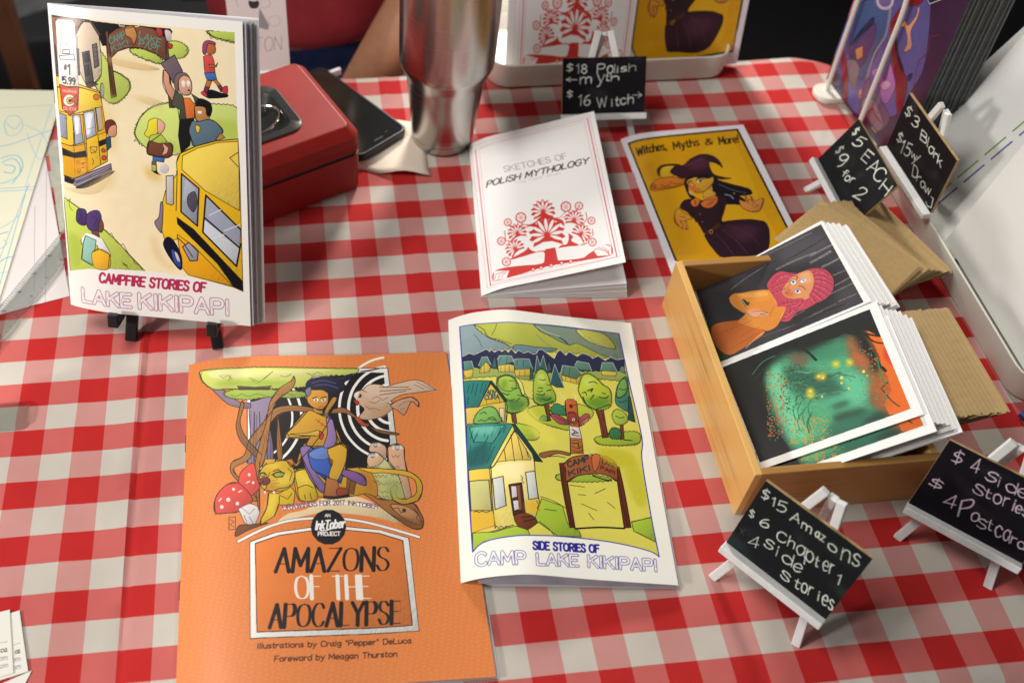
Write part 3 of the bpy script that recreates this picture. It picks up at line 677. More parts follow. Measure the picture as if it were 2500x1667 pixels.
L 24,16,20 14 889 1589 819 1518 738 1449 758 1418 938 1427
L 24,16,20 14 899 1411 869 1368
L 24,16,20 14 985 1569 1032 1550 1079 1531 1096 1442 1124 1362
F 200,70,50 ~ 972 1435 983 1457 1005 1435 994 1404 975 1405
L 190,60,40 14 954 1538 1027 1479
L 190,60,40 14 967 1516 982 1533
L 190,60,40 14 990 1493 1005 1510
F 226,160,60 ~ 895 1699 916 1746 995 1745 1058 1725 1050 1651 1006 1605 949 1615 902 1653
L 24,16,20 14 895 1699 902 1653 949 1615 1006 1605 1050 1651 1058 1725
F 34,30,60 ~ 893 1765 910 1812 981 1835 1080 1839 1158 1808 1209 1826 1175 1779 1204 1769 1142 1733 1072 1715 1015 1744 946 1745
L 90,90,140 18 939 1793 1019 1811 1117 1790
L 90,90,140 18 957 1774 1047 1782 1134 1752
F 130,130,150 ~ 887 1746 927 1765 925 1718 899 1699
F 250,246,236 ~ 942 1675 972 1684 981 1670 961 1661
F 250,246,236 ~ 1000 1670 1030 1683 1034 1669 1014 1660
F 30,30,40 - 968 1672 967 1669 965 1667 963 1666 960 1666 957 1667 955 1670 955 1672 955 1675 957 1678 960 1679 963 1679 966 1677 968 1675
F 30,30,40 - 1025 1671 1024 1669 1022 1666 1019 1665 1016 1665 1013 1666 1012 1669 1011 1672 1012 1674 1014 1677 1017 1678 1020 1678 1023 1676 1024 1674
L 190,70,50 18 978 1622 1012 1624
L 24,16,20 18 938 1685 972 1694
L 24,16,20 18 1001 1687 1041 1695
L 20,20,20 14 1099 1677 1061 1550 986 1435 876 1316 788 1241
F 200,140,60 ~ 1079 1678 1105 1691 1118 1677 1086 1631 1033 1577 1025 1596
F 216,180,150 ~ 1247 1693 1260 1720 1311 1738 1349 1718 1385 1688 1480 1648 1536 1618 1512 1582 1429 1539 1330 1525 1273 1545 1317 1598 1282 1636
F 226,196,170 ~ 1321 1738 1374 1774 1453 1771 1491 1751 1594 1776 1748 1795 1878 1719 1745 1705 1604 1690 1519 1647 1440 1640 1364 1670
F 206,160,130 ~ 1516 1619 1579 1654 1681 1674 1731 1639 1726 1602 1677 1641 1616 1551 1571 1580
L 24,16,20 11 1321 1738 1374 1774 1453 1771 1491 1751 1594 1776 1748 1795 1878 1719 1745 1705 1604 1690 1519 1647
L 24,16,20 11 1516 1619 1579 1654 1681 1674 1731 1639 1726 1602
L 24,16,20 11 1247 1693 1260 1720 1311 1738 1349 1718
F 190,60,40 ~ 1245 1665 1283 1654 1266 1627
F 60,40,50 - 1306 1696 1304 1690 1300 1686 1294 1683 1288 1683 1283 1686 1279 1691 1278 1696 1280 1702 1284 1707 1290 1709 1296 1709 1302 1706 1305 1701
F 190,80,40 ~ 1244 1536 1273 1545 1309 1507 1342 1497 1335 1479 1287 1486
L 90,60,40 14 1451 1752 1671 1745
L 90,60,40 14 1448 1724 1689 1730
L 90,60,40 14 1445 1696 1647 1717
G 200,150,110 118 1322 1644 1433 1576 1477 1620 1513 1591 1429 1539
L 120,90,70 11 1383 1670 1425 1687 1461 1658 1503 1675
L 120,90,70 11 1362 1652 1400 1641 1441 1658
L 120,90,70 11 1330 1625 1356 1597 1396 1604 1434 1585
L 120,90,70 11 1736 1781 1792 1751 1848 1725
L 120,90,70 11 1713 1763 1788 1727
L 120,90,70 11 1574 1608 1637 1643 1707 1640
L 120,90,70 11 1591 1589 1622 1597
G 250,246,240 63 1254 1711 1290 1724 1287 1692 1256 1683
L 90,90,50 9 1338 1218 1348 1201 1362 1217 1374 1200 1391 1216
L 90,90,50 9 1460 1214 1472 1196 1488 1213 1501 1195 1520 1211 1533 1194
L 90,90,50 9 1464 1163 1476 1146 1492 1162 1508 1145 1525 1161
L 90,90,50 9 1338 1126 1351 1109 1366 1125 1379 1108
L 90,90,50 9 1487 1281 1498 1265 1515 1280 1528 1264 1545 1279
L 90,90,50 9 1477 1113 1489 1096 1504 1112 1521 1094 1542 1110
L 90,90,50 9 1392 1026 1406 1012 1422 1025 1437 1011
G 160,170,100 181 1422 1123 1513 1103 1540 1020 1447 1016
G 240,236,226 63 1353 1364 1410 1365 1408 1348 1360 1343
G 240,236,226 63 1504 1344 1570 1342 1568 1321 1501 1318
G 240,236,226 63 1327 1295 1384 1297 1382 1276 1325 1273
L 70,40,20 12 1441 967 1457 943 1494 949 1508 917 1546 923
F 90,60,30 - 1544 931 1543 927 1539 924 1534 922 1530 923 1525 925 1523 928 1522 932 1524 936 1527 940 1532 941 1537 941 1541 939 1544 936
L 70,40,20 12 1603 937 1627 912 1614 881 1638 857
L 70,40,20 12 1435 912 1486 886 1538 861 1591 851
G 120,70,30 181 1487 894 1628 857 1624 826 1535 837
L 70,110,30 11 240 1876 271 1854 310 1869 340 1838
L 70,110,30 11 488 1821 527 1800 586 1836 646 1883
L 70,110,30 11 704 1853 743 1843 784 1862
L 70,110,30 11 903 1870 942 1850 983 1874 1022 1859
L 70,110,30 11 331 1726 370 1714 409 1731 467 1709 526 1725 603 1704
L 70,110,30 11 662 1722 700 1712 740 1725 797 1710
G 150,180,60 227 212 1813 409 1787 663 1778 801 1795 605 1817 311 1822
G 246,244,180 227 170 1906 409 1901 468 1869 211 1871
L 150,140,140 11 410 986 464 944 500 973
L 110,100,100 11 463 928 490 888
L 110,100,100 11 428 938 446 898
L 246,224,214 23 256 1037 269 1052
L 246,224,214 23 392 1082 410 1089
L 246,224,214 23 446 1136 465 1143
L 250,246,244 77 696 965 868 986 1041 993 1204 980 1344 955
T 110,84,120 27 696 960 931 979 693 990 DRAWINGS
T 110,84,120 27 950 980 1122 981 951 1008 FOR 2017
T 110,84,120 27 1145 980 1352 949 1150 1004 INKTOBER
L 24,16,20 9 325 933 370 933 370 860 326 859 325 933
L 120,60,40 11 334 920 361 903 334 889 361 872
L 24,16,20 109 391 788 587 861 766 898 999 903 1213 880 1425 826 1616 768
L 250,247,240 86 391 788 587 861 766 898 999 903 1213 880 1425 826 1616 768
F 24,16,20 - 464 782 644 830 878 853 1132 850 1355 822 1546 766 1548 252 1266 250 465 257
F 250,247,240 - 468 778 644 827 877 849 1131 846 1355 819 1542 764 1543 255 1267 254 469 261
F 24,16,20 - 500 772 663 813 886 834 1130 830 1344 804 1505 754 1509 282 1269 279 506 287
F 234,130,58 - 503 769 663 810 886 832 1130 828 1343 801 1502 751 1506 284 1270 282 509 290
F 24,14,24 - 1123 846 1107 801 1071 766 1021 748 968 749 921 771 890 807 880 853 895 898 931 934 981 953 1035 952 1083 930 1114 892
T 240,236,230 25 981 911 1016 910 982 928 AN
T 250,248,244 59 911 837 1110 846 923 885 InkTober
L 250,248,244 20 945 832 983 831 1043 844 994 837
T 240,236,230 35 928 801 1077 798 929 823 PROJECT
D 24,16,20 104 635 605 1383 589 653 733 AMAZONS
D 250,244,234 99 762 455 1250 439 764 577 OF THE
D 24,16,20 104 590 309 1429 299 604 426 APOCALYPSE
T 70,30,22 30 510 206 1485 194 514 232 Illustrations by Craig "Pepper" DeLuca
T 70,30,22 30 616 137 1386 131 620 164 Foreword by Meagan Thurston""",
'side':"""B 250,249,240
F 220,212,92 - 113 1904 260 1894 502 1885 795 1892 1165 1906 1510 1900 1843 1892 1896 1063 1854 440 1865 177 1779 210 1508 245 1213 261 915 261 716 253 523 248 333 238 209 219 132 177
F 150,170,176 ~ 116 1902 260 1891 365 1820 404 1761 572 1695 678 1653 404 1643 136 1638 121 1751
F 186,192,80 ~ 271 1892 502 1883 898 1891 1387 1858 1606 1800 1833 1679 1579 1660 1357 1680 1016 1667 679 1662 573 1704 404 1770
F 130,150,130 ~ 909 1887 1164 1900 1509 1896 1843 1889 1856 1681 1650 1675 1371 1763 1254 1745 1037 1816
F 110,140,150 ~ 682 1689 907 1692 1133 1697 899 1637 676 1635
F 190,190,90 ~ 1369 1889 1622 1886 1728 1838 1767 1748 1490 1791
L 24,16,20 11 260 1894 355 1840 404 1766 510 1734 638 1696
L 24,16,20 8 438 1776 474 1820 501 1874
L 24,16,20 8 909 1887 992 1821 1150 1809 1276 1737
F 44,48,78 - 120 1651 136 1638 200 1651 242 1630 285 1637 329 1650 374 1663 409 1638 417 1660 457 1629 502 1648 533 1629 568 1650 598 1623 634 1655 674 1616 710 1646 763 1624 810 1642 864 1625 899 1637 926 1667 961 1675 1013 1649 1087 1611 1129 1669 1166 1691 1217 1650 1256 1685 1341 1651 1403 1683 1468 1670 1509 1646 1571 1673 1643 1638 1707 1674 1771 1656 1849 1671 1838 1571 1669 1541 1326 1498 876 1458 442 1462 124 1525
L 226,232,220 11 120 1651 136 1638 200 1651 242 1630 285 1637 329 1650 374 1663 409 1638 417 1660 457 1629 502 1648 533 1629 568 1650 598 1623 634 1655 674 1616 710 1646 763 1624 810 1642 864 1625 899 1637 926 1667 961 1675 1013 1649 1087 1611 1129 1669 1166 1691 1217 1650 1256 1685 1341 1651 1403 1683 1468 1670 1509 1646 1571 1673 1643 1638 1707 1674 1771 1656 1849 1671
F 160,176,90 ~ 124 1525 445 1488 877 1467 1329 1516 1840 1554 1836 1482 1432 1471 869 1405 439 1428 125 1455
F 96,140,130 - 133 1590 217 1580 234 1511 133 1514
F 222,196,80 - 133 1514 228 1512 219 1452 134 1444
F 96,140,130 - 283 1530 325 1598 379 1596 411 1526 383 1520 365 1557 317 1491
F 222,196,80 - 286 1495 360 1557 404 1509 390 1467 294 1467
F 96,140,130 - 478 1565 503 1595 627 1592 655 1544 511 1510 476 1477
F 222,196,80 - 479 1512 598 1521 651 1509 645 1456 485 1459
F 90,136,134 - 638 1544 668 1567 814 1579 842 1498 658 1474
F 222,190,70 - 647 1474 814 1496 807 1434 652 1422
F 90,130,110 - 1134 1483 1169 1561 1313 1555 1360 1501 1296 1452
F 222,190,70 - 1144 1475 1296 1452 1360 1501 1322 1411 1149 1431
F 96,136,120 - 1298 1567 1334 1610 1456 1601 1477 1536 1355 1536
F 96,136,120 - 1576 1552 1605 1617 1720 1625 1754 1547 1624 1542
F 214,196,80 - 1580 1543 1625 1547 1749 1547 1730 1510 1584 1508
F 96,136,120 - 1774 1558 1805 1600 1844 1599 1836 1535
L 226,232,220 8 133 1590 217 1580 234 1511
L 226,232,220 8 283 1530 325 1598 379 1596 411 1526
L 226,232,220 8 478 1565 503 1595 627 1592 655 1544
L 226,232,220 8 638 1544 668 1567 814 1579 842 1498
L 226,232,220 8 1134 1483 1169 1561 1313 1555 1360 1501
L 226,232,220 8 1298 1567 1334 1610 1456 1601 1477 1536
L 226,232,220 8 1576 1552 1605 1617 1720 1625 1754 1547
F 60,106,106 - 414 1500 455 1607 471 1486
F 60,100,106 - 861 1474 902 1618 925 1533 971 1625 993 1504 1017 1595 1049 1510 988 1469 898 1460
F 50,92,100 - 798 1407 821 1505 847 1490 838 1419
F 50,92,100 - 1010 1393 1085 1562 1114 1498 1156 1372 1073 1368
L 216,226,216 8 861 1474 902 1618 925 1533 971 1625 993 1504
L 216,226,216 8 1010 1393 1085 1562 1156 1372
F 222,214,110 ~ 650 1404 712 1374 743 1274 846 1233 1053 1169 932 1076 792 1145 717 1239
F 186,200,60 ~ 750 1154 819 1189 907 1201 1058 1202 1283 1246 1426 1197 1347 1117 1206 1051 1087 1037 878 1071 787 1112
L 60,70,30 9 750 1154 787 1112 878 1071 1087 1037
F 168,190,60 ~ 1406 976 1454 1003 1678 1049 1864 1061 1850 979 1657 951 1465 947
L 60,70,30 9 1406 976 1465 947 1657 951 1850 979
F 176,196,60 ~ 610 1037 776 1022 843 972 764 926 662 951
F 120,70,40 - 573 1135 620 1135 626 1045 580 1053
F 140,190,70 ~ 461 1374 486 1416 567 1429 639 1404 675 1337 700 1271 751 1250 756 1200 697 1154 609 1126 537 1135 522 1194 518 1261 472 1322
F 172,206,80 ~ 484 1399 566 1421 628 1395 643 1336 575 1301 494 1330
L 30,50,26 19 527 1136 609 1126 696 1150 756 1200
L 30,50,26 19 566 1217 629 1213 675 1244
L 30,50,26 19 510 1286 551 1268 572 1276
L 60,80,40 9 461 1374 486 1416 567 1429 639 1404 675 1337 700 1271 751 1250 756 1200
F 120,66,40 - 919 1215 975 1228 972 1096 945 1094
F 170,200,70 ~ 824 1273 847 1403 889 1477 937 1503 988 1469 1009 1384 1050 1294 1021 1241 908 1214 834 1224
L 30,50,26 23 834 1224 885 1203 1022 1249
L 30,50,26 19 859 1293 919 1290 943 1305
L 30,50,26 19 883 1346 927 1346
L 30,50,26 19 968 1329 1014 1342
F 120,60,40 - 1453 1224 1543 1238 1542 1122 1551 1005 1485 997 1479 1134
F 190,206,60 ~ 1310 1375 1368 1484 1439 1507 1511 1477 1569 1428 1639 1390 1640 1313 1598 1242 1452 1220 1361 1260 1328 1317
L 30,50,26 27 1343 1309 1371 1252 1451 1215 1614 1268
L 30,50,26 23 1402 1365 1461 1386 1434 1358
L 30,50,26 23 1423 1298 1462 1335
L 30,50,26 19 1555 1358 1587 1352
L 60,80,40 9 1310 1375 1368 1484 1439 1507 1511 1477 1569 1428 1639 1390 1640 1313
F 70,130,110 ~ 1690 1342 1738 1440 1819 1508 1851 1501 1847 1378 1824 1224 1720 1250 1683 1282
F 120,170,90 ~ 1708 1352 1764 1460 1827 1490 1817 1394 1738 1337
F 40,80,80 - 1828 1343 1851 1344 1855 1142 1787 1155
F 120,60,40 - 1693 1124 1726 1126 1711 1003 1671 992
F 170,196,70 ~ 1630 1186 1683 1231 1755 1211 1776 1154 1714 1117 1650 1121
F 60,120,70 ~ 1569 1042 1620 1082 1681 1066 1669 1008 1582 1003
F 60,130,90 ~ 989 1171 1040 1226 1115 1216 1149 1160 1115 1149 1029 1150
F 120,170,90 ~ 859 1086 896 1126 938 1117 934 1089
L 20,30,20 19 933 1084 978 1096
L 20,30,20 19 1709 995 1790 996
F 190,100,50 ~ 1149 1260 1224 1283 1269 1262 1267 1153 1297 1139 1263 1071 1188 1065 1147 1144
F 150,60,50 ~ 1162 1170 1227 1175 1250 1119 1182 1097
F 170,80,90 ~ 980 1146 1049 1144 1152 1111 1169 1080 1071 1072 1001 1107
F 170,80,90 ~ 1272 1120 1335 1174 1389 1170 1358 1118 1276 1080
F 220,210,206 - 1155 1063 1273 1063 1273 975 1151 974
F 180,110,50 - 1157 974 1273 975 1270 864 1140 855
L 24,16,20 11 1149 1260 1147 1144 1159 1055 1137 855
L 24,16,20 11 1269 1262 1263 1071 1273 975 1270 864
L 236,226,200 13 1161 1270 1127 1292 1104 1324
L 236,226,200 13 1255 1277 1267 1312 1243 1336
F 230,220,210 - 1228 1121 1226 1116 1221 1112 1214 1109 1207 1109 1202 1110 1198 1114 1198 1119 1200 1124 1205 1129 1211 1131 1218 1132 1224 1130 1227 1126
F 30,20,30 - 1220 1121 1219 1118 1217 1116 1214 1115 1210 1114 1207 1115 1205 1117 1205 1120 1206 1122 1209 1124 1212 1126 1215 1126 1218 1125 1220 1123
F 120,30,40 - 1220 1224 1218 1219 1213 1215 1206 1212 1200 1211 1194 1213 1190 1217 1190 1222 1192 1227 1197 1232 1203 1234 1210 1235 1216 1233 1220 1229
L 24,16,20 15 1183 1041 1244 1021 1178 1008
L 24,16,20 15 1166 935 1230 940 1234 901
F 150,96,60 ~ 824 829 900 851 1007 868 1132 858 1118 838 1004 844 872 803 831 807
L 60,50,40 15 916 814 1001 825 1084 820
F 226,196,90 - 132 1206 256 1242 274 1206 524 1214 521 1055 133 1083
F 226,190,60 - 254 1204 397 1371 524 1214 258 1200
F 50,130,124 - 123 1429 399 1392 258 1196 133 1210
F 30,76,84 - 385 1385 405 1394 551 1218 522 1215
L 24,16,20 11 123 1429 399 1392
L 24,16,20 15 258 1196 398 1379 535 1214 521 1055
T 40,80,90 38 348 1286 436 1279 356 1319 ADV
T 40,80,90 38 324 1246 464 1243 332 1279 CURA
L 90,80,40 8 341 1257 341 1203
L 90,80,40 8 470 1247 469 1205
F 214,204,160 - 463 1168 509 1166 505 1064 458 1067
F 130,186,90 ~ 214 1079 250 1151 345 1186 416 1168 452 1108 469 1066 355 1059
L 40,60,40 15 250 1086 276 1095 306 1079 358 1091 428 1073
F 246,226,120 - 122 754 331 770 595 997 775 772 767 710 784 426 755 395 337 283 131 300 122 596
F 250,232,150 - 337 731 754 770 764 687 763 489 645 468 493 601 351 436
F 242,208,80 - 131 737 327 728 341 324 131 300
F 54,140,128 - 134 1074 589 1041 327 725 121 739
F 80,166,150 - 161 1052 506 1032 373 906 194 934
L 20,70,76 15 194 934 229 1000
L 20,70,76 15 269 869 337 964
L 20,70,76 15 184 788 250 879
L 20,70,76 15 311 772 391 881
F 24,60,66 - 579 1037 600 1045 847 770 764 771 750 824 595 993
L 24,16,20 15 134 1074 589 1041
L 24,16,20 19 595 993 400 765 337 724
F 244,214,100 - 400 765 594 985 736 792 724 776
L 24,16,20 11 479 859 489 763
L 24,16,20 11 555 958 570 763
L 24,16,20 11 620 942 652 780
L 24,16,20 11 693 859 710 790
L 24,16,20 15 344 746 335 480 349 309
L 24,16,20 15 764 771 762 598 784 426
F 214,216,210 - 350 648 450 659 460 454 355 432
F 216,220,214 - 668 683 760 698 768 507 676 492
L 24,16,20 15 350 648 450 659 460 454 355 432 350 648
L 24,16,20 15 668 683 760 698 768 507 676 492 668 683
F 210,206,130 - 134 657 315 643 326 427 136 451
L 24,16,20 15 134 657 315 643 326 427 136 451
F 70,36,26 - 497 597 622 609 632 396 518 380
F 210,206,210 - 520 584 565 584 567 511 520 503
F 210,206,210 - 527 483 573 485 576 425 532 418
F 140,80,40 - 572 587 600 591 601 424 580 417
F 110,56,26 ~ 528 380 637 400 745 359 727 330 623 284 549 313
L 24,16,20 15 594 368 704 382
L 24,16,20 15 610 340 731 365
F 168,196,60 - 800 506 997 470 1028 351 1131 309 1145 271 915 263 738 345 722 372
F 172,200,60 - 140 299 337 283 530 313 642 285 658 251 428 246 238 230 132 183
F 168,196,60 - 1652 400 1854 440 1863 270 1658 337
L 24,16,20 11 792 520 911 499 1026 457
L 24,16,20 11 758 346 833 309 886 264
L 24,16,20 11 1651 397 1855 443
L 24,16,20 11 1687 331 1863 270
F 160,190,60 ~ 970 658 1012 692 1295 712 1518 687 1286 662 1077 652
F 100,44,26 - 1014 774 1067 781 1074 629 1095 331 1045 327 1017 595
F 100,44,26 - 1575 785 1612 788 1628 618 1638 360 1571 354 1571 592
L 24,16,20 15 1014 774 1017 595 1045 327
L 24,16,20 15 1067 781 1074 629 1095 331
L 24,16,20 15 1575 785 1571 592 1571 354
L 24,16,20 15 1612 788 1628 618 1638 360
F 170,90,46 ~ 1060 772 1137 824 1257 852 1428 866 1530 849 1593 798 1569 682 1502 709 1380 724 1189 697 1066 643 1070 734
L 24,16,20 15 1060 772 1137 824 1257 852 1428 866 1530 849 1593 798
L 24,16,20 15 1066 647 1189 697 1380 724 1502 709 1569 682
T 26,60,66 46 1099 752 1313 813 1095 790 CAMP
T 26,60,66 46 1099 687 1316 743 1095 724 KIKI
T 60,40,40 34 1448 805 1567 773 1459 837 LAKE
T 60,40,40 34 1424 761 1557 727 1431 785 PAPI
F 200,110,60 ~ 1351 846 1408 873 1434 843 1399 772 1352 740
L 230,220,200 13 1341 853 1313 871 1291 866
L 230,220,200 13 1437 859 1481 869 1495 886
L 24,16,20 30 1094 322 1328 345 1570 350
L 24,16,20 23 1335 706 1455 683 1507 682
L 24,16,20 11 1093 623 1237 619
L 24,16,20 11 1165 561 1237 562
L 24,16,20 11 1332 579 1442 619
L 24,16,20 11 1185 497 1330 459
L 24,16,20 11 1444 523 1508 486
L 24,16,20 11 1244 436 1287 395
L 24,16,20 11 821 435 931 432
L 24,16,20 15 290 286 396 299 512 321
G 232,226,90 228 694 1220 926 1035 1016 923 808 945 684 1137
G 196,190,40 228 1437 914 1751 894 1790 787 1520 802
G 200,196,50 152 1672 772 1828 766 1841 556 1730 520
G 220,214,90 190 1348 1126 1467 1068 1383 966 1316 946
G 120,150,40 152 499 1389 563 1386 533 1302 493 1321
G 70,120,50 152 545 1218 715 1222 708 1163 579 1143
G 70,120,50 152 852 1276 1016 1282 988 1238 867 1231
G 90,140,40 190 1379 1295 1625 1320 1565 1240 1432 1231
G 206,222,110 152 1387 1468 1477 1474 1479 1422 1375 1397
G 206,222,110 114 897 1451 954 1465 956 1396 888 1381
L 28,44,24 15 599 1326 641 1319 674 1329
L 28,44,24 15 527 1243 578 1225 621 1234
L 28,44,24 15 657 1269 699 1263 733 1282
L 28,44,24 15 584 1386 626 1378
L 28,44,24 15 903 1417 936 1411 965 1423
L 28,44,24 15 914 1256 957 1252 1004 1273
L 28,44,24 15 975 1381 1008 1375
L 28,44,24 15 868 1319 889 1313 924 1325
L 28,44,24 19 1426 1435 1484 1448 1514 1433
L 28,44,24 19 1515 1321 1580 1317 1617 1337
L 28,44,24 19 1343 1343 1378 1354 1385 1329
L 28,44,24 15 1742 1406 1796 1401 1845 1422
L 28,44,24 15 1709 1300 1751 1295 1800 1315
L 28,44,24 15 1662 1179 1702 1166 1748 1177
L 28,44,24 15 269 1140 312 1152 331 1134
L 28,44,24 15 348 1100 390 1104 419 1086
L 60,30,20 11 1473 1217 1498 1119 1508 1006
L 60,30,20 11 1517 1220 1531 1121
L 60,30,20 11 941 1217 940 1093
L 60,30,20 11 588 1126 591 1053
L 16,60,60 11 183 1390 158 1326
L 16,60,60 11 225 1391 199 1318
L 16,60,60 11 267 1384 229 1288
L 16,60,60 11 320 1387 282 1306
L 16,60,60 11 350 1375 312 1285
L 16,60,60 11 167 1291 153 1235
L 16,60,60 11 190 1023 166 963
L 16,60,60 11 251 1029 226 969
L 16,60,60 11 322 1029 296 960
L 16,60,60 11 404 1030 367 962
L 16,60,60 11 464 1018 428 957
L 16,60,60 11 516 1023 480 977
L 16,60,60 11 162 916 148 841
L 16,60,60 11 218 852 192 772
L 16,60,60 11 288 851 262 785
L 16,60,60 11 363 907 338 854
L 16,60,60 11 166 822 152 763
G 30,90,90 152 129 861 313 911 321 771 132 760
G 120,196,176 152 201 1045 404 1030 379 984 218 994
G 230,180,40 190 140 433 329 409 341 324 150 311
G 230,180,40 190 645 468 758 488 759 424 657 404
G 255,240,180 152 398 742 639 748 606 643 469 662
L 24,16,20 11 1160 1161 1229 1183 1267 1153
L 24,16,20 11 1182 1097 1223 1084 1260 1111
L 24,16,20 9 1182 1230 1206 1240 1225 1229
L 24,16,20 9 1232 1234 1254 1239
L 24,16,20 9 1005 1132 1078 1122 1149 1095
L 24,16,20 9 1035 1118 1107 1100 1147 1078
L 24,16,20 9 1375 1152 1305 1123 1266 1087
L 24,16,20 9 980 1146 1049 1144 1152 1111
L 24,16,20 9 980 1146 1001 1107 1071 1072 1169 1080
L 40,30,30 15 1194 1042 1213 1027 1177 1000 1240 997
L 70,36,20 11 1169 952 1213 963 1253 950
L 70,36,20 11 1162 912 1213 899 1269 919
L 70,36,20 11 1167 881 1218 869 1263 887
L 40,20,14 10 1030 746 1035 582 1067 339
L 40,20,14 10 1587 767 1591 542 1604 369
L 30,30,20 11 339 310 360 323 377 304 398 320 425 304 445 317 473 309
L 30,30,20 11 159 438 188 439 206 428 235 433 273 420 302 426
L 30,30,20 11 747 488 764 460 746 437 769 425
L 30,30,20 11 618 658 636 643 624 628 642 606
L 60,50,30 9 127 1489 156 1447
L 60,60,40 8 309 1527 305 1475
L 60,60,40 8 342 1541 336 1463
L 60,60,40 8 510 1501 506 1458
L 60,60,40 8 553 1508 548 1452
L 60,60,40 8 596 1508 591 1455
L 60,60,40 8 701 1468 696 1429
L 60,60,40 8 757 1481 751 1429
L 60,60,40 8 1188 1470 1182 1434
L 60,60,40 8 1241 1457 1236 1426
L 60,60,40 8 1296 1452 1295 1417
L 30,60,56 8 325 1588 299 1537
L 30,60,56 8 517 1580 497 1537
L 30,60,56 8 583 1583 566 1525
L 30,60,56 8 689 1555 672 1501
L 30,60,56 8 756 1561 744 1506
L 30,60,56 8 1189 1549 1162 1485
L 30,60,56 8 1244 1545 1222 1473
L 80,90,110 11 254 1806 295 1763 332 1686
L 110,130,130 11 921 1804 983 1755 1089 1702
L 120,140,110 11 1498 1838 1577 1770 1659 1721
L 230,232,220 11 920 1879 1040 1835 1174 1811
L 230,232,220 11 1381 1890 1442 1843
L 40,40,44 19 1172 1802 1226 1779 1256 1754
M 250,249,240 113 1904 260 1894 502 1885 795 1892 1165 1906 1510 1900 1843 1892 1868 1423 1898 1023 1858 853 1854 440 1865 177 1779 210 1508 245 1213 261 915 261 716 253 523 248 333 238 209 219 132 177 125 351 122 596 125 799 124 784 123 1421
L 60,60,170 19 113 1904 260 1894 502 1885 795 1892 1165 1906 1510 1900 1843 1892 1868 1423 1898 1023 1858 853 1854 440 1865 177
L 60,60,170 19 113 1904 123 1421 124 784 122 596 132 177
L 60,60,170 19 132 177 209 219 333 238 523 248 716 253 915 261 1213 261 1508 245 1779 210 1865 177
T 44,40,150 64 677 162 1296 177 682 211 SIDE STORIES OF
W 66,66,150 102 158 85 592 65 159 162 CAMP
W 66,66,150 102 703 64 1081 77 706 134 LAKE
W 66,66,150 102 1181 80 1817 83 1190 151 KIKIPAPI""",
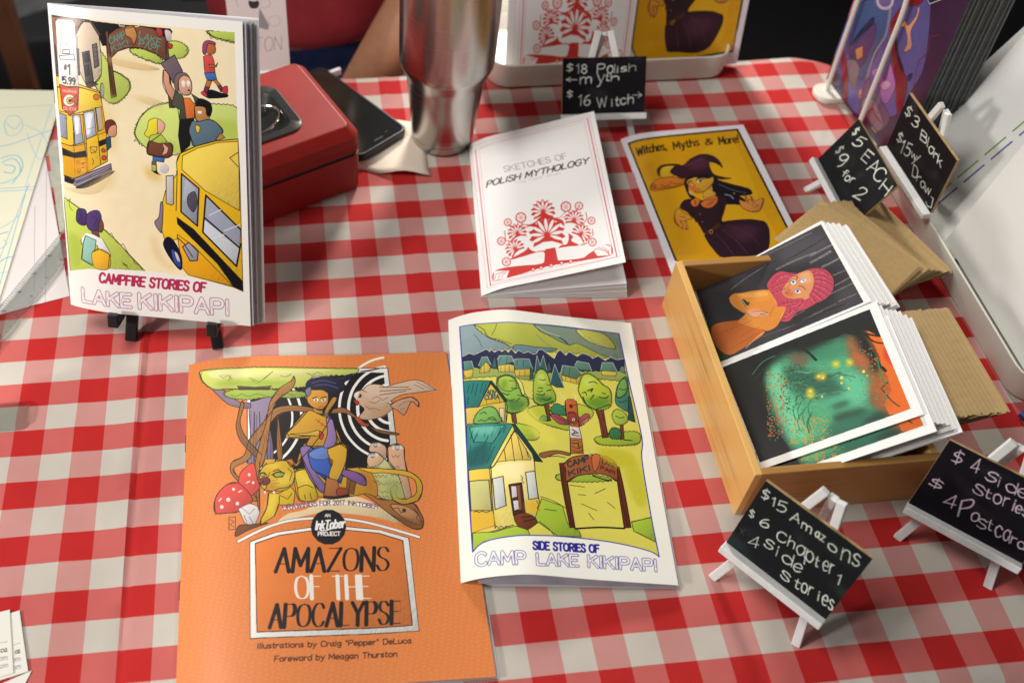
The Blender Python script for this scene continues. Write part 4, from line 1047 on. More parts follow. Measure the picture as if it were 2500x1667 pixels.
'sket':"""B 252,250,249
L 214,90,100 10 26 1937 1920 1951
L 214,90,100 10 26 1937 98 54
L 214,90,100 10 98 54 1944 75
L 214,90,100 10 1944 75 1920 1951
L 206,50,80 38 96 1888 144 77
L 206,50,80 38 1879 1917 1900 80
L 206,50,80 16 96 1888 1879 1917
L 206,50,80 16 144 77 1900 80
L 214,90,100 10 155 1865 174 110 1861 121 1822 1880 155 1865
T 168,160,158 38 520 1440 1475 1425 505 1519 SKETCHES OF
T 40,40,44 56 219 1299 1760 1295 248 1374 POLISH MYTHOLOGY
T 206,204,204 13 664 1244 1339 1241 662 1281 Craig "Pepper" DeLuca
F 214,52,46 ~ 447 312 704 390 719 495 752 579 887 644 765 667 611 770 747 689 875 702 944 743 1030 754 1127 707 1262 643 1279 512 1365 424 1335 377 1462 300 1566 315 1423 307 1219 294 1101 317 1086 232 1118 184 1432 151 1538 182 1751 245 1861 207 1819 112 1524 116 930 141 523 110 213 108 204 213 334 231 637 210 857 189 936 243 937 313 838 331 632 315
F 252,250,248 ~ 719 495 780 628 937 698 1102 684 1252 590 1309 453 1270 354 1189 352 1101 317 881 341 820 343 745 392
F 252,250,248 ~ 442 270 611 310 795 313 928 314 942 242 897 190 697 203 499 234
F 252,250,248 ~ 1105 316 1284 317 1460 292 1562 298 1609 237 1464 213 1297 176 1137 180 1102 230
F 214,52,46 - 959 344 1101 343 1114 159 914 170
F 252,250,248 - 216 226 431 185 380 101 192 114
F 252,250,248 - 1612 202 1752 253 1851 208 1829 110 1647 136
L 214,52,46 19 202 111 243 184 432 194
L 214,52,46 19 1627 225 1755 175 1819 109
L 214,52,46 19 257 116 295 171 406 178
L 214,52,46 19 1677 230 1778 171 1807 111
L 214,52,46 19 310 125 346 159 377 161
L 214,52,46 19 1728 234 1802 166 1796 113
F 214,52,46 - 1218 356 1199 421 1268 443 1221 495 1270 543 1202 575 1224 638 1150 643 1136 710 1067 685 1025 746 977 696 910 735 893 669 815 680 832 613 760 593 806 538 754 494 821 458 797 398 947 436 1074 422
F 250,245,243 ~ 1051 492 1119 442 1190 414 1224 414 1204 439 1137 476 1052 496
F 250,245,243 ~ 1054 510 1140 491 1216 494 1246 508 1214 525 1136 530 1055 512
F 250,245,243 ~ 1049 527 1133 545 1195 580 1214 605 1177 607 1109 578 1047 529
F 250,245,243 ~ 1037 540 1097 592 1132 650 1133 681 1102 667 1057 614 1033 541
F 250,245,243 ~ 1017 546 1041 619 1040 687 1022 718 1003 693 997 624 1015 546
F 250,245,243 ~ 998 544 979 622 941 685 911 706 910 673 939 606 996 545
F 250,245,243 ~ 982 535 926 598 861 640 824 645 839 617 900 569 982 533
F 250,245,243 ~ 975 520 894 554 816 565 784 555 812 535 888 517 975 518
F 250,245,243 ~ 977 503 889 500 818 478 796 457 832 449 904 464 976 500
F 214,52,46 - 1144 692 1132 737 1181 751 1150 791 1185 821 1139 846 1157 890 1102 895 1096 944 1048 927 1019 971 986 936 939 967 926 920 874 930 882 883 833 870 863 831 825 801 871 773 852 732 957 754 1045 742
F 250,245,243 ~ 1030 793 1077 756 1125 733 1150 732 1137 751 1091 779 1033 794
F 250,245,243 ~ 1034 803 1093 788 1146 788 1168 799 1145 811 1091 816 1035 805
F 250,245,243 ~ 1032 815 1089 826 1135 850 1147 869 1122 870 1074 852 1030 817
F 250,245,243 ~ 1021 827 1065 861 1091 901 1092 924 1072 915 1040 878 1021 827
F 250,245,243 ~ 1009 831 1028 882 1029 929 1018 952 1005 934 997 886 1007 831
F 250,245,243 ~ 996 830 986 885 961 930 940 946 939 923 957 876 994 830
F 250,245,243 ~ 985 825 948 870 904 902 879 907 888 884 929 849 983 823
F 250,245,243 ~ 979 813 924 839 870 850 846 843 867 828 918 814 978 811
F 250,245,243 ~ 979 802 920 802 869 788 852 773 876 766 929 776 979 800
F 214,52,46 - 731 552 711 584 743 606 709 628 728 660 688 669 687 706 648 700 630 735 597 713 565 739 548 706 507 718 509 681 468 678 487 643 454 626 488 599 467 568 508 558 505 522 577 561 645 571
F 250,245,243 ~ 620 606 665 585 706 580 726 584 711 595 668 607 620 606
F 250,245,243 ~ 620 615 668 616 707 627 721 639 701 645 660 636 620 617
F 250,245,243 ~ 614 624 655 644 682 672 686 688 669 683 636 660 615 625
F 250,245,243 ~ 605 629 628 665 638 702 631 718 617 708 604 671 605 629
F 250,245,243 ~ 595 631 596 673 582 710 569 724 565 708 572 670 592 631
F 250,245,243 ~ 586 627 564 666 532 696 514 703 518 685 545 654 583 626
F 250,245,243 ~ 578 619 538 647 498 661 479 661 492 646 531 628 578 619
F 250,245,243 ~ 577 610 530 619 488 616 472 606 490 599 532 599 577 610
F 250,245,243 ~ 580 603 537 589 503 569 495 554 514 555 551 571 582 600
F 214,52,46 - 686 411 655 436 676 467 636 479 641 514 599 511 585 545 551 526 522 555 503 524 464 540 461 503 419 503 436 468 401 453 431 426 409 399 448 384 442 350 483 352 493 317 544 374 601 403
F 250,245,243 ~ 565 429 612 424 654 431 668 441 650 448 609 445 566 431
F 250,245,243 ~ 560 439 604 453 636 475 642 492 623 490 590 471 561 440
F 250,245,243 ~ 553 445 580 476 595 510 593 528 577 518 558 486 551 446
F 250,245,243 ~ 543 447 548 487 543 524 530 541 524 526 526 488 541 448
F 250,245,243 ~ 532 445 517 486 490 517 472 526 474 509 495 475 530 446
F 250,245,243 ~ 525 440 490 471 451 489 430 491 441 474 478 453 523 438
F 250,245,243 ~ 522 431 477 445 433 447 416 440 433 429 476 423 522 429
F 250,245,243 ~ 523 422 477 416 442 399 432 387 450 384 489 396 525 420
F 250,245,243 ~ 530 414 496 390 474 360 472 343 489 349 515 376 532 413
F 214,52,46 - 1492 508 1497 543 1537 543 1526 577 1562 592 1534 619 1561 647 1522 662 1532 699 1490 698 1483 735 1446 718 1421 749 1397 721 1361 739 1352 704 1311 707 1321 671 1283 659 1309 628 1281 602 1369 594 1431 567
F 250,245,243 ~ 1437 606 1461 569 1490 541 1507 536 1505 553 1478 582 1437 606
F 250,245,243 ~ 1442 612 1483 588 1522 576 1541 580 1529 593 1489 608 1443 614
F 250,245,243 ~ 1444 623 1491 617 1531 624 1548 633 1528 641 1487 638 1444 623
F 250,245,243 ~ 1440 631 1484 646 1516 669 1523 684 1504 682 1469 664 1440 633
F 250,245,243 ~ 1433 638 1462 669 1477 704 1476 721 1460 712 1439 679 1431 638
F 250,245,243 ~ 1421 640 1431 680 1426 718 1414 734 1407 719 1406 682 1421 640
F 250,245,243 ~ 1412 638 1397 680 1375 712 1355 722 1356 703 1377 669 1410 637
F 250,245,243 ~ 1403 633 1369 663 1333 682 1313 684 1322 667 1358 646 1403 631
F 250,245,243 ~ 1401 624 1356 637 1313 640 1295 632 1312 622 1354 617 1401 622
F 214,52,46 - 1495 315 1515 344 1552 328 1557 362 1598 362 1586 395 1622 410 1595 436 1621 463 1583 478 1593 514 1552 513 1545 548 1509 532 1484 562 1460 534 1422 553 1416 518 1375 521 1385 485 1348 472 1424 434 1467 387
F 250,245,243 ~ 1490 419 1494 378 1509 343 1523 332 1526 349 1515 384 1492 419
F 250,245,243 ~ 1499 423 1524 388 1555 363 1573 359 1568 374 1541 402 1501 424
F 250,245,243 ~ 1505 431 1545 409 1585 399 1604 403 1591 416 1551 429 1505 433
F 250,245,243 ~ 1506 439 1553 437 1592 444 1607 455 1588 461 1547 458 1505 441
F 250,245,243 ~ 1502 449 1544 464 1573 489 1580 503 1562 502 1529 481 1500 449
F 250,245,243 ~ 1493 454 1520 487 1533 522 1532 538 1516 527 1499 494 1491 455
F 250,245,243 ~ 1483 456 1489 496 1482 534 1471 548 1464 532 1467 495 1481 457
F 250,245,243 ~ 1473 455 1456 494 1431 524 1414 533 1415 514 1437 481 1472 453
F 250,245,243 ~ 1465 447 1430 476 1393 494 1374 494 1384 479 1420 458 1465 446
F 214,52,46 - 542 758 533 737 515 723 491 717 465 722 443 736 429 757 426 780 435 801 453 816 478 821 503 817 525 802 539 782
F 252,236,234 - 530 761 523 744 509 733 489 728 469 732 452 743 441 760 439 778 445 794 460 806 479 810 499 806 517 795 527 779
L 214,52,46 13 484 769 530 761
L 214,52,46 13 484 769 503 730
L 214,52,46 13 484 769 457 739
L 214,52,46 13 484 769 439 778
L 214,52,46 13 484 769 466 808
L 214,52,46 13 484 769 511 800
F 214,52,46 - 756 780 744 752 719 732 686 725 651 731 622 750 603 778 599 809 611 838 636 858 670 866 705 859 734 840 753 812
F 252,236,234 - 740 783 730 761 710 745 684 739 657 744 634 759 619 782 616 806 625 829 645 845 671 851 699 846 722 830 737 808
L 214,52,46 13 678 795 740 783
L 214,52,46 13 678 795 702 744
L 214,52,46 13 678 795 641 755
L 214,52,46 13 678 795 616 806
L 214,52,46 13 678 795 653 846
L 214,52,46 13 678 795 715 835
F 214,52,46 - 424 544 416 522 396 507 370 502 343 508 319 524 304 547 300 571 309 593 329 607 355 611 383 605 406 590 421 568
F 252,236,234 - 412 546 405 529 390 517 369 513 347 518 328 531 316 549 313 568 320 585 336 597 357 600 379 595 398 583 410 566
L 214,52,46 13 363 556 412 546
L 214,52,46 13 363 556 383 516
L 214,52,46 13 363 556 334 527
L 214,52,46 13 363 556 313 568
L 214,52,46 13 363 556 342 597
L 214,52,46 13 363 556 392 587
F 214,52,46 - 468 283 459 260 439 244 412 239 383 244 358 260 342 283 339 308 348 330 369 345 396 350 425 345 449 330 465 307
F 252,236,234 - 456 285 448 266 432 254 410 249 387 253 367 266 354 285 351 305 359 323 375 335 398 340 421 335 441 323 453 305
L 214,52,46 13 404 294 454 285
L 214,52,46 13 404 294 423 254
L 214,52,46 13 404 294 375 263
L 214,52,46 13 404 294 353 304
L 214,52,46 13 404 294 384 335
L 214,52,46 13 404 294 433 326
F 214,52,46 - 1414 788 1401 760 1375 740 1342 733 1308 740 1280 760 1263 788 1260 819 1273 848 1299 867 1333 874 1367 867 1395 847 1412 819
F 252,236,234 - 1398 791 1387 769 1367 754 1341 748 1314 754 1292 769 1278 791 1277 816 1287 838 1307 854 1334 859 1361 854 1383 838 1396 816
L 214,52,46 13 1337 803 1398 791
L 214,52,46 13 1337 803 1359 752
L 214,52,46 13 1337 803 1299 765
L 214,52,46 13 1337 803 1277 816
L 214,52,46 13 1337 803 1315 855
L 214,52,46 13 1337 803 1376 842
F 214,52,46 - 1580 763 1570 741 1549 726 1523 720 1496 726 1474 741 1461 763 1460 788 1470 810 1491 825 1517 831 1544 825 1566 810 1579 788
F 252,236,234 - 1568 766 1560 748 1543 736 1523 731 1501 736 1484 748 1473 766 1472 785 1480 803 1497 815 1518 820 1539 815 1557 803 1567 785
L 214,52,46 13 1520 775 1568 766
L 214,52,46 13 1520 775 1537 735
L 214,52,46 13 1520 775 1489 745
L 214,52,46 13 1520 775 1472 785
L 214,52,46 13 1520 775 1503 816
L 214,52,46 13 1520 775 1551 806
F 214,52,46 - 1709 550 1699 530 1680 516 1656 511 1632 516 1612 530 1600 550 1599 572 1609 592 1627 606 1652 611 1676 606 1696 592 1708 572
F 252,236,234 - 1697 552 1689 537 1674 526 1656 522 1636 526 1621 536 1611 552 1611 570 1618 585 1633 596 1652 600 1671 596 1687 585 1696 570
L 214,52,46 13 1654 561 1697 552
L 214,52,46 13 1654 561 1668 524
L 214,52,46 13 1654 561 1625 532
L 214,52,46 13 1654 561 1611 570
L 214,52,46 13 1654 561 1639 598
L 214,52,46 13 1654 561 1682 590
F 214,52,46 - 1672 295 1661 274 1642 260 1616 255 1591 259 1570 274 1557 294 1556 317 1566 338 1586 352 1611 358 1637 353 1658 338 1671 318
F 252,236,234 - 1660 297 1652 280 1636 269 1616 265 1595 269 1578 280 1569 296 1568 315 1576 331 1592 343 1612 347 1633 343 1649 332 1659 315
L 214,52,46 13 1614 306 1660 297
L 214,52,46 13 1614 306 1630 268
L 214,52,46 13 1614 306 1584 277
L 214,52,46 13 1614 306 1568 315
L 214,52,46 13 1614 306 1598 344
L 214,52,46 13 1614 306 1644 335
L 214,52,46 31 480 738 600 689 764 659
L 214,52,46 31 670 740 706 697 871 675
L 214,52,46 31 426 675 425 547 576 511
L 214,52,46 31 1322 741 1228 686 1126 698
L 214,52,46 31 1511 749 1399 707 1268 678
L 214,52,46 31 1600 676 1593 595 1510 539
L 214,52,46 31 1646 458 1641 388 1530 339
F 214,52,46 - 707 144 762 165 811 139 755 118
F 252,250,248 - 739 143 761 155 778 140 757 128
F 214,52,46 - 818 146 873 167 922 141 866 121
F 252,250,248 - 850 146 872 157 890 142 868 131
F 214,52,46 - 959 146 1014 167 1062 141 1007 121
F 252,250,248 - 991 146 1013 157 1030 142 1008 130
F 214,52,46 - 1104 149 1160 169 1207 143 1151 123
F 252,250,248 - 1136 148 1158 159 1175 144 1153 133
F 214,52,46 - 1229 142 1285 163 1332 137 1276 117
F 252,250,248 - 1261 142 1283 153 1300 138 1278 127""",
'witch':"""B 240,236,242
F 20,18,14 - 69 1913 1879 1944 1893 400 1902 143 299 -9 104 249
F 226,164,10 - 94 1890 1846 1916 1872 402 1881 164 314 24 122 253
F 232,176,20 ~ 1201 1662 1705 1736 1666 760 1623 268 1048 422 689 1058
T 30,24,12 64 136 1691 617 1712 165 1804 Witches,
T 30,24,12 64 729 1701 1153 1734 754 1811 Myths
T 30,24,12 64 1255 1726 1376 1735 1280 1816 &
T 30,24,12 64 1474 1720 1795 1729 1505 1833 More!
F 40,34,10 ~ 325 1331 336 1436 454 1497 658 1491 735 1457 594 1450 458 1454 373 1388
F 230,184,40 ~ 355 1348 410 1448 536 1473 660 1443 592 1342 435 1296
F 226,130,36 ~ 139 1207 200 1273 327 1310 509 1309 668 1259 658 1186 416 1151 196 1159
L 120,60,20 19 139 1207 200 1273 327 1310 509 1309 668 1259
L 120,60,20 19 168 1198 420 1161 636 1189
F 200,110,30 - 232 1223 224 1212 213 1205 199 1203 187 1206 178 1214 174 1226 176 1238 184 1248 195 1255 208 1257 221 1254 230 1246 234 1235
F 56,22,36 ~ 529 1381 616 1447 784 1463 939 1549 1124 1597 1272 1567 1348 1482 1352 1372 1300 1431 1204 1472 1172 1453 1168 1300 1296 1235 1409 1208 1259 1206 1099 1252 889 1292 695 1267 583 1322
L 30,14,20 19 529 1381 616 1447 784 1463 939 1549 1124 1597
F 24,16,28 ~ 1131 1271 1211 1200 1399 1119 1607 1037 1598 953 1383 952 1338 998 1202 907 1054 879 1035 1026
F 24,16,28 ~ 1251 1006 1437 926 1472 820 1259 840 1097 875
F 24,16,28 ~ 686 1247 899 1313 1120 1272 1113 1187 972 1178 826 1255 723 1180 689 1058 748 990 674 977 646 1062
F 222,166,50 ~ 709 1223 879 1271 1045 1236 1143 1249 1103 1167 968 1073 797 1047 726 1137
L 160,60,40 19 745 1178 785 1069 871 1061
F 246,210,130 ~ 868 1217 931 1246 977 1216 929 1182 876 1187
F 120,60,40 - 944 1210 938 1203 930 1197 920 1194 912 1195 905 1199 903 1206 905 1214 911 1222 919 1228 929 1230 937 1230 944 1225 946 1219
F 30,14,20 - 935 1211 932 1207 928 1204 922 1202 917 1202 914 1205 913 1209 914 1213 917 1217 921 1221 927 1222 932 1222 935 1219 936 1216
L 30,14,20 26 863 1226 934 1252 989 1224
F 246,210,130 ~ 714 1180 764 1201 792 1173 746 1152
F 30,14,20 - 758 1176 755 1173 751 1170 747 1169 743 1169 741 1171 739 1174 740 1178 743 1181 746 1184 751 1185 755 1185 757 1183 758 1180
L 30,14,20 19 707 1185 762 1205 801 1181
L 40,20,20 26 741 1220 801 1225
L 40,20,20 26 896 1259 1011 1260
L 160,50,40 26 798 1097 862 1099
L 160,80,40 15 823 1170 787 1132 811 1125
F 226,170,60 - 893 1059 999 1091 1078 1022 1018 944 855 980
F 48,24,34 ~ 451 880 559 969 696 975 858 938 1059 982 1190 928 1092 774 983 644 1058 617 783 507 649 502 616 662 543 789
F 226,120,50 ~ 645 939 743 980 794 944 714 871 650 877
F 226,120,50 ~ 786 904 910 954 1059 982 1042 901 918 831 811 841
L 90,40,30 19 708 953 702 892
L 90,40,30 19 873 876 978 907
L 30,14,20 19 451 880 559 969 659 968
L 30,14,20 19 543 789 616 662 649 502
F 230,160,50 ~ 344 814 426 873 480 797 551 758 554 709 458 700 448 584 353 616 294 703
L 150,70,30 19 344 814 294 703 353 616 448 584
L 150,70,30 19 374 711 403 629
F 230,150,70 ~ 1374 891 1471 861 1490 963 1524 877 1577 934 1589 871 1632 867 1749 876 1613 724 1465 718 1367 789
L 120,60,30 19 1471 861 1580 768
L 120,60,30 19 1546 875 1612 786
F 48,20,36 ~ 641 484 783 507 1037 619 1368 617 1590 575 1608 464 1469 226 1257 154 920 170 735 189 662 348
L 28,14,20 39 1041 629 1371 623 1590 575 1608 464 1469 226 1257 154
L 28,14,20 39 641 484 662 348 735 189
F 80,40,30 - 658 520 931 629 946 569 703 477
F 190,130,60 - 787 510 777 498 763 489 747 484 732 486 722 493 717 504 720 517 730 530 744 539 760 543 775 542 786 535 790 523
F 48,24,34 - 772 512 767 505 759 500 750 497 742 498 736 502 733 508 735 516 740 523 748 528 757 530 766 530 772 526 774 519
F 180,140,120 - 715 760 713 757 709 754 705 753 701 754 699 755 697 758 698 762 701 765 704 767 708 768 712 768 715 766 716 763
F 180,140,120 - 697 653 695 649 691 647 687 646 684 646 681 648 680 651 681 654 683 658 686 660 691 661 694 661 697 659 698 656
G 206,140,8 322 203 1550 303 1572 306 1313 208 1292
G 90,40,60 193 897 1509 1150 1554 1124 1402 839 1383
L 100,60,80 19 770 1432 932 1484 1140 1533
G 80,40,60 322 999 544 1334 551 1462 459 1135 337
L 90,50,70 16 816 484 889 323 929 188
L 90,50,70 16 927 531 1062 363 1143 184
L 90,50,70 16 1039 579 1276 439 1365 275
L 180,180,200 19 1198 990 1275 962 1298 918
L 200,200,210 26 688 1079 691 1037
L 110,110,130 16 1181 1139 1358 1038 1532 980
L 120,60,30 15 344 814 313 720 353 616 448 584
L 120,60,30 15 395 708 470 679
L 120,60,30 15 400 767 475 738
L 120,60,20 15 460 1250 529 1201 624 1211
L 120,60,20 15 314 1227 361 1179 442 1210
L 120,40,20 13 720 1222 726 1137 775 1049 915 1057 1095 1167
G 226,110,50 155 723 1180 813 1129 806 1067 729 1095
L 226,150,70 45 1451 822 1385 890
L 226,150,70 45 1472 820 1480 943
L 226,150,70 45 1515 816 1575 930
L 226,150,70 45 1548 792 1701 871
L 226,150,70 45 370 653 304 604
L 226,150,70 45 411 647 379 577
L 226,150,70 45 440 663 448 584
L 120,60,30 13 1488 859 1491 921
L 120,60,30 13 1553 845 1592 912
L 120,60,30 13 382 631 350 585
L 120,60,30 13 431 633 421 584
L 90,40,30 13 846 960 923 932 1040 942
L 120,60,30 15 1374 891 1367 789 1465 718 1613 724 1749 876
L 120,60,30 15 1490 963 1482 860 1524 877
L 120,60,30 15 1577 934 1557 853
L 30,14,20 19 610 862 595 664
L 30,14,20 19 1068 817 950 667
M 240,236,242 69 1913 1879 1944 1893 400 1902 143 299 -9 104 249
L 20,18,14 26 79 1909 104 249
L 20,18,14 26 79 1909 1874 1933
L 20,18,14 26 1874 1933 1893 400""",
'card1':"""B 252,252,250
F 58,54,60 - -8 54 66 1969 1954 1911 1885 20
G 30,28,34 572 159 41 136 354 543 606 1103 562 1142 411 973 17
G 34,32,36 445 514 956 521 1342 979 1807 1480 1777 1853 1267 1780 981
G 78,74,80 318 145 1358 234 1868 594 1889 521 1342
G 70,66,72 318 1499 1704 1532 1934 1894 1899 1977 1617
Y 150,146,140 44 404 491 333 758 290 1068
Y 160,156,150 70 483 1159 506 1442 560 1712
Y 140,136,130 51 80 1078 116 1466 131 1805
Y 170,166,158 95 706 1594 707 1758 694 1883
Y 160,156,150 76 575 1636 578 1871 579 1965
Y 170,166,158 83 904 1698 915 1805 908 1950
Y 160,156,150 51 1173 1757 1196 1915
Y 166,162,154 57 1380 1716 1370 1967
Y 150,146,140 51 1489 1597 1508 1943
Y 150,146,140 51 1710 1654 1728 1886
Y 140,136,130 44 1597 1071 1587 1234
Y 140,136,130 38 1741 1300 1735 1607
Y 140,136,130 38 1766 1161 1763 1425
Y 120,116,112 32 1786 890 1789 1286
Y 120,116,112 32 1740 634 1780 981
Y 24,22,26 57 419 1324 395 1718
Y 24,22,26 57 1773 1071 1819 1710
Y 24,22,26 44 263 777 312 1209
Y 24,22,26 44 395 1718 368 1966
F 26,56,30 ~ 791 -43 899 130 1187 68 1711 96 1889 216 1889 12 1406 -73
F 206,108,30 ~ 1062 71 1017 177 1142 411 1256 595 1554 704 1706 643 1768 470 1815 301 1815 164 1609 71 1330 37
F 226,140,48 ~ 895 614 859 767 942 958 1224 1044 1409 1020 1566 916 1661 834 1668 720 1582 665 1428 552 1193 422 1086 543
F 232,148,56 ~ 558 429 514 502 589 618 668 769 806 948 942 958 995 826 911 706 884 641 755 601 730 564 999 588 1055 531 835 448 680 420
F 240,170,84 ~ 578 548 696 737 789 881 892 901 807 732 688 594
F 34,60,44 - 814 601 877 652 943 611
F 226,150,100 - 942 958 1024 1053 1164 1070 1234 949 1097 944
F 200,120,80 - 1093 987 1164 1070 1243 960
F 196,66,88 ~ 700 948 584 1058 562 1185 688 1291 795 1401 814 1536 933 1684 1132 1738 1309 1717 1475 1628 1535 1499 1537 1405 1563 1264 1552 1133 1655 1015 1572 914 1453 985 1339 1044 1237 952 1130 963 898 947
F 222,148,92 ~ 997 1070 903 1134 805 1262 792 1407 860 1531 1042 1525 1181 1464 1297 1360 1288 1254 1211 1144 1097 1079
G 206,110,70 165 1007 1081 956 1166 1071 1203 1186 1192 1139 1114
G 236,176,120 127 821 1393 886 1514 1065 1481 1034 1399
F 222,148,92 ~ 1307 1276 1278 1348 1332 1363 1368 1310
F 238,236,244 ~ 879 1240 848 1282 891 1302 948 1290 948 1252
F 70,110,196 - 911 1287 922 1282 927 1275 927 1267 921 1261 911 1256 898 1255 885 1257 875 1262 869 1269 869 1276 875 1283 886 1287 899 1289
F 20,20,60 - 908 1283 913 1280 916 1277 916 1273 913 1270 908 1268 901 1267 895 1268 890 1270 887 1274 887 1278 890 1281 895 1283 902 1284
F 238,236,244 ~ 1087 1230 1063 1270 1125 1293 1174 1283 1149 1245
F 70,110,196 - 1128 1278 1140 1273 1146 1265 1146 1257 1140 1249 1128 1245 1114 1243 1100 1245 1088 1251 1082 1258 1082 1266 1088 1274 1100 1279 1114 1280
F 20,20,60 - 1122 1271 1127 1268 1130 1265 1130 1261 1127 1258 1122 1256 1116 1255 1109 1256 1104 1259 1101 1262 1101 1266 1104 1269 1109 1271 1116 1272
F 238,236,244 ~ 953 1353 926 1408 978 1439 1011 1410 1009 1369
F 110,150,200 - 984 1412 992 1407 997 1401 997 1395 992 1389 983 1385 972 1384 961 1386 952 1390 947 1396 947 1403 952 1408 961 1412 972 1413
L 110,40,60 19 869 1238 845 1278 875 1302
L 110,40,60 19 1080 1232 1060 1275 1128 1297
L 70,60,80 13 950 1350 926 1408 981 1442
L 150,50,80 32 891 1321 851 1351 815 1348
L 160,70,80 38 1033 1311 1081 1348 1165 1359
L 170,80,60 16 909 1226 956 1166 1022 1175 1032 1158
L 180,40,60 25 1034 1102 1023 1128 1069 1133 1069 1152
L 90,40,30 13 997 1070 1097 1079 1211 1144 1288 1254
L 112,24,50 17 822 1346 688 1196 721 995
L 226,104,126 29 789 1281 699 1181 716 1081
L 130,30,56 13 742 1228 810 1229 827 1220
L 130,30,56 13 711 1123 780 1124 797 1115
L 112,24,50 17 798 1377 688 1244 636 1091
L 226,104,126 29 770 1317 700 1229 674 1152
L 130,30,56 13 697 1287 765 1283 782 1268
L 130,30,56 13 649 1200 718 1197 735 1183
L 112,24,50 17 855 1242 823 1110 789 977
L 226,104,126 29 854 1184 834 1095 818 1028
L 130,30,56 13 785 1154 858 1154 874 1145
L 130,30,56 13 765 1074 838 1075 855 1065
L 112,24,50 17 940 1147 941 1053 900 958
L 226,104,126 29 949 1100 953 1038 931 989
L 130,30,56 13 880 1084 949 1086 967 1078
L 130,30,56 13 867 1026 936 1028 955 1021
L 112,24,50 17 918 1550 981 1668 1147 1718
L 226,104,126 29 949 1575 993 1653 1075 1677
L 130,30,56 13 1031 1593 1022 1612 963 1624
L 130,30,56 13 1100 1644 1091 1663 1032 1675
L 112,24,50 17 991 1539 1078 1638 1268 1717
L 226,104,126 29 1031 1556 1089 1622 1185 1662
L 130,30,56 13 1120 1583 1110 1604 1052 1618
L 130,30,56 13 1205 1638 1195 1659 1137 1673
L 112,24,50 17 1061 1524 1189 1625 1352 1696
L 226,104,126 29 1113 1542 1201 1610 1280 1645
L 130,30,56 13 1193 1567 1186 1587 1129 1603
L 130,30,56 13 1281 1618 1272 1641 1218 1654
L 112,24,50 17 1136 1491 1286 1572 1463 1638
L 226,104,126 29 1195 1503 1298 1557 1386 1589
L 130,30,56 13 1277 1523 1273 1546 1221 1563
L 130,30,56 13 1376 1568 1372 1592 1321 1608
L 112,24,50 17 1194 1464 1367 1524 1506 1570
L 226,104,126 29 1263 1468 1379 1509 1447 1533
L 130,30,56 13 1326 1480 1327 1505 1280 1522
L 130,30,56 13 1418 1513 1418 1537 1372 1554
L 112,24,50 17 1243 1427 1417 1464 1525 1497
L 226,104,126 29 1311 1424 1429 1449 1483 1466
L 130,30,56 13 1360 1430 1365 1455 1320 1473
L 130,30,56 13 1446 1450 1448 1477 1406 1494
L 112,24,50 17 1309 1384 1436 1391 1530 1407
L 226,104,126 29 1362 1370 1448 1376 1495 1384
L 130,30,56 13 1393 1368 1409 1397 1376 1416
L 130,30,56 13 1459 1375 1475 1404 1443 1422
L 112,24,50 17 1360 1324 1443 1254 1513 1144
L 226,104,126 29 1396 1286 1455 1239 1490 1184
L 130,30,56 13 1371 1250 1436 1265 1448 1270
L 130,30,56 13 1418 1196 1480 1212 1496 1216
L 112,24,50 17 1345 1283 1382 1182 1322 1062
L 226,104,126 29 1368 1233 1394 1167 1364 1107
L 130,30,56 13 1290 1208 1361 1210 1379 1203
L 130,30,56 13 1283 1142 1354 1144 1372 1137
L 112,24,50 17 1300 1205 1287 1118 1192 1006
L 226,104,126 29 1306 1160 1299 1103 1252 1047
L 130,30,56 13 1219 1144 1286 1141 1303 1127
L 130,30,56 13 1185 1085 1252 1082 1269 1068
L 112,24,50 17 1270 1145 1273 1053 1209 978
L 226,104,126 29 1279 1099 1285 1038 1253 1001
L 130,30,56 13 1204 1093 1273 1092 1288 1081
L 130,30,56 13 1186 1043 1255 1042 1270 1031
L 112,24,50 17 1412 1218 1482 1108 1571 971
L 226,104,126 29 1445 1166 1494 1093 1539 1025
L 130,30,56 13 1427 1124 1489 1135 1503 1138
L 130,30,56 13 1474 1049 1536 1061 1551 1064
L 112,24,50 17 1447 1163 1518 1053 1565 939
L 226,104,126 29 1481 1111 1530 1038 1551 981
L 130,30,56 13 1445 1078 1511 1088 1528 1090
L 130,30,56 13 1478 1010 1544 1021 1561 1023
L 112,24,50 17 837 1529 901 1625 971 1695
L 226,104,126 29 868 1545 913 1610 948 1645
L 130,30,56 13 920 1575 905 1591 842 1600
L 130,30,56 13 963 1624 948 1640 885 1649
L 112,24,50 17 1386 1090 1502 1035 1563 961
L 226,104,126 29 1435 1056 1514 1020 1544 982
L 130,30,56 13 1413 1030 1469 1048 1478 1059
L 130,30,56 13 1466 990 1523 1011 1531 1020
L 120,60,20 15 558 429 514 502 589 618 668 769 806 948
L 120,60,20 13 558 429 680 420 835 448 1055 531
L 120,60,20 13 730 564 999 588
L 120,60,20 10 1198 917 1331 830 1365 812
L 120,60,20 15 1409 1020 1566 916 1661 834 1668 720 1582 665
L 250,220,140 15 1417 990 1533 925
L 120,60,20 10 1507 647 1496 535 1538 387
L 120,60,20 10 1605 668 1654 429 1704 189
L 120,60,20 10 1257 100 1282 378 1291 586
F 226,160,120 ~ 1026 546 1050 646 1116 724 1216 768 1285 815 1346 789 1283 704 1245 621 1103 562
L 80,40,50 13 1101 633 1167 734 1285 815 1235 716 1346 789
L 80,40,50 13 1026 546 1245 621 1276 706
L 250,236,160 19 691 568 964 597
L 250,236,160 19 1825 389 1713 551 1662 667
M 252,252,250 -8 54 66 1969 1954 1911 1885 20""",
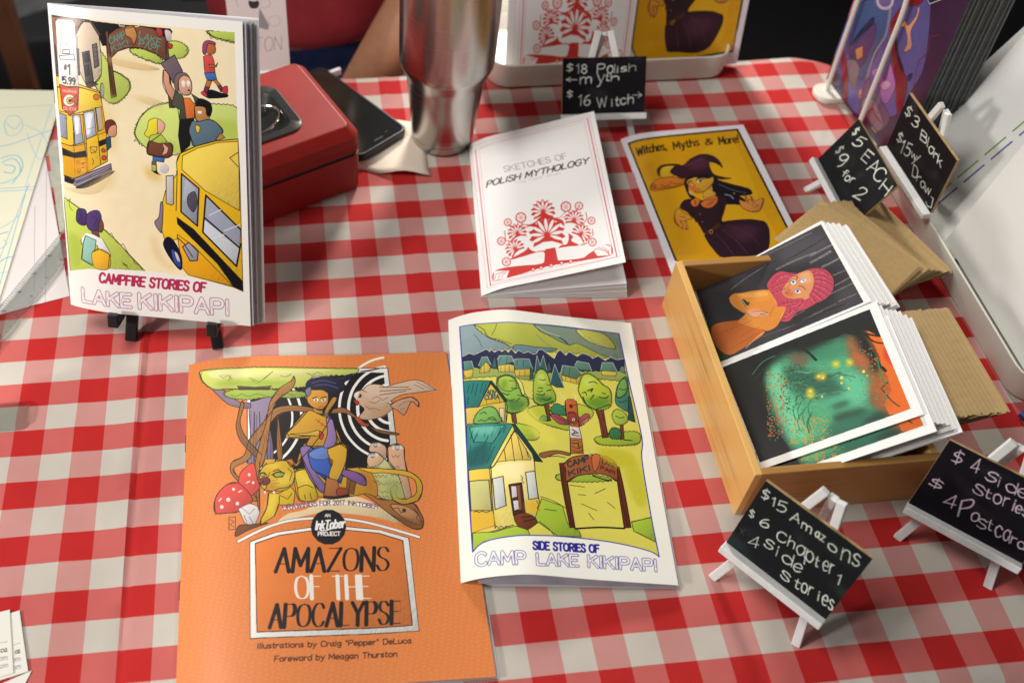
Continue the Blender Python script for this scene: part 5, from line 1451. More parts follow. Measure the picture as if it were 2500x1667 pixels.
'card2':"""B 253,253,251
F 16,20,18 - 37 17 90 1895 1852 1893 1882 65
G 98,200,146 428 649 418 390 574 288 729 303 880 445 1049 373 1371 350 1552 576 1518 938 1568 1215 1613 1521 1529 1814 1636 1859 1315 1864 977 1910 572 1814 448 1387 456 986 403
G 104,206,160 356 1023 1201 961 1415 1142 1610 1454 1535 1461 1280 1198 1056
G 116,216,168 285 513 519 390 704 768 688 1376 711 1736 717 1711 525 1213 475
G 60,140,104 285 385 1013 389 1367 511 1535 654 1397 585 1090
G 120,90,70 214 309 827 385 1013 545 1024 533 874
G 40,90,70 285 452 740 704 1034 927 1226 1221 1296 1198 1056 964 766 794 732
G 36,70,60 214 1371 1109 1372 1280 1445 1284 1444 1114
G 26,52,44 214 1557 1059 1553 1255 1604 1422 1705 1418 1705 1213 1671 1077
G 40,110,84 214 1659 983 1652 1516 1853 1648 1888 1307 1864 977
G 30,60,50 171 1829 1324 1724 1591 1863 1669
G 236,110,30 285 391 1760 433 1901 844 1910 1847 1907 1863 1669 1514 1650 1238 1655 983 1774
F 240,112,28 - 410 1772 439 1912 728 1898 1901 1914 1830 1655 1650 1647 1478 1779 1245 1797 1088 1769 889 1800
G 186,110,60 242 350 1552 530 1629 780 1611 1017 1644 1199 1714 1226 1634 970 1559 641 1500
G 196,104,60 171 685 1513 773 1662 998 1673 970 1559
G 190,100,50 242 1234 1584 1302 1709 1547 1712 1744 1632 1592 1533
G 220,60,40 114 800 1897 1065 1920 1115 1882 913 1842
F 14,22,20 ~ 29 -2 45 788 72 1449 67 1914 586 1908 403 1762 321 1585 323 1384 275 1245 266 1043 185 832 211 670 355 518 534 423 631 256 367 81
F 8,8,8 ~ 22 -14 361 267 647 382 886 361 1230 369 1580 408 1908 424 1925 17 1064 -4
G 30,28,16 214 206 277 459 428 1065 409 774 300
L 12,30,26 86 256 995 395 1062 552 1111
L 14,26,24 93 304 1539 446 1676 680 1724 928 1741 1157 1798
L 14,26,24 64 275 1597 439 1727 590 1883
L 14,26,24 50 394 1715 632 1798 728 1898
L 20,60,40 36 1336 1772 1393 1684 1627 1736 1758 1793
L 40,140,90 43 940 1762 1211 1735 1355 1742
L 40,120,90 36 368 345 230 509 211 670
L 24,66,50 29 486 343 328 537 256 711
Q 206,110,60 260 431 512 567 738 1614 474 1499 251
Q 60,150,100 240 431 512 685 938 1776 657 1564 234
Q 214,150,40 190 1305 578 1535 1016 1964 901 1752 464
Q 70,170,110 170 1163 589 1433 1092 1985 944 1741 442
Q 50,70,40 130 356 712 519 980 1271 788 1127 522
Q 200,90,50 50 478 1543 657 1840 1249 1676 1087 1381
Q 80,150,90 70 639 1624 825 1939 1676 1699 1516 1386
Y 24,56,46 43 866 1002 875 1050 906 1097 906 1145 903 1190
Y 24,56,46 43 975 912 996 961 1029 1008 1042 1057 1037 1101
Y 70,80,40 21 994 912 1002 960 994 1004 995 1052 1015 1101
Y 40,110,86 21 828 962 834 1011 851 1061 836 1100 813 1137
Y 70,80,40 21 937 818 974 864 1025 889 1057 933 1104 971
Y 40,110,86 43 920 1298 956 1342 991 1385 1032 1425 1071 1463
Y 40,110,86 43 1111 1155 1117 1206 1154 1248 1199 1282 1218 1331
Y 24,56,46 43 1059 810 1098 852 1115 903 1144 951 1190 981
Y 120,190,140 21 958 908 985 957 1026 996 1043 1047 1048 1095
Y 120,190,140 29 1103 896 1127 945 1118 990 1130 1039 1131 1086
Y 120,190,140 29 694 946 722 994 722 1039 744 1089 727 1131
Y 70,80,40 21 903 1170 933 1217 960 1265 965 1313 1004 1356
Y 24,56,46 43 855 1153 889 1199 909 1246 896 1289 917 1338
Y 120,190,140 43 610 837 631 885 673 930 699 980 690 1022
Y 120,190,140 43 1050 820 1080 867 1097 918 1087 960 1073 1001
Y 40,110,86 21 931 1292 961 1338 1008 1375 1057 1392 1109 1407
Y 120,190,140 21 1170 1164 1179 1214 1208 1260 1251 1293 1279 1339
Y 70,80,40 43 806 806 846 849 885 892 937 911 976 954
Y 40,110,86 21 1002 1012 1035 1059 1081 1089 1132 1115 1182 1112
Y 120,190,140 21 781 756 787 805 821 852 863 892 915 924
Y 120,190,140 29 1083 879 1106 928 1129 977 1137 1025 1154 1075
Y 120,190,140 21 788 1113 793 1162 814 1211 805 1253 766 1276
Y 120,190,140 21 827 1188 833 1236 828 1280 816 1323 802 1363
Y 24,56,46 29 724 775 738 825 769 873 780 924 767 967
Y 40,110,86 21 583 810 612 859 619 909 651 956 656 1003
Y 40,110,86 43 1097 925 1101 972 1077 1008 1072 1052 1037 1081
Y 28,80,60 36 1122 736 1227 658 1400 640
Y 28,80,60 36 1316 736 1421 659 1591 640
Y 28,80,60 36 1373 856 1477 780 1645 760
Y 28,80,60 36 1414 831 1517 754 1685 735
Y 28,80,60 36 1405 828 1509 751 1677 732
Y 28,80,60 36 1152 911 1256 834 1427 815
Y 28,80,60 36 1138 784 1243 707 1415 688
Y 28,80,60 36 1246 814 1350 737 1520 718
G 230,210,60 114 685 1290 723 1355 803 1333 766 1269
F 240,226,90 - 752 1322 759 1319 762 1315 763 1309 760 1305 755 1301 747 1300 740 1300 733 1303 729 1308 729 1313 731 1318 737 1321 745 1323
G 230,210,60 114 748 1442 783 1502 866 1480 831 1420
F 240,226,90 - 810 1472 816 1470 820 1465 821 1460 818 1455 812 1452 805 1450 798 1451 791 1454 787 1458 787 1464 790 1468 795 1472 802 1473
G 230,200,60 128 786 1058 822 1159 925 1132 858 1040
F 240,226,90 - 835 1091 842 1087 847 1082 848 1076 845 1070 838 1066 829 1064 820 1065 812 1068 807 1073 806 1080 810 1085 817 1090 825 1092
F 240,226,90 - 888 1132 896 1128 900 1123 901 1117 898 1111 891 1107 882 1105 873 1106 865 1109 861 1115 860 1121 863 1127 870 1131 879 1133
F 240,226,90 - 1003 1335 1013 1330 1019 1323 1020 1315 1016 1307 1007 1302 996 1299 984 1300 974 1305 967 1312 966 1320 971 1328 979 1333 991 1336
F 236,216,70 - 1083 1308 1090 1305 1095 1300 1096 1293 1093 1288 1086 1284 1078 1282 1069 1283 1061 1286 1057 1291 1056 1298 1059 1303 1065 1307 1074 1309
F 236,216,70 - 1207 1363 1214 1360 1219 1355 1220 1348 1217 1343 1210 1339 1202 1337 1193 1338 1186 1341 1181 1346 1180 1353 1183 1358 1190 1362 1198 1364
F 240,226,90 - 1044 1588 1054 1583 1060 1576 1061 1568 1056 1561 1048 1555 1036 1553 1025 1554 1015 1559 1009 1566 1008 1574 1012 1581 1020 1587 1032 1589
F 230,200,60 - 1123 1602 1130 1600 1133 1595 1134 1590 1132 1585 1126 1582 1119 1581 1112 1581 1106 1584 1102 1589 1101 1594 1104 1598 1109 1602 1116 1603
G 230,210,60 100 953 905 992 975 1134 938 1095 868
F 240,226,90 - 1020 945 1029 941 1034 935 1035 928 1031 921 1024 916 1013 914 1003 915 994 919 988 925 987 932 991 939 999 944 1009 946
F 240,200,60 - 1098 927 1106 924 1111 919 1112 912 1108 906 1102 902 1093 900 1084 901 1076 905 1071 910 1071 916 1074 922 1081 926 1089 928
F 236,200,60 - 1178 1046 1186 1043 1191 1037 1191 1031 1188 1025 1182 1021 1173 1019 1164 1020 1156 1023 1152 1029 1151 1035 1154 1041 1161 1045 1169 1047
M 253,253,251 37 17 90 1895 1852 1893 1882 65
L 60,60,50 15 1697 53 1712 128 1820 128 1809 51 1697 53""",
's_amaz':"""B 26,28,30
T 226,236,224 41 83 1549 202 1618 20 1847 $
T 226,236,224 37 280 1570 333 1586 229 1814 1
T 226,236,224 37 394 1542 536 1619 327 1845 5
T 226,236,224 41 656 1552 799 1608 625 1818 A
T 226,236,224 37 872 1556 1039 1575 832 1743 m
T 226,236,224 37 1114 1597 1276 1610 1077 1762 az
T 226,236,224 37 1373 1545 1524 1547 1334 1731 o
T 226,236,224 37 1639 1504 1913 1622 1549 1837 ns
T 226,236,224 32 73 965 166 981 24 1204 $
T 226,236,224 37 306 933 451 1014 247 1199 6
T 226,236,224 37 658 907 806 972 587 1182 C
T 226,236,224 37 855 960 957 992 796 1273 h
T 226,236,224 37 1029 938 1180 975 956 1233 a
T 226,236,224 37 1200 962 1323 974 1130 1260 p
T 226,236,224 32 1363 979 1429 991 1293 1276 t
T 226,236,224 32 1503 1015 1675 1056 1429 1305 er
T 226,236,224 37 1784 946 1848 958 1727 1236 1
T 226,236,224 37 325 291 486 419 262 634 4
T 226,236,224 41 545 569 693 608 514 825 S
T 226,236,224 41 779 544 817 558 720 863 i
T 226,236,224 41 912 542 1089 573 839 892 d
T 226,236,224 41 1146 522 1272 588 1088 769 e
T 226,236,224 41 1035 175 1201 167 1008 417 S
T 226,236,224 41 1301 174 1393 196 1245 478 t
T 226,236,224 41 1435 201 1618 247 1364 485 or
T 226,236,224 41 1708 269 1751 302 1633 545 i
T 226,236,224 41 1805 275 1998 288 1732 579 es
T 110,115,110 14 106 416 181 459 60 607 x""",
's_pol':"""B 24,20,26
T 226,236,224 46 82 1526 242 1541 92 1848 $
T 226,236,224 46 322 1452 579 1441 324 1839 18
T 226,236,224 46 827 1431 1002 1446 834 1819 P
T 226,236,224 46 1070 1421 1207 1437 1069 1745 o
T 226,236,224 46 1236 1436 1251 1436 1237 1803 l
T 226,236,224 46 1295 1434 1528 1489 1297 1736 is
T 180,186,178 40 1588 1465 1748 1502 1587 1811 h
T 226,236,224 46 88 1094 337 1083 99 1331 <
T 226,236,224 51 424 1080 687 1090 428 1361 m
T 226,236,224 46 833 1106 995 1099 841 1452 y
T 226,236,224 46 1023 1163 1125 1159 1030 1488 t
T 226,236,224 46 1170 1157 1345 1171 1169 1439 h
T 226,236,224 46 110 614 248 608 115 897 $
T 226,236,224 46 394 295 673 305 401 754 16
T 226,236,224 46 852 209 1087 242 828 649 W
T 226,236,224 46 1190 238 1220 236 1183 567 i
T 226,236,224 46 1279 256 1382 273 1284 651 t
T 226,236,224 46 1411 294 1721 324 1415 711 ch
T 226,236,224 40 1703 435 1925 425 1695 742 >""",
's_side':"""B 22,18,26
T 216,196,210 44 197 1501 361 1581 144 1887 $
T 216,196,210 44 531 1506 648 1568 456 1941 4
T 216,196,210 44 784 1510 947 1546 775 1799 S
T 216,196,210 44 1007 1488 1028 1498 950 1801 i
T 216,196,210 44 1134 1515 1298 1509 1073 1870 d
T 216,196,210 44 1332 1518 1489 1529 1278 1788 e
T 216,196,210 44 728 1085 902 1063 719 1380 S
T 216,196,210 44 924 1107 1025 1109 880 1391 t
T 216,196,210 44 1088 1076 1325 1116 1027 1368 or
T 216,196,210 44 1399 1118 1646 1124 1336 1476 ies
T 216,196,210 49 104 687 317 720 89 981 $
T 216,196,210 44 474 367 655 445 421 795 4
T 216,196,210 49 770 315 919 509 672 820 P
T 216,196,210 44 971 368 1079 426 917 651 o
T 216,196,210 44 1100 301 1246 325 1038 602 s
T 216,196,210 39 1245 396 1327 382 1185 721 t
T 216,196,210 44 1404 314 1655 324 1331 673 ca
T 216,196,210 44 1673 342 2032 322 1612 665 rds""",
's_each':"""B 28,28,30
T 226,236,224 57 153 1520 256 1571 134 1886 $
T 226,236,224 57 362 1339 577 1499 369 1819 5
T 226,236,224 57 838 1375 1048 1463 785 1830 E
T 226,236,224 57 1163 1362 1394 1528 1065 1851 A
T 226,236,224 57 1398 1391 1640 1509 1326 1918 C
T 226,236,224 57 1752 1409 1990 1458 1680 1864 H
T 180,190,176 57 194 665 298 720 203 1087 $
T 226,236,224 57 452 409 668 616 353 994 9
T 226,236,224 51 803 465 930 567 738 732 f
T 226,236,224 51 947 482 1170 673 898 700 or
T 226,236,224 57 1429 483 1645 636 1384 1000 2""",
's_blank':"""B 26,20,24
T 226,236,224 56 103 1362 298 1431 114 1778 $
T 226,236,224 56 408 1346 619 1438 407 1775 3
T 226,236,224 56 839 1327 1052 1402 765 1642 B
T 226,236,224 56 1096 1377 1124 1385 1022 1689 l
T 226,236,224 56 1203 1295 1384 1362 1155 1558 a
T 226,236,224 56 1402 1330 1544 1350 1369 1559 n
T 226,236,224 56 1561 1318 1694 1354 1495 1665 k
T 226,236,224 56 197 476 366 545 187 885 $
T 226,236,224 56 424 305 748 519 387 824 15
T 226,236,224 50 799 612 988 686 767 796 w
T 226,236,224 50 918 511 1072 711 898 795 /
T 226,236,224 56 1070 225 1230 294 967 603 D
T 226,236,224 50 1257 243 1378 320 1205 461 r
T 226,236,224 50 1414 253 1569 321 1353 486 a
T 226,236,224 50 1587 288 1759 380 1535 503 w
L 226,236,224 50 1812 397 1892 422 1945 150 1838 57 1748 106""",
'purp':"""B 60,30,66
F 92,86,150 ~ -135 656 105 957 722 1316 1186 1516 1392 1521 1732 1060 1717 770 1609 414 956 57 395 84 -24 299
F 70,90,140 ~ 133 874 282 1034 702 1218 810 1084 838 910 766 683 795 497 688 341 275 445 225 721
F 110,120,160 ~ 732 1141 774 1169 871 926 813 686 826 411 779 408 766 683 826 923
L 210,180,170 16 781 1162 871 926 800 699 827 463 865 317
F 90,60,110 ~ 262 459 387 659 572 910 680 836 673 677 674 518 595 438 467 436
F 40,40,80 ~ 302 639 483 926 549 909 374 673 259 518
F 200,120,150 ~ -148 670 -75 820 -3 909 58 898 15 723 -21 648
F 200,140,90 - 384 538 509 638 590 547 493 464
F 130,110,120 ~ 305 356 454 450 602 431 653 323 691 227 537 221
F 140,20,40 ~ 101 401 228 381 474 232 640 -4 554 -29 337 161
F 140,16,36 ~ 889 1028 894 1141 978 1286 1144 1429 1276 1469 1223 1394 997 1268 970 1157 1048 1008 1221 903 1399 839 1628 724 1670 448 1388 639 1094 842
F 60,8,24 ~ 953 1057 967 1137 1063 1016 1249 898 1427 834 1422 793 1186 868
L 200,30,60 16 889 1028 1094 842 1388 639 1679 463
F 190,120,190 ~ 875 518 966 603 1191 597 1139 748 1184 751 1349 678 1414 613 1392 440 1290 396 1100 490
F 160,90,170 ~ 963 582 1159 581 1204 584 1133 507 982 511
F 216,160,200 ~ 1120 521 1229 607 1325 607 1269 517 1175 489
F 232,160,130 ~ 1079 1116 1120 1189 1197 1179 1266 1308 1241 1376 1277 1383 1305 1291 1286 1157 1413 1052 1307 955 1300 1053 1176 1133
F 220,130,110 ~ 768 256 813 290 860 199 797 198
F 110,80,110 ~ 847 442 967 422 1348 386 1549 329 1426 102 1059 114 922 93 857 271
F 150,120,130 ~ 927 171 986 297 1196 315 1471 234 1412 116 1146 129
F 66,50,90 ~ 175 143 314 171 472 59 341 23
F 150,20,70 ~ -99 136 20 130 81 31 -70 42
L 120,30,60 20 967 924 902 845 1110 656
L 120,20,50 32 1079 146 1163 245 1259 223 1433 223
L 110,30,70 24 1761 1343 1646 1271 1699 1136 1629 991 1755 732
L 110,30,60 24 844 602 833 716 816 658
L 110,30,60 24 528 617 604 644 593 708 702 750
F 30,30,90 ~ 1539 813 1609 878 1624 818 1592 783
Q 30,30,60 70 737 815 1593 1220 1871 945 1028 514
Q 50,34,60 60 377 392 1062 730 1453 329 780 -38
F 206,190,214 - 779 1234 790 1200 767 1158 714 1116 640 1084 561 1066 493 1068 449 1089 439 1124 464 1167 519 1208 593 1240 670 1257 737 1254
F 120,100,160 - 725 1219 732 1195 716 1166 678 1137 627 1114 572 1102 524 1103 494 1118 486 1142 504 1172 542 1201 594 1223 648 1235 695 1233
L 20,30,80 119 1381 1490 1579 1619
L 230,226,214 16 1355 1496 1408 1485 1599 1620
F 20,16,26 - -167 273 -142 368 -73 170 -55 -38 -102 -18
L 196,170,60 20 -136 192 -149 375
L 196,170,60 24 1287 89 1409 93""",
'page':"""B 232,232,206
L 110,170,220 27 1683 1213 2134 1240
L 110,170,220 27 1691 1193 2139 1218
L 110,170,220 27 1939 1223 1968 532
L 90,140,220 18 1894 708 1946 1254
L 150,200,222 27 1421 1841 1929 1875
L 150,200,222 27 1929 1875 1921 1223
L 150,200,222 36 1537 1704 1548 1773 1647 1774 1713 1706 1701 1638 1611 1620 1537 1704
L 150,200,222 36 1550 1721 1649 1671 1687 1723
L 110,170,230 36 1552 1528 1676 1554 1915 1640 2020 1675
L 80,180,220 36 1640 1407 1722 1440 1807 1393 1829 1315 1754 1267 1686 1251
L 80,180,220 36 1665 1392 1766 1377 1766 1330 1688 1337
L 80,180,220 36 1608 1439 1750 1465 1842 1378 1797 1252
L 150,200,222 27 1779 1639 1950 1443 2014 1476
L 150,200,222 27 1733 1706 1915 1640 2010 1541
L 150,200,222 36 1802 928 1904 986 1954 1044
L 100,150,230 36 1817 892 1897 914
L 100,150,230 36 1909 715 1950 742 1999 749
L 150,200,222 36 1922 642 2037 656
L 150,200,222 36 1860 789 1914 831 1885 858""",
'print':"""B 228,220,218
L 150,146,150 15 404 1278 350 1361 547 1423 813 1469
F 50,48,52 ~ 749 1339 789 1358 934 1345 1064 1355 1112 1318 1024 1245 804 1252
L 150,146,150 15 1159 1367 1385 1397 1477 1297 1320 1249 1139 1268
L 160,156,160 15 1404 1097 1668 1119 1768 1042 1681 975 1491 961 1388 1013 1404 1097
F 150,146,152 - 1099 1252 1382 979 1330 903 1002 950
T 120,116,116 21 582 566 1730 584 629 784 ETON""",
'page2':"""B 226,220,218
L 90,86,90 9 1995 1231 1836 -7
L 90,86,90 9 1869 888 1776 113""",
'bc1':"""B 232,230,220
L 60,60,60 10 1816 1034 1931 1008
T 30,30,30 20 1818 730 1914 704 1821 830 ca
T 120,120,120 14 1794 491 1915 461 1797 590 om
T 120,120,120 14 1795 251 1915 227 1798 349 om""",
'bc2':"""B 232,230,220
L 60,60,60 10 1822 947 1939 953
T 30,30,30 20 1840 664 1909 646 1847 765 ca
T 120,120,120 14 1781 439 1900 400 1788 539 om
T 120,120,120 14 1771 195 1891 163 1778 295 om""",
'bc3':"""B 232,230,222"""}

_n=rng.random((96,96))
def field(h,w,sc):
    ys=np.linspace(0,sc,h)%95; xs=np.linspace(0,sc*w/h,w)%95
    y0=ys.astype(int);x0=xs.astype(int);fy=(ys-y0)[:,None];fx=(xs-x0)[None,:];fy=fy*fy*(3-2*fy);fx=fx*fx*(3-2*fx)
    a=_n[y0][:,x0];b=_n[y0][:,x0+1];c=_n[y0+1][:,x0];d=_n[y0+1][:,x0+1]
    return (a*(1-fx)+b*fx)*(1-fy)+(c*(1-fx)+d*fx)*fy
def smooth(P,closed,k=5):
    P=np.array(P,float);n=len(P);out=[]
    if n<3: return P
    for i in range(n if closed else n-1):
        if closed: a,b,c,d=P[(i-1)%n],P[i],P[(i+1)%n],P[(i+2)%n]
        else: a,b,c,d=P[max(i-1,0)],P[i],P[i+1],P[min(i+2,n-1)]
        for j in range(k):
            t=j/k; out.append(.5*((2*b)+(c-a)*t+(2*a-5*b+4*c-d)*t*t+(3*b-a-3*c+d)*t**3))
    if not closed: out.append(P[-1])
    return np.array(out)
def softline(P):
    """smooth a polyline but keep its sharp corners"""
    P=np.array(P,float); cut=[0]
    for i in range(1,len(P)-1):
        a=P[i]-P[i-1];b=P[i+1]-P[i];c=np.dot(a,b)/(np.linalg.norm(a)*np.linalg.norm(b)+1e-9)
        if c<.62: cut.append(i)
    cut.append(len(P)-1); out=[P[:1]]
    for a,b in zip(cut[:-1],cut[1:]):
        q=P[a:b+1]; out.append((smooth(q,False,4) if len(q)>2 else q)[1:])
    return np.vstack(out)
def bumpy(P,amp,step):
    """scalloped outline for foliage"""
    out=[];n=len(P)
    for i in range(n):
        a=P[i];b=P[(i+1)%n];d=b-a;L=np.linalg.norm(d)+1e-6;m=max(1,int(L/step));nn=np.array([d[1],-d[0]])/L
        for k in range(m):
            for t,h in ((0,0),(.3,.9),(.6,1.0)): out.append(a+d*(k+t)/m+nn*amp*h*(.6+.8*rng.random()))
    return np.array(out)
class Art:
    def __init__(s,win,hin,ppi):
        s.w=int(win*ppi);s.h=int(hin*ppi);s.ppi=ppi
        s.a=np.ones((s.h,s.w,3),np.float32)
        s.m=1+.05*(field(s.h,s.w,5)-.5)+.02*(field(s.h,s.w,43)-.5)
        k=rng.random((s.h,s.w)).astype(np.float32); st=np.zeros_like(k)
        for j in range(-7,8): st+=np.roll(k,(j,-int(j*.6)),(0,1))
        st=(st-st.mean())/st.std(); s.st=np.clip(st*.5+.2,0,1); s.ink=0
    def px(s,q): # uv*2000 -> pixel
        q=np.array(q,float).reshape(-1,2)/2000
        return np.stack([q[:,0]*s.w,(1-q[:,1])*s.h],1)
    def fill(s,P,col,mot=True):
        x,y=P[:,0],P[:,1]
        y0=max(0,int(math.floor(y.min())));y1=min(s.h,int(math.ceil(y.max()))+1)
        x0=max(0,int(math.floor(x.min())));x1=min(s.w,int(math.ceil(x.max()))+1)
        if y1<=y0 or x1<=x0: return
        g=np.zeros((y1-y0,x1-x0+1),np.int32)
        n=len(P)
        for i in range(n):
            ax,ay=P[i];bx,by=P[(i+1)%n]
            if ay==by: continue
            if ay>by: ax,ay,bx,by=bx,by,ax,ay
            r0=max(y0,int(math.ceil(ay-.5)));r1=min(y1-1,int(math.ceil(by-.5))-1)
            if r1<r0: continue
            rows=np.arange(r0,r1+1);xi=ax+(rows+.5-ay)*(bx-ax)/(by-ay)
            c=np.clip(np.ceil(xi-.5).astype(int),x0,x1)-x0
            np.add.at(g,(rows-y0,c),1)
        m=(np.cumsum(g,1)[:,:-1]%2).astype(bool)
        c=np.array(col,np.float32)/255
        sub=s.a[y0:y1,x0:x1]
        v=c[None,:]*(s.m[y0:y1,x0:x1][m][:,None] if mot else 1)
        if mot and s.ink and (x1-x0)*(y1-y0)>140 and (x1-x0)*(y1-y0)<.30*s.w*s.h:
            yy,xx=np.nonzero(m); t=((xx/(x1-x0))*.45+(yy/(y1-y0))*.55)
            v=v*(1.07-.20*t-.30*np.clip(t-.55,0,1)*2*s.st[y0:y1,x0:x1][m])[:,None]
        sub[m]=v
    def line(s,P,col,w,rough=0,wv=0):
        c=np.array(col,np.float32)/255
        for i in range(len(P)-1):
            ax,ay=P[i];bx,by=P[i+1];r=w/2
            if wv:
                d=math.hypot(bx-ax,by-ay)+1e-6; r=w/2*(.26+wv*(abs(by-ay)/d)**2)
            x0=max(0,int(min(ax,bx)-r-2));x1=min(s.w,int(max(ax,bx)+r+3));y0=max(0,int(min(ay,by)-r-2));y1=min(s.h,int(max(ay,by)+r+3))
            if x1<=x0 or y1<=y0: continue
            X=np.arange(x0,x1)[None,:]+.5;Y=np.arange(y0,y1)[:,None]+.5
            dx,dy=bx-ax,by-ay;L=dx*dx+dy*dy+1e-9
            t=np.clip(((X-ax)*dx+(Y-ay)*dy)/L,0,1)
            d=np.sqrt((X-ax-t*dx)**2+(Y-ay-t*dy)**2)
            if rough:
                r*=.7+.6*rng.random(); a=np.clip(r-d+.5+rough*(rng.random(d.shape)-.62)*r,0,1)*(.72+.28*rng.random(d.shape))
            else: a=np.clip(r-d+.5,0,1)
            sub=s.a[y0:y1,x0:x1]; sub[:]=sub*(1-a[...,None])+c*a[...,None]
    def soft(s,P,col,b):
        y0=max(0,int(P[:,1].min()-2*b));y1=min(s.h,int(P[:,1].max()+2*b)+1);x0=max(0,int(P[:,0].min()-2*b));x1=min(s.w,int(P[:,0].max()+2*b)+1)
        if y1-y0<3 or x1-x0<3: return
        keep=s.a[y0:y1,x0:x1].copy(); s.a[y0:y1,x0:x1]=0; s.fill(P,(255,255,255),False); k=s.a[y0:y1,x0:x1,0].copy(); s.a[y0:y1,x0:x1]=keep
        r=max(1,int(b/2)); 
        for _ in range(2):
            for ax in (0,1):
                c=np.cumsum(np.pad(k,[(r+1,r) if q==ax else (0,0) for q in (0,1)],'edge'),ax)
                n=k.shape[ax]; k=(np.take(c,range(2*r+1,2*r+1+n),ax)-np.take(c,range(0,n),ax))/(2*r+1)
        k=np.clip(k*(.8+.5*s.st[y0:y1,x0:x1])*(1+1.6*(s.m[y0:y1,x0:x1]-1)),0,1)[...,None]*.92
        s.a[y0:y1,x0:x1]=keep*(1-k)+np.array(col,np.float32)/255*k
    def streak(s,P,col,w):
        keep=s.a.copy(); s.line(P,col,w); k=(.45+.5*s.st)[...,None]*np.clip(.6+.8*rng.random((s.h,1,1)),0,1); s.a[:]=keep*(1-k)+s.a*k
    def glyphs(s,p,text):
        p0,p1,p2=s.px(p); W=sum(SF.get(ch,SF[' '])[0]+1.1 for ch in text)-1.1
        tall=any(ch in "ABCDEFGHIJKLMNOPQRSTUVWXYZ0123456789$#bdfhklit&!/" for ch in text)
        top=6 if tall else 4
        v=(p2-p0)/top*getattr(s,'hs',1);u=(p1-p0)/max(W,.6);x=0;out=[]
        for ch in text:
            gw,st=SF.get(ch,SF[' '])
            for part in st.split(';'):
                if not part: continue
                sm=part[0]=='~';q=np.array(list(map(float,part.lstrip('~').split()))).reshape(-1,2)
                if sm: q=smooth(q,False,4)
                out.append((ch,np.array([p0+u*(x+a)+v*b for a,b in q])))
            x+=gw+1.1
        return out
    def draw(s,txt,rough):
        for ln in txt.split('\n'):
            t=ln.split(' ');o=t[0];col=list(map(int,t[1].split(',')))
            if o=='B':
                s.a[:]=np.array(col,np.float32)/255*(s.m[...,None]*.25+.75)
                if rough:
                    for _ in range(7):
                        q=rng.random(2)*[s.w,s.h]; s.soft(q+(rng.random((6,2))-.5)*[s.w*.5,s.h*.3],[c+int(16+14*rng.random()) for c in col],.22*s.ppi)
            elif o=='P':
                yy,xx=np.mgrid[0:s.h,0:s.w]/s.ppi
                ph=field(s.h,s.w,30)*5
                v=np.sin((xx*5.2+np.floor(yy*4)*.5*2.6)*6.283+ph)*.5+np.sin((yy*8+.35*np.sin(xx*20))*6.283+ph)
                k=np.clip(v-.45,0,1)[...,None]*.75
                s.a[:]=s.a*(1-k)+np.array(col,np.float32)/255*k
            elif o=='F':
                P=s.px(list(map(int,t[3:])))
                if t[2]=='~': P=smooth(P,True)
                ext=P.max(0)-P.min(0); green=col[1]>col[0]*1.02 and col[1]>col[2]*1.3
                if s.ink and green and t[2]=='~' and min(ext)>.28*s.ppi: P=bumpy(P,.035*s.ppi,.16*s.ppi)
                s.fill(P,col)
                if s.ink and 110<sum(col)<585 and min(ext)>.10*s.ppi and ext[0]*ext[1]<.35*s.w*s.h and not (col[0]>235 and col[1]>225 and col[2]>170):
                    s.line(np.vstack([P,P[:1]]),[int(c*.22) for c in col],s.ink*s.ppi*(.017 if max(ext)<.8*s.ppi else .023))
            elif o=='L':
                P=s.px(list(map(int,t[3:])))
                P=(smooth(P,False,5) if getattr(s,'curvy',0) else softline(P)) if len(P)>2 else P
                s.line(P,col,int(t[2])/1000*s.ppi*(1.95 if s.ink and int(t[2])<38 else 1),rough)
            elif o=='M':
                keep=s.a.copy(); s.fill(s.px(list(map(int,t[2:]))),(255,0,255),False)
                m=(s.a[...,0]>.999)&(s.a[...,1]<.001)&(s.a[...,2]>.999); s.a[:]=np.where(m[...,None],keep,np.array(col,np.float32)/255)
            elif o=='G': s.soft(smooth(s.px(list(map(int,t[3:]))),True),col,int(t[2])/1000*s.ppi)
            elif o=='Y': s.streak(softline(s.px(list(map(int,t[3:])))),col,int(t[2])/1000*s.ppi)
            elif o=='Q':
                qd=s.px(list(map(int,t[3:])))
                for _ in range(int(t[2])):
                    a_,b_=rng.random(2); c=(qd[0]*(1-a_)+qd[1]*a_)*(1-b_)+(qd[3]*(1-a_)+qd[2]*a_)*b_
                    r=s.ppi*.022*(.4+rng.random()); a=np.arange(6)*1.047+rng.random()
                    s.fill(np.stack([c[0]+r*np.cos(a)*1.3,c[1]+r*np.sin(a)],1),col,False)
            elif o in 'TWD':
                w=int(t[2])/1000*s.ppi;G=s.glyphs(list(map(int,t[3:9])),' '.join(t[9:]))
                if o=='T':
                    for ch,P in G: s.line(P,col,w,rough)
                elif o=='D':
                    for ch,P in G: s.line(P,col,w,0,.95 if ch not in 'OCS' else .6)
                else:
                    for ch,P in G: s.line(P,col,w,0)
                    for ch,P in G: s.line(P,(250,246,248),max(w-4.2*max(1,s.ppi/110),1),0)
                    for ch,P in G:
                        for q in (P[0],P[-1]): s.line(np.array([q,q+.1]),col,2.0,0)
                        for k in range(len(P)-1):
                            a,b=P[k],P[k+1];L=np.linalg.norm(b-a)
                            if L>w: s.line(np.array([a+(b-a)*.3,a+(b-a)*.62])+rng.random(2)*w*.2,col,.8,0)
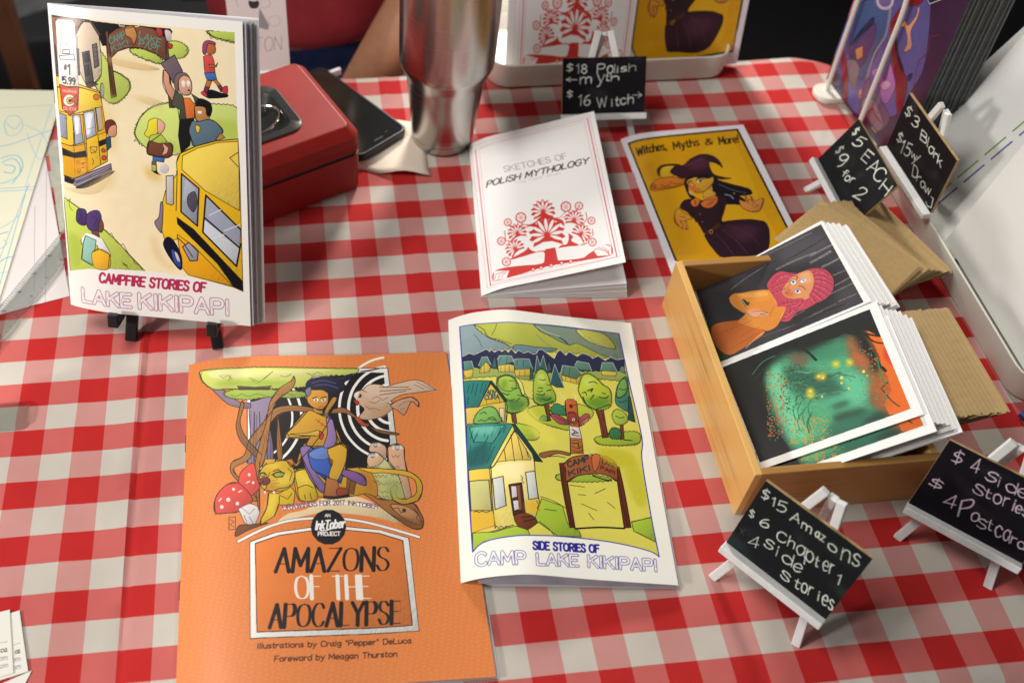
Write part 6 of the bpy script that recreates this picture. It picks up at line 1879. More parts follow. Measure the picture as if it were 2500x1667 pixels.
    def image(s,name):
        im=bpy.data.images.new(name,s.w,s.h,alpha=False)
        buf=np.ones((s.h,s.w,4),np.float32); buf[...,:3]=np.clip(s.a,0,1)[::-1]
        im.pixels.foreach_set(buf.ravel()); im.pack(); return im
# ---------------------------------------------------------------- materials
def mat(name,col,rough=.5,metal=0,bump=0,bscale=200,var=0,vscale=8,coat=0,spec=.5,trans=0,alpha=1):
    m=bpy.data.materials.new(name); m.use_nodes=True; nt=m.node_tree; b=nt.nodes['Principled BSDF']
    b.inputs['Base Color'].default_value=(*col,1); b.inputs['Roughness'].default_value=rough; b.inputs['Metallic'].default_value=metal
    b.inputs['Coat Weight'].default_value=coat; b.inputs['Coat Roughness'].default_value=.15; b.inputs['Specular IOR Level'].default_value=spec
    b.inputs['Transmission Weight'].default_value=trans
    tc=nt.nodes.new('ShaderNodeTexCoord')
    if var:
        n=nt.nodes.new('ShaderNodeTexNoise'); n.inputs['Scale'].default_value=vscale/I*.1; n.inputs['Detail'].default_value=6
        nt.links.new(tc.outputs['Object'],n.inputs['Vector'])
        mx=nt.nodes.new('ShaderNodeMix'); mx.data_type='RGBA'; mx.blend_type='MULTIPLY'; mx.inputs[0].default_value=1
        cr=nt.nodes.new('ShaderNodeMapRange'); cr.inputs['To Min'].default_value=1-var; cr.inputs['To Max'].default_value=1+var*.4; cr.inputs['From Min'].default_value=.25; cr.inputs['From Max'].default_value=.75
        nt.links.new(n.outputs['Fac'],cr.inputs['Value']); mx.inputs[6].default_value=(*col,1)
        nt.links.new(cr.outputs[0],mx.inputs[7]); nt.links.new(mx.outputs[2],b.inputs['Base Color'])
    if bump:
        n2=nt.nodes.new('ShaderNodeTexNoise'); n2.inputs['Scale'].default_value=bscale; n2.inputs['Detail'].default_value=4
        nt.links.new(tc.outputs['Object'],n2.inputs['Vector'])
        bp=nt.nodes.new('ShaderNodeBump'); bp.inputs['Strength'].default_value=bump; bp.inputs['Distance'].default_value=.0006
        nt.links.new(n2.outputs['Fac'],bp.inputs['Height']); nt.links.new(bp.outputs[0],b.inputs['Normal'])
    return m
def printmat(name,key,win,hin,ppi=110,rough=.32,coat=.15,chalk=0,tint=.93):
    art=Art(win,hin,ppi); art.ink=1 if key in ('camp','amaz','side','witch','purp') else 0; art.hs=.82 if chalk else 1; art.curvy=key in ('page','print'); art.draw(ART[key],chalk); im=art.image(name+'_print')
    m=mat(name,(1,1,1),rough,coat=coat,bump=.06,bscale=500); nt=m.node_tree; b=nt.nodes['Principled BSDF']
    t=nt.nodes.new('ShaderNodeTexImage'); t.image=im; t.extension='EXTEND'
    mx=nt.nodes.new('ShaderNodeMix'); mx.data_type='RGBA'; mx.blend_type='MULTIPLY'; mx.inputs[0].default_value=1; mx.inputs[7].default_value=(tint,tint,tint,1); b.inputs['Specular IOR Level'].default_value=.15 if chalk else .5
    nt.links.new(t.outputs['Color'],mx.inputs[6]); nt.links.new(mx.outputs[2],b.inputs['Base Color'])
    return m
PAPER=mat('white_paper',(.80,.79,.80),.6,bump=.1); PAGE=mat('page_paper_shaded',(.50,.48,.54),.65,var=.06,vscale=40)  # inner pages greyed: the shade between the leaves is put into their colour
KRAFT=mat('kraft_paper',(.47,.315,.13),.75,var=.12,vscale=60,bump=.25,bscale=900)
KRAFT2=mat('kraft_paper_pale',(.52,.355,.155),.75,var=.12,vscale=60,bump=.25,bscale=900)
CARD=mat('card_stock',(.83,.83,.82),.5); WPAINT=mat('white_painted_wood',(.80,.81,.80),.38,var=.08,vscale=30,bump=.3,bscale=300)
WMETAL=mat('white_powder_coat',(.78,.76,.68),.4,bump=.1,bscale=700); WOODEDGE=mat('raw_board_edge',(.42,.29,.12),.7,var=.3,vscale=60)
SLATE=mat('chalkboard_back',(.03,.03,.035),.7); BLACKP=mat('black_plastic',(.012,.010,.012),.35)
REDM=mat('red_enamel',(.30,.012,.008),.5,var=.10,vscale=20,bump=.25,bscale=1200,spec=.35); DARKG=mat('rubber_gasket',(.02,.012,.014),.5)
CHROME=mat('chrome',(.75,.72,.68),.12,metal=1); GLASSB=mat('phone_glass',(.012,.012,.011),.09,spec=.7)
def steel():
    m=mat('brushed_steel',(.48,.46,.43),.22,metal=1); nt=m.node_tree; b=nt.nodes['Principled BSDF']
    tc=nt.nodes['Texture Coordinate']; mp=nt.nodes.new('ShaderNodeMapping'); mp.inputs['Scale'].default_value=(3,3,900)
    n=nt.nodes.new('ShaderNodeTexNoise'); n.inputs['Scale'].default_value=2; n.inputs['Detail'].default_value=5
    nt.links.new(tc.outputs['Object'],mp.inputs[0]); nt.links.new(mp.outputs[0],n.inputs['Vector'])
    bp=nt.nodes.new('ShaderNodeBump'); bp.inputs['Strength'].default_value=.10; bp.inputs['Distance'].default_value=.0003
    nt.links.new(n.outputs['Fac'],bp.inputs['Height']); nt.links.new(bp.outputs[0],b.inputs['Normal'])
    r=nt.nodes.new('ShaderNodeMapRange'); r.inputs['To Min'].default_value=.14; r.inputs['To Max'].default_value=.34
    nt.links.new(n.outputs['Fac'],r.inputs['Value']); nt.links.new(r.outputs[0],b.inputs['Roughness'])
    return m
STEEL=steel()
def bamboo(name,col,axis,scale=1):
    m=mat(name,col,.42,coat=.12); nt=m.node_tree; b=nt.nodes['Principled BSDF']; tc=nt.nodes['Texture Coordinate']
    mp=nt.nodes.new('ShaderNodeMapping'); s=[260,260,260]; s[axis]=9; mp.inputs['Scale'].default_value=s
    n=nt.nodes.new('ShaderNodeTexNoise'); n.inputs['Scale'].default_value=1; n.inputs['Detail'].default_value=5; n.inputs['Distortion'].default_value=.4
    nt.links.new(tc.outputs['Object'],mp.inputs[0]); nt.links.new(mp.outputs[0],n.inputs['Vector'])
    n2=nt.nodes.new('ShaderNodeTexNoise'); n2.inputs['Scale'].default_value=14; nt.links.new(tc.outputs['Object'],n2.inputs['Vector'])
    ad=nt.nodes.new('ShaderNodeMath'); ad.operation='ADD'; nt.links.new(n.outputs['Fac'],ad.inputs[0]); nt.links.new(n2.outputs['Fac'],ad.inputs[1])
    cr=nt.nodes.new('ShaderNodeValToRGB'); e=cr.color_ramp.elements; e[0].position=.62; e[0].color=(col[0]*.68,col[1]*.6,col[2]*.5,1); e[1].position=1.15 if False else 1.0; e[1].color=(*[min(1,c*1.12) for c in col],1)
    e2=cr.color_ramp.elements.new(.82); e2.color=(*col,1)
    nt.links.new(ad.outputs[0],cr.inputs[0]); nt.links.new(cr.outputs[0],b.inputs['Base Color']); return m
BAMB=bamboo('bamboo_side',(.72,.42,.13),1); BAMBX=bamboo('bamboo_end_shaded',(.40,.205,.055),0)  # second one is the same bamboo, with the front wall's shade in its colour
KEDGE_SHADE=mat('kraft_edge_painted_shade',(.17,.105,.042),.85)  # envelope edges coloured dark to paint the shadow lines between them
def gingham():
    m=mat('red_gingham_cloth',(1,1,1),.85,spec=.2); nt=m.node_tree; b=nt.nodes['Principled BSDF']; L=nt.links
    uv=nt.nodes.new('ShaderNodeUVMap'); uv.uv_map='bands'
    jn=nt.nodes.new('ShaderNodeTexNoise'); jn.inputs['Scale'].default_value=26; L.new(uv.outputs[0],jn.inputs['Vector'])
    def node(op,a,b2=None,c=None):
        q=nt.nodes.new('ShaderNodeMath'); q.operation=op
        for i,v in enumerate((a,b2,c)):
            if v is None: continue
            if hasattr(v,'is_output'): L.new(v,q.inputs[i])
            else: q.inputs[i].default_value=v
        return q.outputs[0]
    sp=nt.nodes.new('ShaderNodeSeparateXYZ'); L.new(uv.outputs[0],sp.inputs[0])
    jit=node('MULTIPLY',node('SUBTRACT',jn.outputs['Fac'],.5),.035)
    # woven teeth on the cross-band edges
    saw=node('MULTIPLY',node('SUBTRACT',node('PINGPONG',node('MULTIPLY',sp.outputs[0],11.5),.5),.25),.05)
    X=node('ADD',sp.outputs[0],jit); Y=node('ADD',node('ADD',sp.outputs[1],saw),jit)
    bx=node('GREATER_THAN',node('FRACT',node('MULTIPLY',X,.5)),.5)     # red where floor(x) is odd
    by=node('LESS_THAN',node('FRACT',node('MULTIPLY',Y,.5)),.5)
    s=node('MULTIPLY',node('ADD',bx,by),.5)
    # fine twill threads show on the half-tone squares
    th=node('SINE',node('MULTIPLY',node('ADD',sp.outputs[0],node('MULTIPLY',sp.outputs[1],.35)),6.283*42))
    th2=node('SINE',node('MULTIPLY',sp.outputs[1],6.283*46))
    half=node('SUBTRACT',1,node('ABSOLUTE',node('SUBTRACT',node('MULTIPLY',s,2),1)))
    f=node('ADD',s,node('MULTIPLY',node('MULTIPLY',th,half),.10))
    cr=nt.nodes.new('ShaderNodeValToRGB'); e=cr.color_ramp.elements
    e[0].position=0; e[0].color=(.58,.53,.47,1); e[1].position=1; e[1].color=(.50,.020,.020,1)
    m2=cr.color_ramp.elements.new(.5); m2.color=(.58,.27,.25,1)
    L.new(f,cr.inputs[0])
    pk=nt.nodes.new('ShaderNodeMix'); pk.data_type='RGBA'; pk.inputs[6].default_value=(1,1,1,1); pk.inputs[7].default_value=(1.0,.47,.47,1)
    L.new(node('MULTIPLY',by,node('SUBTRACT',1,bx)),pk.inputs[0])
    mp_=nt.nodes.new('ShaderNodeMix'); mp_.data_type='RGBA'; mp_.blend_type='MULTIPLY'; mp_.inputs[0].default_value=1; L.new(cr.outputs[0],mp_.inputs[6]); L.new(pk.outputs[2],mp_.inputs[7])
    st=nt.nodes.new('ShaderNodeTexNoise'); st.inputs['Scale'].default_value=.35; st.inputs['Detail'].default_value=6; L.new(uv.outputs[0],st.inputs['Vector'])
    mr=nt.nodes.new('ShaderNodeMapRange'); mr.inputs['From Min'].default_value=.3; mr.inputs['From Max'].default_value=.7; mr.inputs['To Min'].default_value=.90; mr.inputs['To Max'].default_value=1.05
    L.new(st.outputs['Fac'],mr.inputs['Value'])
    mx=nt.nodes.new('ShaderNodeMix'); mx.data_type='RGBA'; mx.blend_type='MULTIPLY'; mx.inputs[0].default_value=1
    L.new(mp_.outputs[2],mx.inputs[6]); L.new(mr.outputs[0],mx.inputs[7]); L.new(mx.outputs[2],b.inputs['Base Color'])
    h=node('ADD',node('MULTIPLY',th,.5),node('MULTIPLY',th2,.5))
    bp=nt.nodes.new('ShaderNodeBump'); bp.inputs['Strength'].default_value=.25; bp.inputs['Distance'].default_value=.0003; L.new(h,bp.inputs['Height'])
    wn=nt.nodes.new('ShaderNodeTexNoise'); wn.inputs['Scale'].default_value=.42; wn.inputs['Detail'].default_value=1.5; wn.inputs['Distortion'].default_value=1.2; L.new(uv.outputs[0],wn.inputs['Vector'])
    bp2=nt.nodes.new('ShaderNodeBump'); bp2.inputs['Strength'].default_value=.2; bp2.inputs['Distance'].default_value=.006; L.new(wn.outputs['Fac'],bp2.inputs['Height']); L.new(bp.outputs[0],bp2.inputs['Normal'])
    L.new(bp2.outputs[0],b.inputs['Normal']); return m
GING=gingham()
# ---------------------------------------------------------------- object helpers
def tag(o,label=None,cat=None,group=None,kind=None):
    if label: o['label']=label
    if cat: o['category']=cat
    if group: o['group']=group
    if kind: o['kind']=kind
    return o
def thing(name,label,cat,loc,group=None):
    o=bpy.data.objects.new(name,None); COL.objects.link(o); o.location=Vector([float(c) for c in loc])*I; o.empty_display_size=.02
    return tag(o,label,cat,group)
def obj(name,V,F,mats,parent=None,uv=None,mi=None,smooth=True,sharp=.5,bevel=0,root=None,loc=None,sub=0,uvname='UVMap'):
    """V in inches in world space; stored relative to the thing it belongs to"""
    V=np.array(V,float); r=root or parent
    org=np.array(loc if loc is not None else ((0,0,0)),float)
    if r is not None:
        q=r
        while q is not None: org=org+np.array(q.location)/I; q=q.parent
    me=bpy.data.meshes.new(name); me.from_pydata(((V-org)*I).tolist(),[],[list(f) for f in F])
    mats=mats if isinstance(mats,(list,tuple)) else [mats]
    for m in mats: me.materials.append(m)
    if uv is not None:
        l=me.uv_layers.new(name=uvname); uv=np.array(uv,np.float32); idx=np.empty(len(me.loops),np.int32); me.loops.foreach_get('vertex_index',idx)
        l.data.foreach_set('uv',uv[idx].ravel())
    if mi is not None: me.polygons.foreach_set('material_index',np.array(mi,np.int32))
    me.polygons.foreach_set('use_smooth',[smooth]*len(me.polygons))
    me.update()
    o=bpy.data.objects.new(name,me); COL.objects.link(o)
    if parent is not None: o.parent=parent
    elif loc is not None: o.location=Vector(list(map(float,loc)))*I
    if bevel:
        b=o.modifiers.new('bevel','BEVEL'); b.width=bevel*I; b.segments=2; b.limit_method='ANGLE'; b.angle_limit=.6; b.harden_normals=False
    if sub:
        s=o.modifiers.new('sub','SUBSURF'); s.levels=s.render_levels=sub
    if smooth:
        try: me.set_sharp_from_angle(angle=sharp)
        except Exception: pass
    return o
BF=[(0,3,2,1),(4,5,6,7),(0,1,5,4),(1,2,6,5),(2,3,7,6),(3,0,4,7)]
def hexa(P): return np.array(P,float),BF          # 4 bottom, 4 top corners
def boxv(c,u,v,w,hu,hv,hw):
    c,u,v,w=map(lambda a:np.array(a,float),(c,u,v,w))
    return np.array([c+su*u*hu+sv*v*hv+sw*w*hw for sw in (-1,1) for su,sv in ((-1,-1),(1,-1),(1,1),(-1,1))]),BF
def join(*parts):
    V=[];F=[];n=0
    for v,f in parts:
        V.append(np.array(v,float)); F+=[tuple(i+n for i in q) for q in f]; n+=len(v)
    return np.vstack(V),F
def sheet(S,t,nu=14,nv=6,off=0,u0=0,u1=1,v0=0,v1=1,wav=0):
    """thin closed sheet following a surface: face 0 = printed front"""
    us=np.linspace(u0,u1,nu+1); vs=np.linspace(v0,v1,nv+1)
    V=[];UV=[]
    for side in (t/2,-t/2):
        for v in vs:
            for u in us: V.append(S(u,v,off+side+(wav*math.sin(u*5+v*3) if wav else 0))); UV.append((u,v))
    n=(nu+1)*(nv+1);F=[];MI=[]
    for j in range(nv):
        for i in range(nu):
            a=j*(nu+1)+i; F.append((a,a+1,a+nu+2,a+nu+1)); MI.append(0)
            F.append((n+a,n+a+nu+1,n+a+nu+2,n+a+1)); MI.append(1)
    edge=[i for i in range(nu+1)]+[j*(nu+1)+nu for j in range(1,nv+1)]+[nv*(nu+1)+i for i in range(nu-1,-1,-1)]+[j*(nu+1) for j in range(nv-1,0,-1)]
    for k in range(len(edge)):
        a,b=edge[k],edge[(k+1)%len(edge)]; F.append((a,n+a,n+b,b)); MI.append(1)
    return np.array(V),F,UV,MI
def sheetobj(name,S,t,m,parent,label=None,**k):
    V,F,UV,MI=sheet(S,t,**k)
    o=obj(name,V,F,m,parent,uv=UV,mi=MI if isinstance(m,(list,tuple)) else None)
    if label: o['label']=label
    return o
def ring(c,w,d,r,z,yaw=0,n=5,ox=0,oy=0):
    P=[]
    for sx,sy,a0 in ((1,1,0),(-1,1,90),(-1,-1,180),(1,-1,270)):
        for k in range(n+1):
            a=math.radians(a0+90*k/n); P.append((sx*(w/2-r)+r*math.cos(a)+ox,sy*(d/2-r)+r*math.sin(a)+oy))
    ca,sa=math.cos(yaw),math.sin(yaw)
    return [(c[0]+x*ca-y*sa,c[1]+x*sa+y*ca,z) for x,y in P]
def loft(rings,cap0=True,cap1=True):
    n=len(rings[0]);V=[p for r in rings for p in r];F=[]
    for k in range(len(rings)-1):
        for i in range(n): F.append((k*n+i,k*n+(i+1)%n,(k+1)*n+(i+1)%n,(k+1)*n+i))
    if cap0: F.append(tuple(range(n-1,-1,-1)))
    if cap1: F.append(tuple((len(rings)-1)*n+i for i in range(n)))
    return np.array(V,float),F
def lathe(c,prof,n=64,cap0=True,cap1=False):
    return loft([[(c[0]+r*math.cos(2*math.pi*i/n),c[1]+r*math.sin(2*math.pi*i/n),z) for i in range(n)] for r,z in prof],cap0,cap1)
def tube(P,r,n=10):
    P=np.array(P,float);rings=[];up=None
    for i in range(len(P)):
        t=nrm(P[min(i+1,len(P)-1)]-P[max(i-1,0)])
        if up is None: up=nrm(np.cross(t,[.3,.5,.81]))
        a=nrm(up-t*np.dot(up,t)); up=a; b=np.cross(t,a); rr=r[i] if hasattr(r,'__len__') else r
        rings.append([tuple(P[i]+rr*(math.cos(q)*a+math.sin(q)*b)) for q in np.arange(n)*2*math.pi/n])
    return loft(rings)
# ================================================================= THE SETTING
flm=mat('dark_carpet',(.012,.011,.014),.95,var=.3,vscale=10,bump=.3)
V,F=boxv((0,40,-29.5),(1,0,0),(0,1,0),(0,0,1),260,260,.5); tag(obj('floor',V,F,flm,smooth=False),kind='structure')
V,F=boxv((0,150,20),(1,0,0),(0,1,0),(0,0,1),260,.5,49.5); tag(obj('back_wall',V,F,mat('black_drape',(.014,.012,.018),.9),smooth=False),kind='structure')
# table: outline with the cut-off back right corner
OUT=[(-34,-14.62),(60,-14.62),(60,12.9),(39.2,12.9),(36.6,14.9),(35.2,15.42),(-34,15.42)]
tbl=thing('folding_table','long folding table hidden under the red gingham tablecloth','table',(12,0,-29))
w=mat('table_laminate',(.35,.33,.3),.5)
n=len(OUT); V=[(x*(1) ,y,z) for z in (-1.4,-.12) for x,y in OUT]; F=[tuple(range(n-1,-1,-1)),tuple(range(n,2*n))]+[(i,(i+1)%n,n+(i+1)%n,n+i) for i in range(n)]
obj('table_top',V,F,w,tbl,smooth=False)
for x in (-29,10,55):
    for y in (-11.5,11.2):
        V,F=tube([(x,y,-1.4),(x,y,-29)],.55); obj('leg',V,F,CHROME,tbl)
# tablecloth: warped grid over the top plus hanging drape
def cloth_z(x,y):
    z=0.0
    z+=.055*math.exp(-((x-5.12-.02*y)/.10)**2)-.035*math.exp(-((x-5.33-.02*y)/.12)**2)      # pressed crease
    z+=.03*math.exp(-((x-2.95-.03*math.sin(y*.5))/.2)**2)+.035*math.exp(-((x-15.7+.03*y)/.16)**2)+.03*math.exp(-((x-27.2)/.2)**2)
    z+=.022*math.exp(-((y+3.1-.02*x)/.22)**2)+.02*math.exp(-((y-6.2)/.25)**2)
    z+=.018*math.sin(x*.7+.9*math.sin(y*.4))*math.sin(y*.55+x*.13)+.010*math.sin(x*2.1+y*1.3)
    return z
xs=list(np.arange(-34,5,.5))+list(np.arange(5,5.7,.1))+list(np.arange(5.7,38,.33))+list(np.arange(38,60.1,1.))
ys=list(np.arange(-14.6,15.45,.33))
def backy(x):
    return 15.42 if x<35.2 else (15.42-(x-35.2)*.37 if x<36.6 else (14.9-(x-36.6)*.77 if x<39.2 else 12.9))
V=[];UV=[];rows=[]
drf=[(8,-26),(8,-16),(7.5,-9),(6,-5),(4,-2.6),(1.6,-1.0),(.5,-.3)]
prof=[(-.62-.25*math.sin(0),z) for z in ()]
for j in range(len(ys)+14):
    row=[]
    for x in xs:
        b=backy(x)
        if j<7:        # front drape
            d=[27,16,8,4,1.8,.8,.25][j]; y=-14.62-.16-.22*min(1,d/3)-.10*d*(.3+.3*math.sin(x*.9)) *min(1,d/9); z=-d+.02 ; vv=-14.62-d; y0=y
        elif j>=len(ys)+7:
            k=j-len(ys)-7; d=[.25,.8,1.8,4,8,16,26][k]; y0=b+.14+.2*min(1,d/3)+.07*d*(.4+.4*math.sin(x*.8+1))*min(1,d/9); z=-d; vv=b+d
        else:
            t=(j-7)/(len(ys)-1); y0=-14.62+(b+14.62)*t; z=cloth_z(x,y0); vv=y0
            e=min(y0+14.62,b-y0); z-= .10*max(0,1-e/.25)**2
            if b-y0<2.5: z+=.10*math.sin(x*1.1+.6)*math.exp(-((b-y0)/1.0)**2)*.5
        row.append(len(V)); V.append((x,y0,z)); UV.append((x,vv))
    rows.append(row)
F=[]
for j in range(len(rows)-1):
    for i in range(len(xs)-1): F.append((rows[j][i],rows[j][i+1],rows[j+1][i+1],rows[j+1][i]))
o=obj('tablecloth',V,F,GING,uv=UV,uvname='bands',loc=(12,0,0)); tag(o,'red and white gingham cloth spread over the whole table','tablecloth')

# ================================================================= PRINTED BOOKS
BT=.035
def book(name,label,cat,key,S,win,hin,ppi,pages,loc,group=None,back=None,cover=None,staples=True,rough=.32,coat=.15):
    """pages: list of (surface, offset) for the inner sheets"""
    t=thing(name,label,cat,loc,group)
    m=cover or printmat(key+'_cover',key,win,hin,ppi,rough=rough,coat=coat)
    sheetobj('front_cover',S,.014,[m,PAPER],t,nu=26,nv=8)
    for Sp,off,mm in pages: sheetobj('page',Sp,.008,mm,t,off=off,nu=14,nv=4)
    if back is not None: sheetobj('back_cover',back,.014,PAPER,t,nu=10,nv=4)
    if staples:
        for v in (.28,.72):
            P=[S(0,v-.028,.012)+S.n*0,S(-.001,v-.026,.006),S(-.001,v+.026,.006),S(0,v+.028,.012)]
            V,F=tube(P,.012,6); obj('staple',V,F,CHROME,t)
    return t,m
def lay(S,k,lift=None,bul=None,din=0):
    """surface between the flat bottom and the lifted cover; k=1 cover, 0 bottom"""
    BL,BR,TR,TL=[c.copy() for c in S.c]
    for c in (BR,TR): c[2]=.03+(c[2]-.03)*k
    for c in (BL,TL): c[2]=.03+(c[2]-.03)*k
    r=Surf(BL,BR,TR,TL,[(u,b*k) for u,b in (bul or list(zip(S.bu,S.bv)))])
    if din: r.c[1]=r.c[1]+nrm(r.c[1]-r.c[0])*din; r.c[2]=r.c[2]+nrm(r.c[2]-r.c[3])*din
    return r
# --- standing comic on its easel
SC=SURF['camp']
def campk(k,din=0,top=0):
    BL,BR,TR,TL=[c.copy() for c in SC.c]; n=SC.n
    u=nrm(BR-BL); v=nrm(TL-BL)
    r=Surf(BL-n*.02*k,BR-n*.42*k+u*din,TR-n*.42*k+u*din+v*top*.2,TL-n*.02*k,[(0,0),(.06,.15*(1-k)),(.3,.30*(1-k)-.06*k),(1,0)])
    return r
pgs=[(campk(k,d),0,mm) for k,d,mm in ((.16,.10,PAGE),(.3,.14,PAGE),(.45,.12,PAPER),(.58,.24,PAGE),(.72,.27,PAPER),(.86,.31,PAGE))]
book('comic_book','comic book with yellow school buses on its white bordered cover, standing on a black easel','comic book','camp',SC,6.54,10.55,115,pgs,SC(.5,0),back=campk(1.1,.44,.5),rough=.28)
es=thing('display_easel','small black plastic easel holding up the school bus comic book','easel',(6.2,.6,0))
BK=campk(1.1,.3); n=BK.n; 
def on(u,v,o): return BK(u,v,-.05)+n*o
uu=nrm(SC.c[1]-SC.c[0]); dn=-nrm(SC.c[3]-SC.c[0])
for foot,u in (((4.66,.62,.02),.27),((7.82,-.02,.02),.80)):
    foot=np.array(foot); top=BK(.5+(u-.5)*.25,.72,-.18); hk=BK(u,.0,-.12)
    P=[foot,foot*.6+hk*.4+np.array([0,0,.05]),hk,top]
    ax=nrm(top-foot)
    V,F=boxv((foot+top)/2,nrm(np.cross(ax,n)),n,ax,.21,.13,np.linalg.norm(top-foot)/2); obj('leg',V,F,BLACKP,es,bevel=.05,smooth=False)
    # hook that carries the book: runs forward under the spine, then turns up
    h0=SC(u,0,.0)+dn*.22; a=h0-n*.75; b=h0+n*.42
    V1=boxv((a+b)/2,uu,nrm(np.cross(n,uu)),n,.19,.11,np.linalg.norm(b-a)/2); V2=boxv(b+np.array([0,0,.12])-dn*.06,uu,n,-dn,.19,.12,.26)
    V,F=V1; obj('hook',V,F,BLACKP,es,bevel=.04,smooth=False); V,F=V2; obj('hook_tip',V,F,BLACKP,es,bevel=.05,smooth=False)
top=BK(.5,.72,-.3); bf=np.array([7.6,6.9,.02]); ax=nrm(top-bf)
V,F=boxv((top+bf)/2,nrm(np.cross(ax,n)),nrm(np.cross(nrm(np.cross(ax,n)),ax)),ax,.2,.12,np.linalg.norm(top-bf)/2); obj('back_leg',V,F,BLACKP,es,bevel=.05,smooth=False)
V,F=boxv(BK(.5,.12,-.16),uu,n,-dn,1.9,.09,.16); obj('crossbar',V,F,BLACKP,es,bevel=.04,smooth=False)
# --- orange art book
SA=SURF['amaz']
book('art_book','large orange art book with a seated archer illustration, flat on the cloth','book','amaz',SA,9.2,11.92,110,[(lay(SA,.75,din=.02),-.01,PAGE),(lay(SA,.5,din=.05),-.01,PAGE),(lay(SA,.25,din=.03),0,PAPER)],SA(.5,.5),back=lay(SA,.0,din=.10),rough=.48,coat=.04)
# --- side stories comic
SS=SURF['side']
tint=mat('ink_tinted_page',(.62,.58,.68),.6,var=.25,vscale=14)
book('comic_book','curled comic book with painted camp village cover, between the orange book and wooden box','comic book','side',SS,6.77,10.46,120,[(lay(SS,.42,bul=((0,0),(.1,.30),(.3,.5),(.6,.2),(1,.05)),din=.05),0,tint),(lay(SS,.22,din=.09),0,PAGE),(lay(SS,.1,din=.06),0,PAPER)],SS(.5,.5),back=lay(SS,0,din=.13),rough=.3)
# --- two zines
SK=SURF['sket']; flat=[(0,0),(.1,.06),(1,.0)]
def zl(k,din=0): 
    r=lay(SK,k,bul=((0,0),(.12,.12),(1,.0)),din=din)
    a=SK.c; s=.045*(1-k)
    r.c[1]=np.array([23.0+.36*(1-k),1.21-.17*(1-k),.05+1.85*k]); r.c[2]=np.array([23.82+.36*(1-k),10.04-.1*(1-k),.05+1.7*k]); return r
book('zine','white booklet with red folk tree cover, its front cover springing open','booklet','sket',SK,5.55,8.68,105,[(zl(.40),0,PAPER),(zl(.30),0,PAPER),(zl(.17),0,PAPER),(zl(.11),0,PAPER),(zl(.05),0,PAPER)],SK(.5,.5),back=zl(0),rough=.4,coat=.05)
SW=SURF['witch']
book('zine','yellow booklet with a witch on its cover, lying behind the wooden box','booklet','witch',SW,5.42,8.46,105,[(lay(SW,.6,din=-.02),0,PAPER),(lay(SW,.3),0,PAPER),(lay(SW,.12),0,PAPER)],SW(.5,.5),back=lay(SW,0),rough=.3)

# ================================================================= CHALKBOARD SIGNS
def sign(key,label,S,foot_z=0,spread=.3,ppi=150,back=1.75,topx=.8,foots=None):
    w=np.linalg.norm(S.c[1]-S.c[0]); h=np.linalg.norm(S.c[3]-S.c[0]); u=nrm(S.c[1]-S.c[0]); v=nrm(S.c[3]-S.c[0]); n=S.n
    c0=(S.c[0]+S.c[1])/2; t=thing('chalkboard_sign',label,'sign',(c0[0],c0[1],foot_z),'chalkboard price signs on white easels')
    m=printmat(key+'_chalk',key,w,h,ppi,rough=.75,coat=0,chalk=.8,tint=.95)
    V,F,UV,MI=sheet(S,.12,nu=1,nv=1,off=-.06)
    MI=[0,2]+[1]*4
    obj('board',V,F,[m,WOODEDGE,SLATE],t,uv=UV,mi=MI,smooth=False)
    V,F=boxv(c0-v*.13+n*.10,u,n,v,w/2+.03,.20,.13); obj('ledge',V,F,WPAINT,t,bevel=.035,smooth=False)
    down=(S.c[0][2]-foot_z-.02)/v[2]
    for s in (-1,1):
        a=c0+u*s*(w/2-spread)-v*down-n*.22; b=c0+u*s*.26+v*(h+topx)-n*.22; ax=nrm(b-a); sd=nrm(np.cross(ax,n))
        V,F=boxv((a+b)/2,sd,n,ax,.135,.10,np.linalg.norm(b-a)/2); obj('leg',V,F,WPAINT,t,bevel=.03,smooth=False)
    b=c0+v*(h+topx-.12)-n*.34; hb=-n; hb=nrm([hb[0],hb[1],0]); a=np.array([c0[0],c0[1],foot_z+.03])+hb*(back+ (b-c0)@hb)
    ax=nrm(b-a); sd=u; V,F=boxv((a+b)/2,sd,nrm(np.cross(ax,sd)),ax,.13,.10,np.linalg.norm(b-a)/2); obj('back_leg',V,F,WPAINT,t,bevel=.03,smooth=False)
    V,F=boxv(c0+v*(h*.55)-n*.33,u,n,v,.55,.05,.14); obj('brace',V,F,WPAINT,t,bevel=.02,smooth=False)
    return t
sign('s_amaz','small chalkboard on a white easel listing Amazons, Chapter 1 and Side Stories prices',SURF['s_amaz'],spread=.2)
sign('s_pol','small chalkboard reading $18 Polish and $16 Witch before the white book tray',SURF['s_pol'],spread=.42,topx=1.1,back=1.3)
sign('s_side','chalkboard with pink chalk $4 Side Stories and $4 Postcards, cut by the right edge',SURF['s_side'],spread=.3)
sign('s_each','chalkboard reading $5 EACH and 9 for 2, turned sideways behind the kraft envelopes',SURF['s_each'],spread=.6,topx=-.35,back=1.2)
sign('s_blank','chalkboard reading $3 Blank and $15 w/ Draw, perched on the big white tray rim',SURF['s_blank'],foot_z=1.3,spread=.5,back=.9)

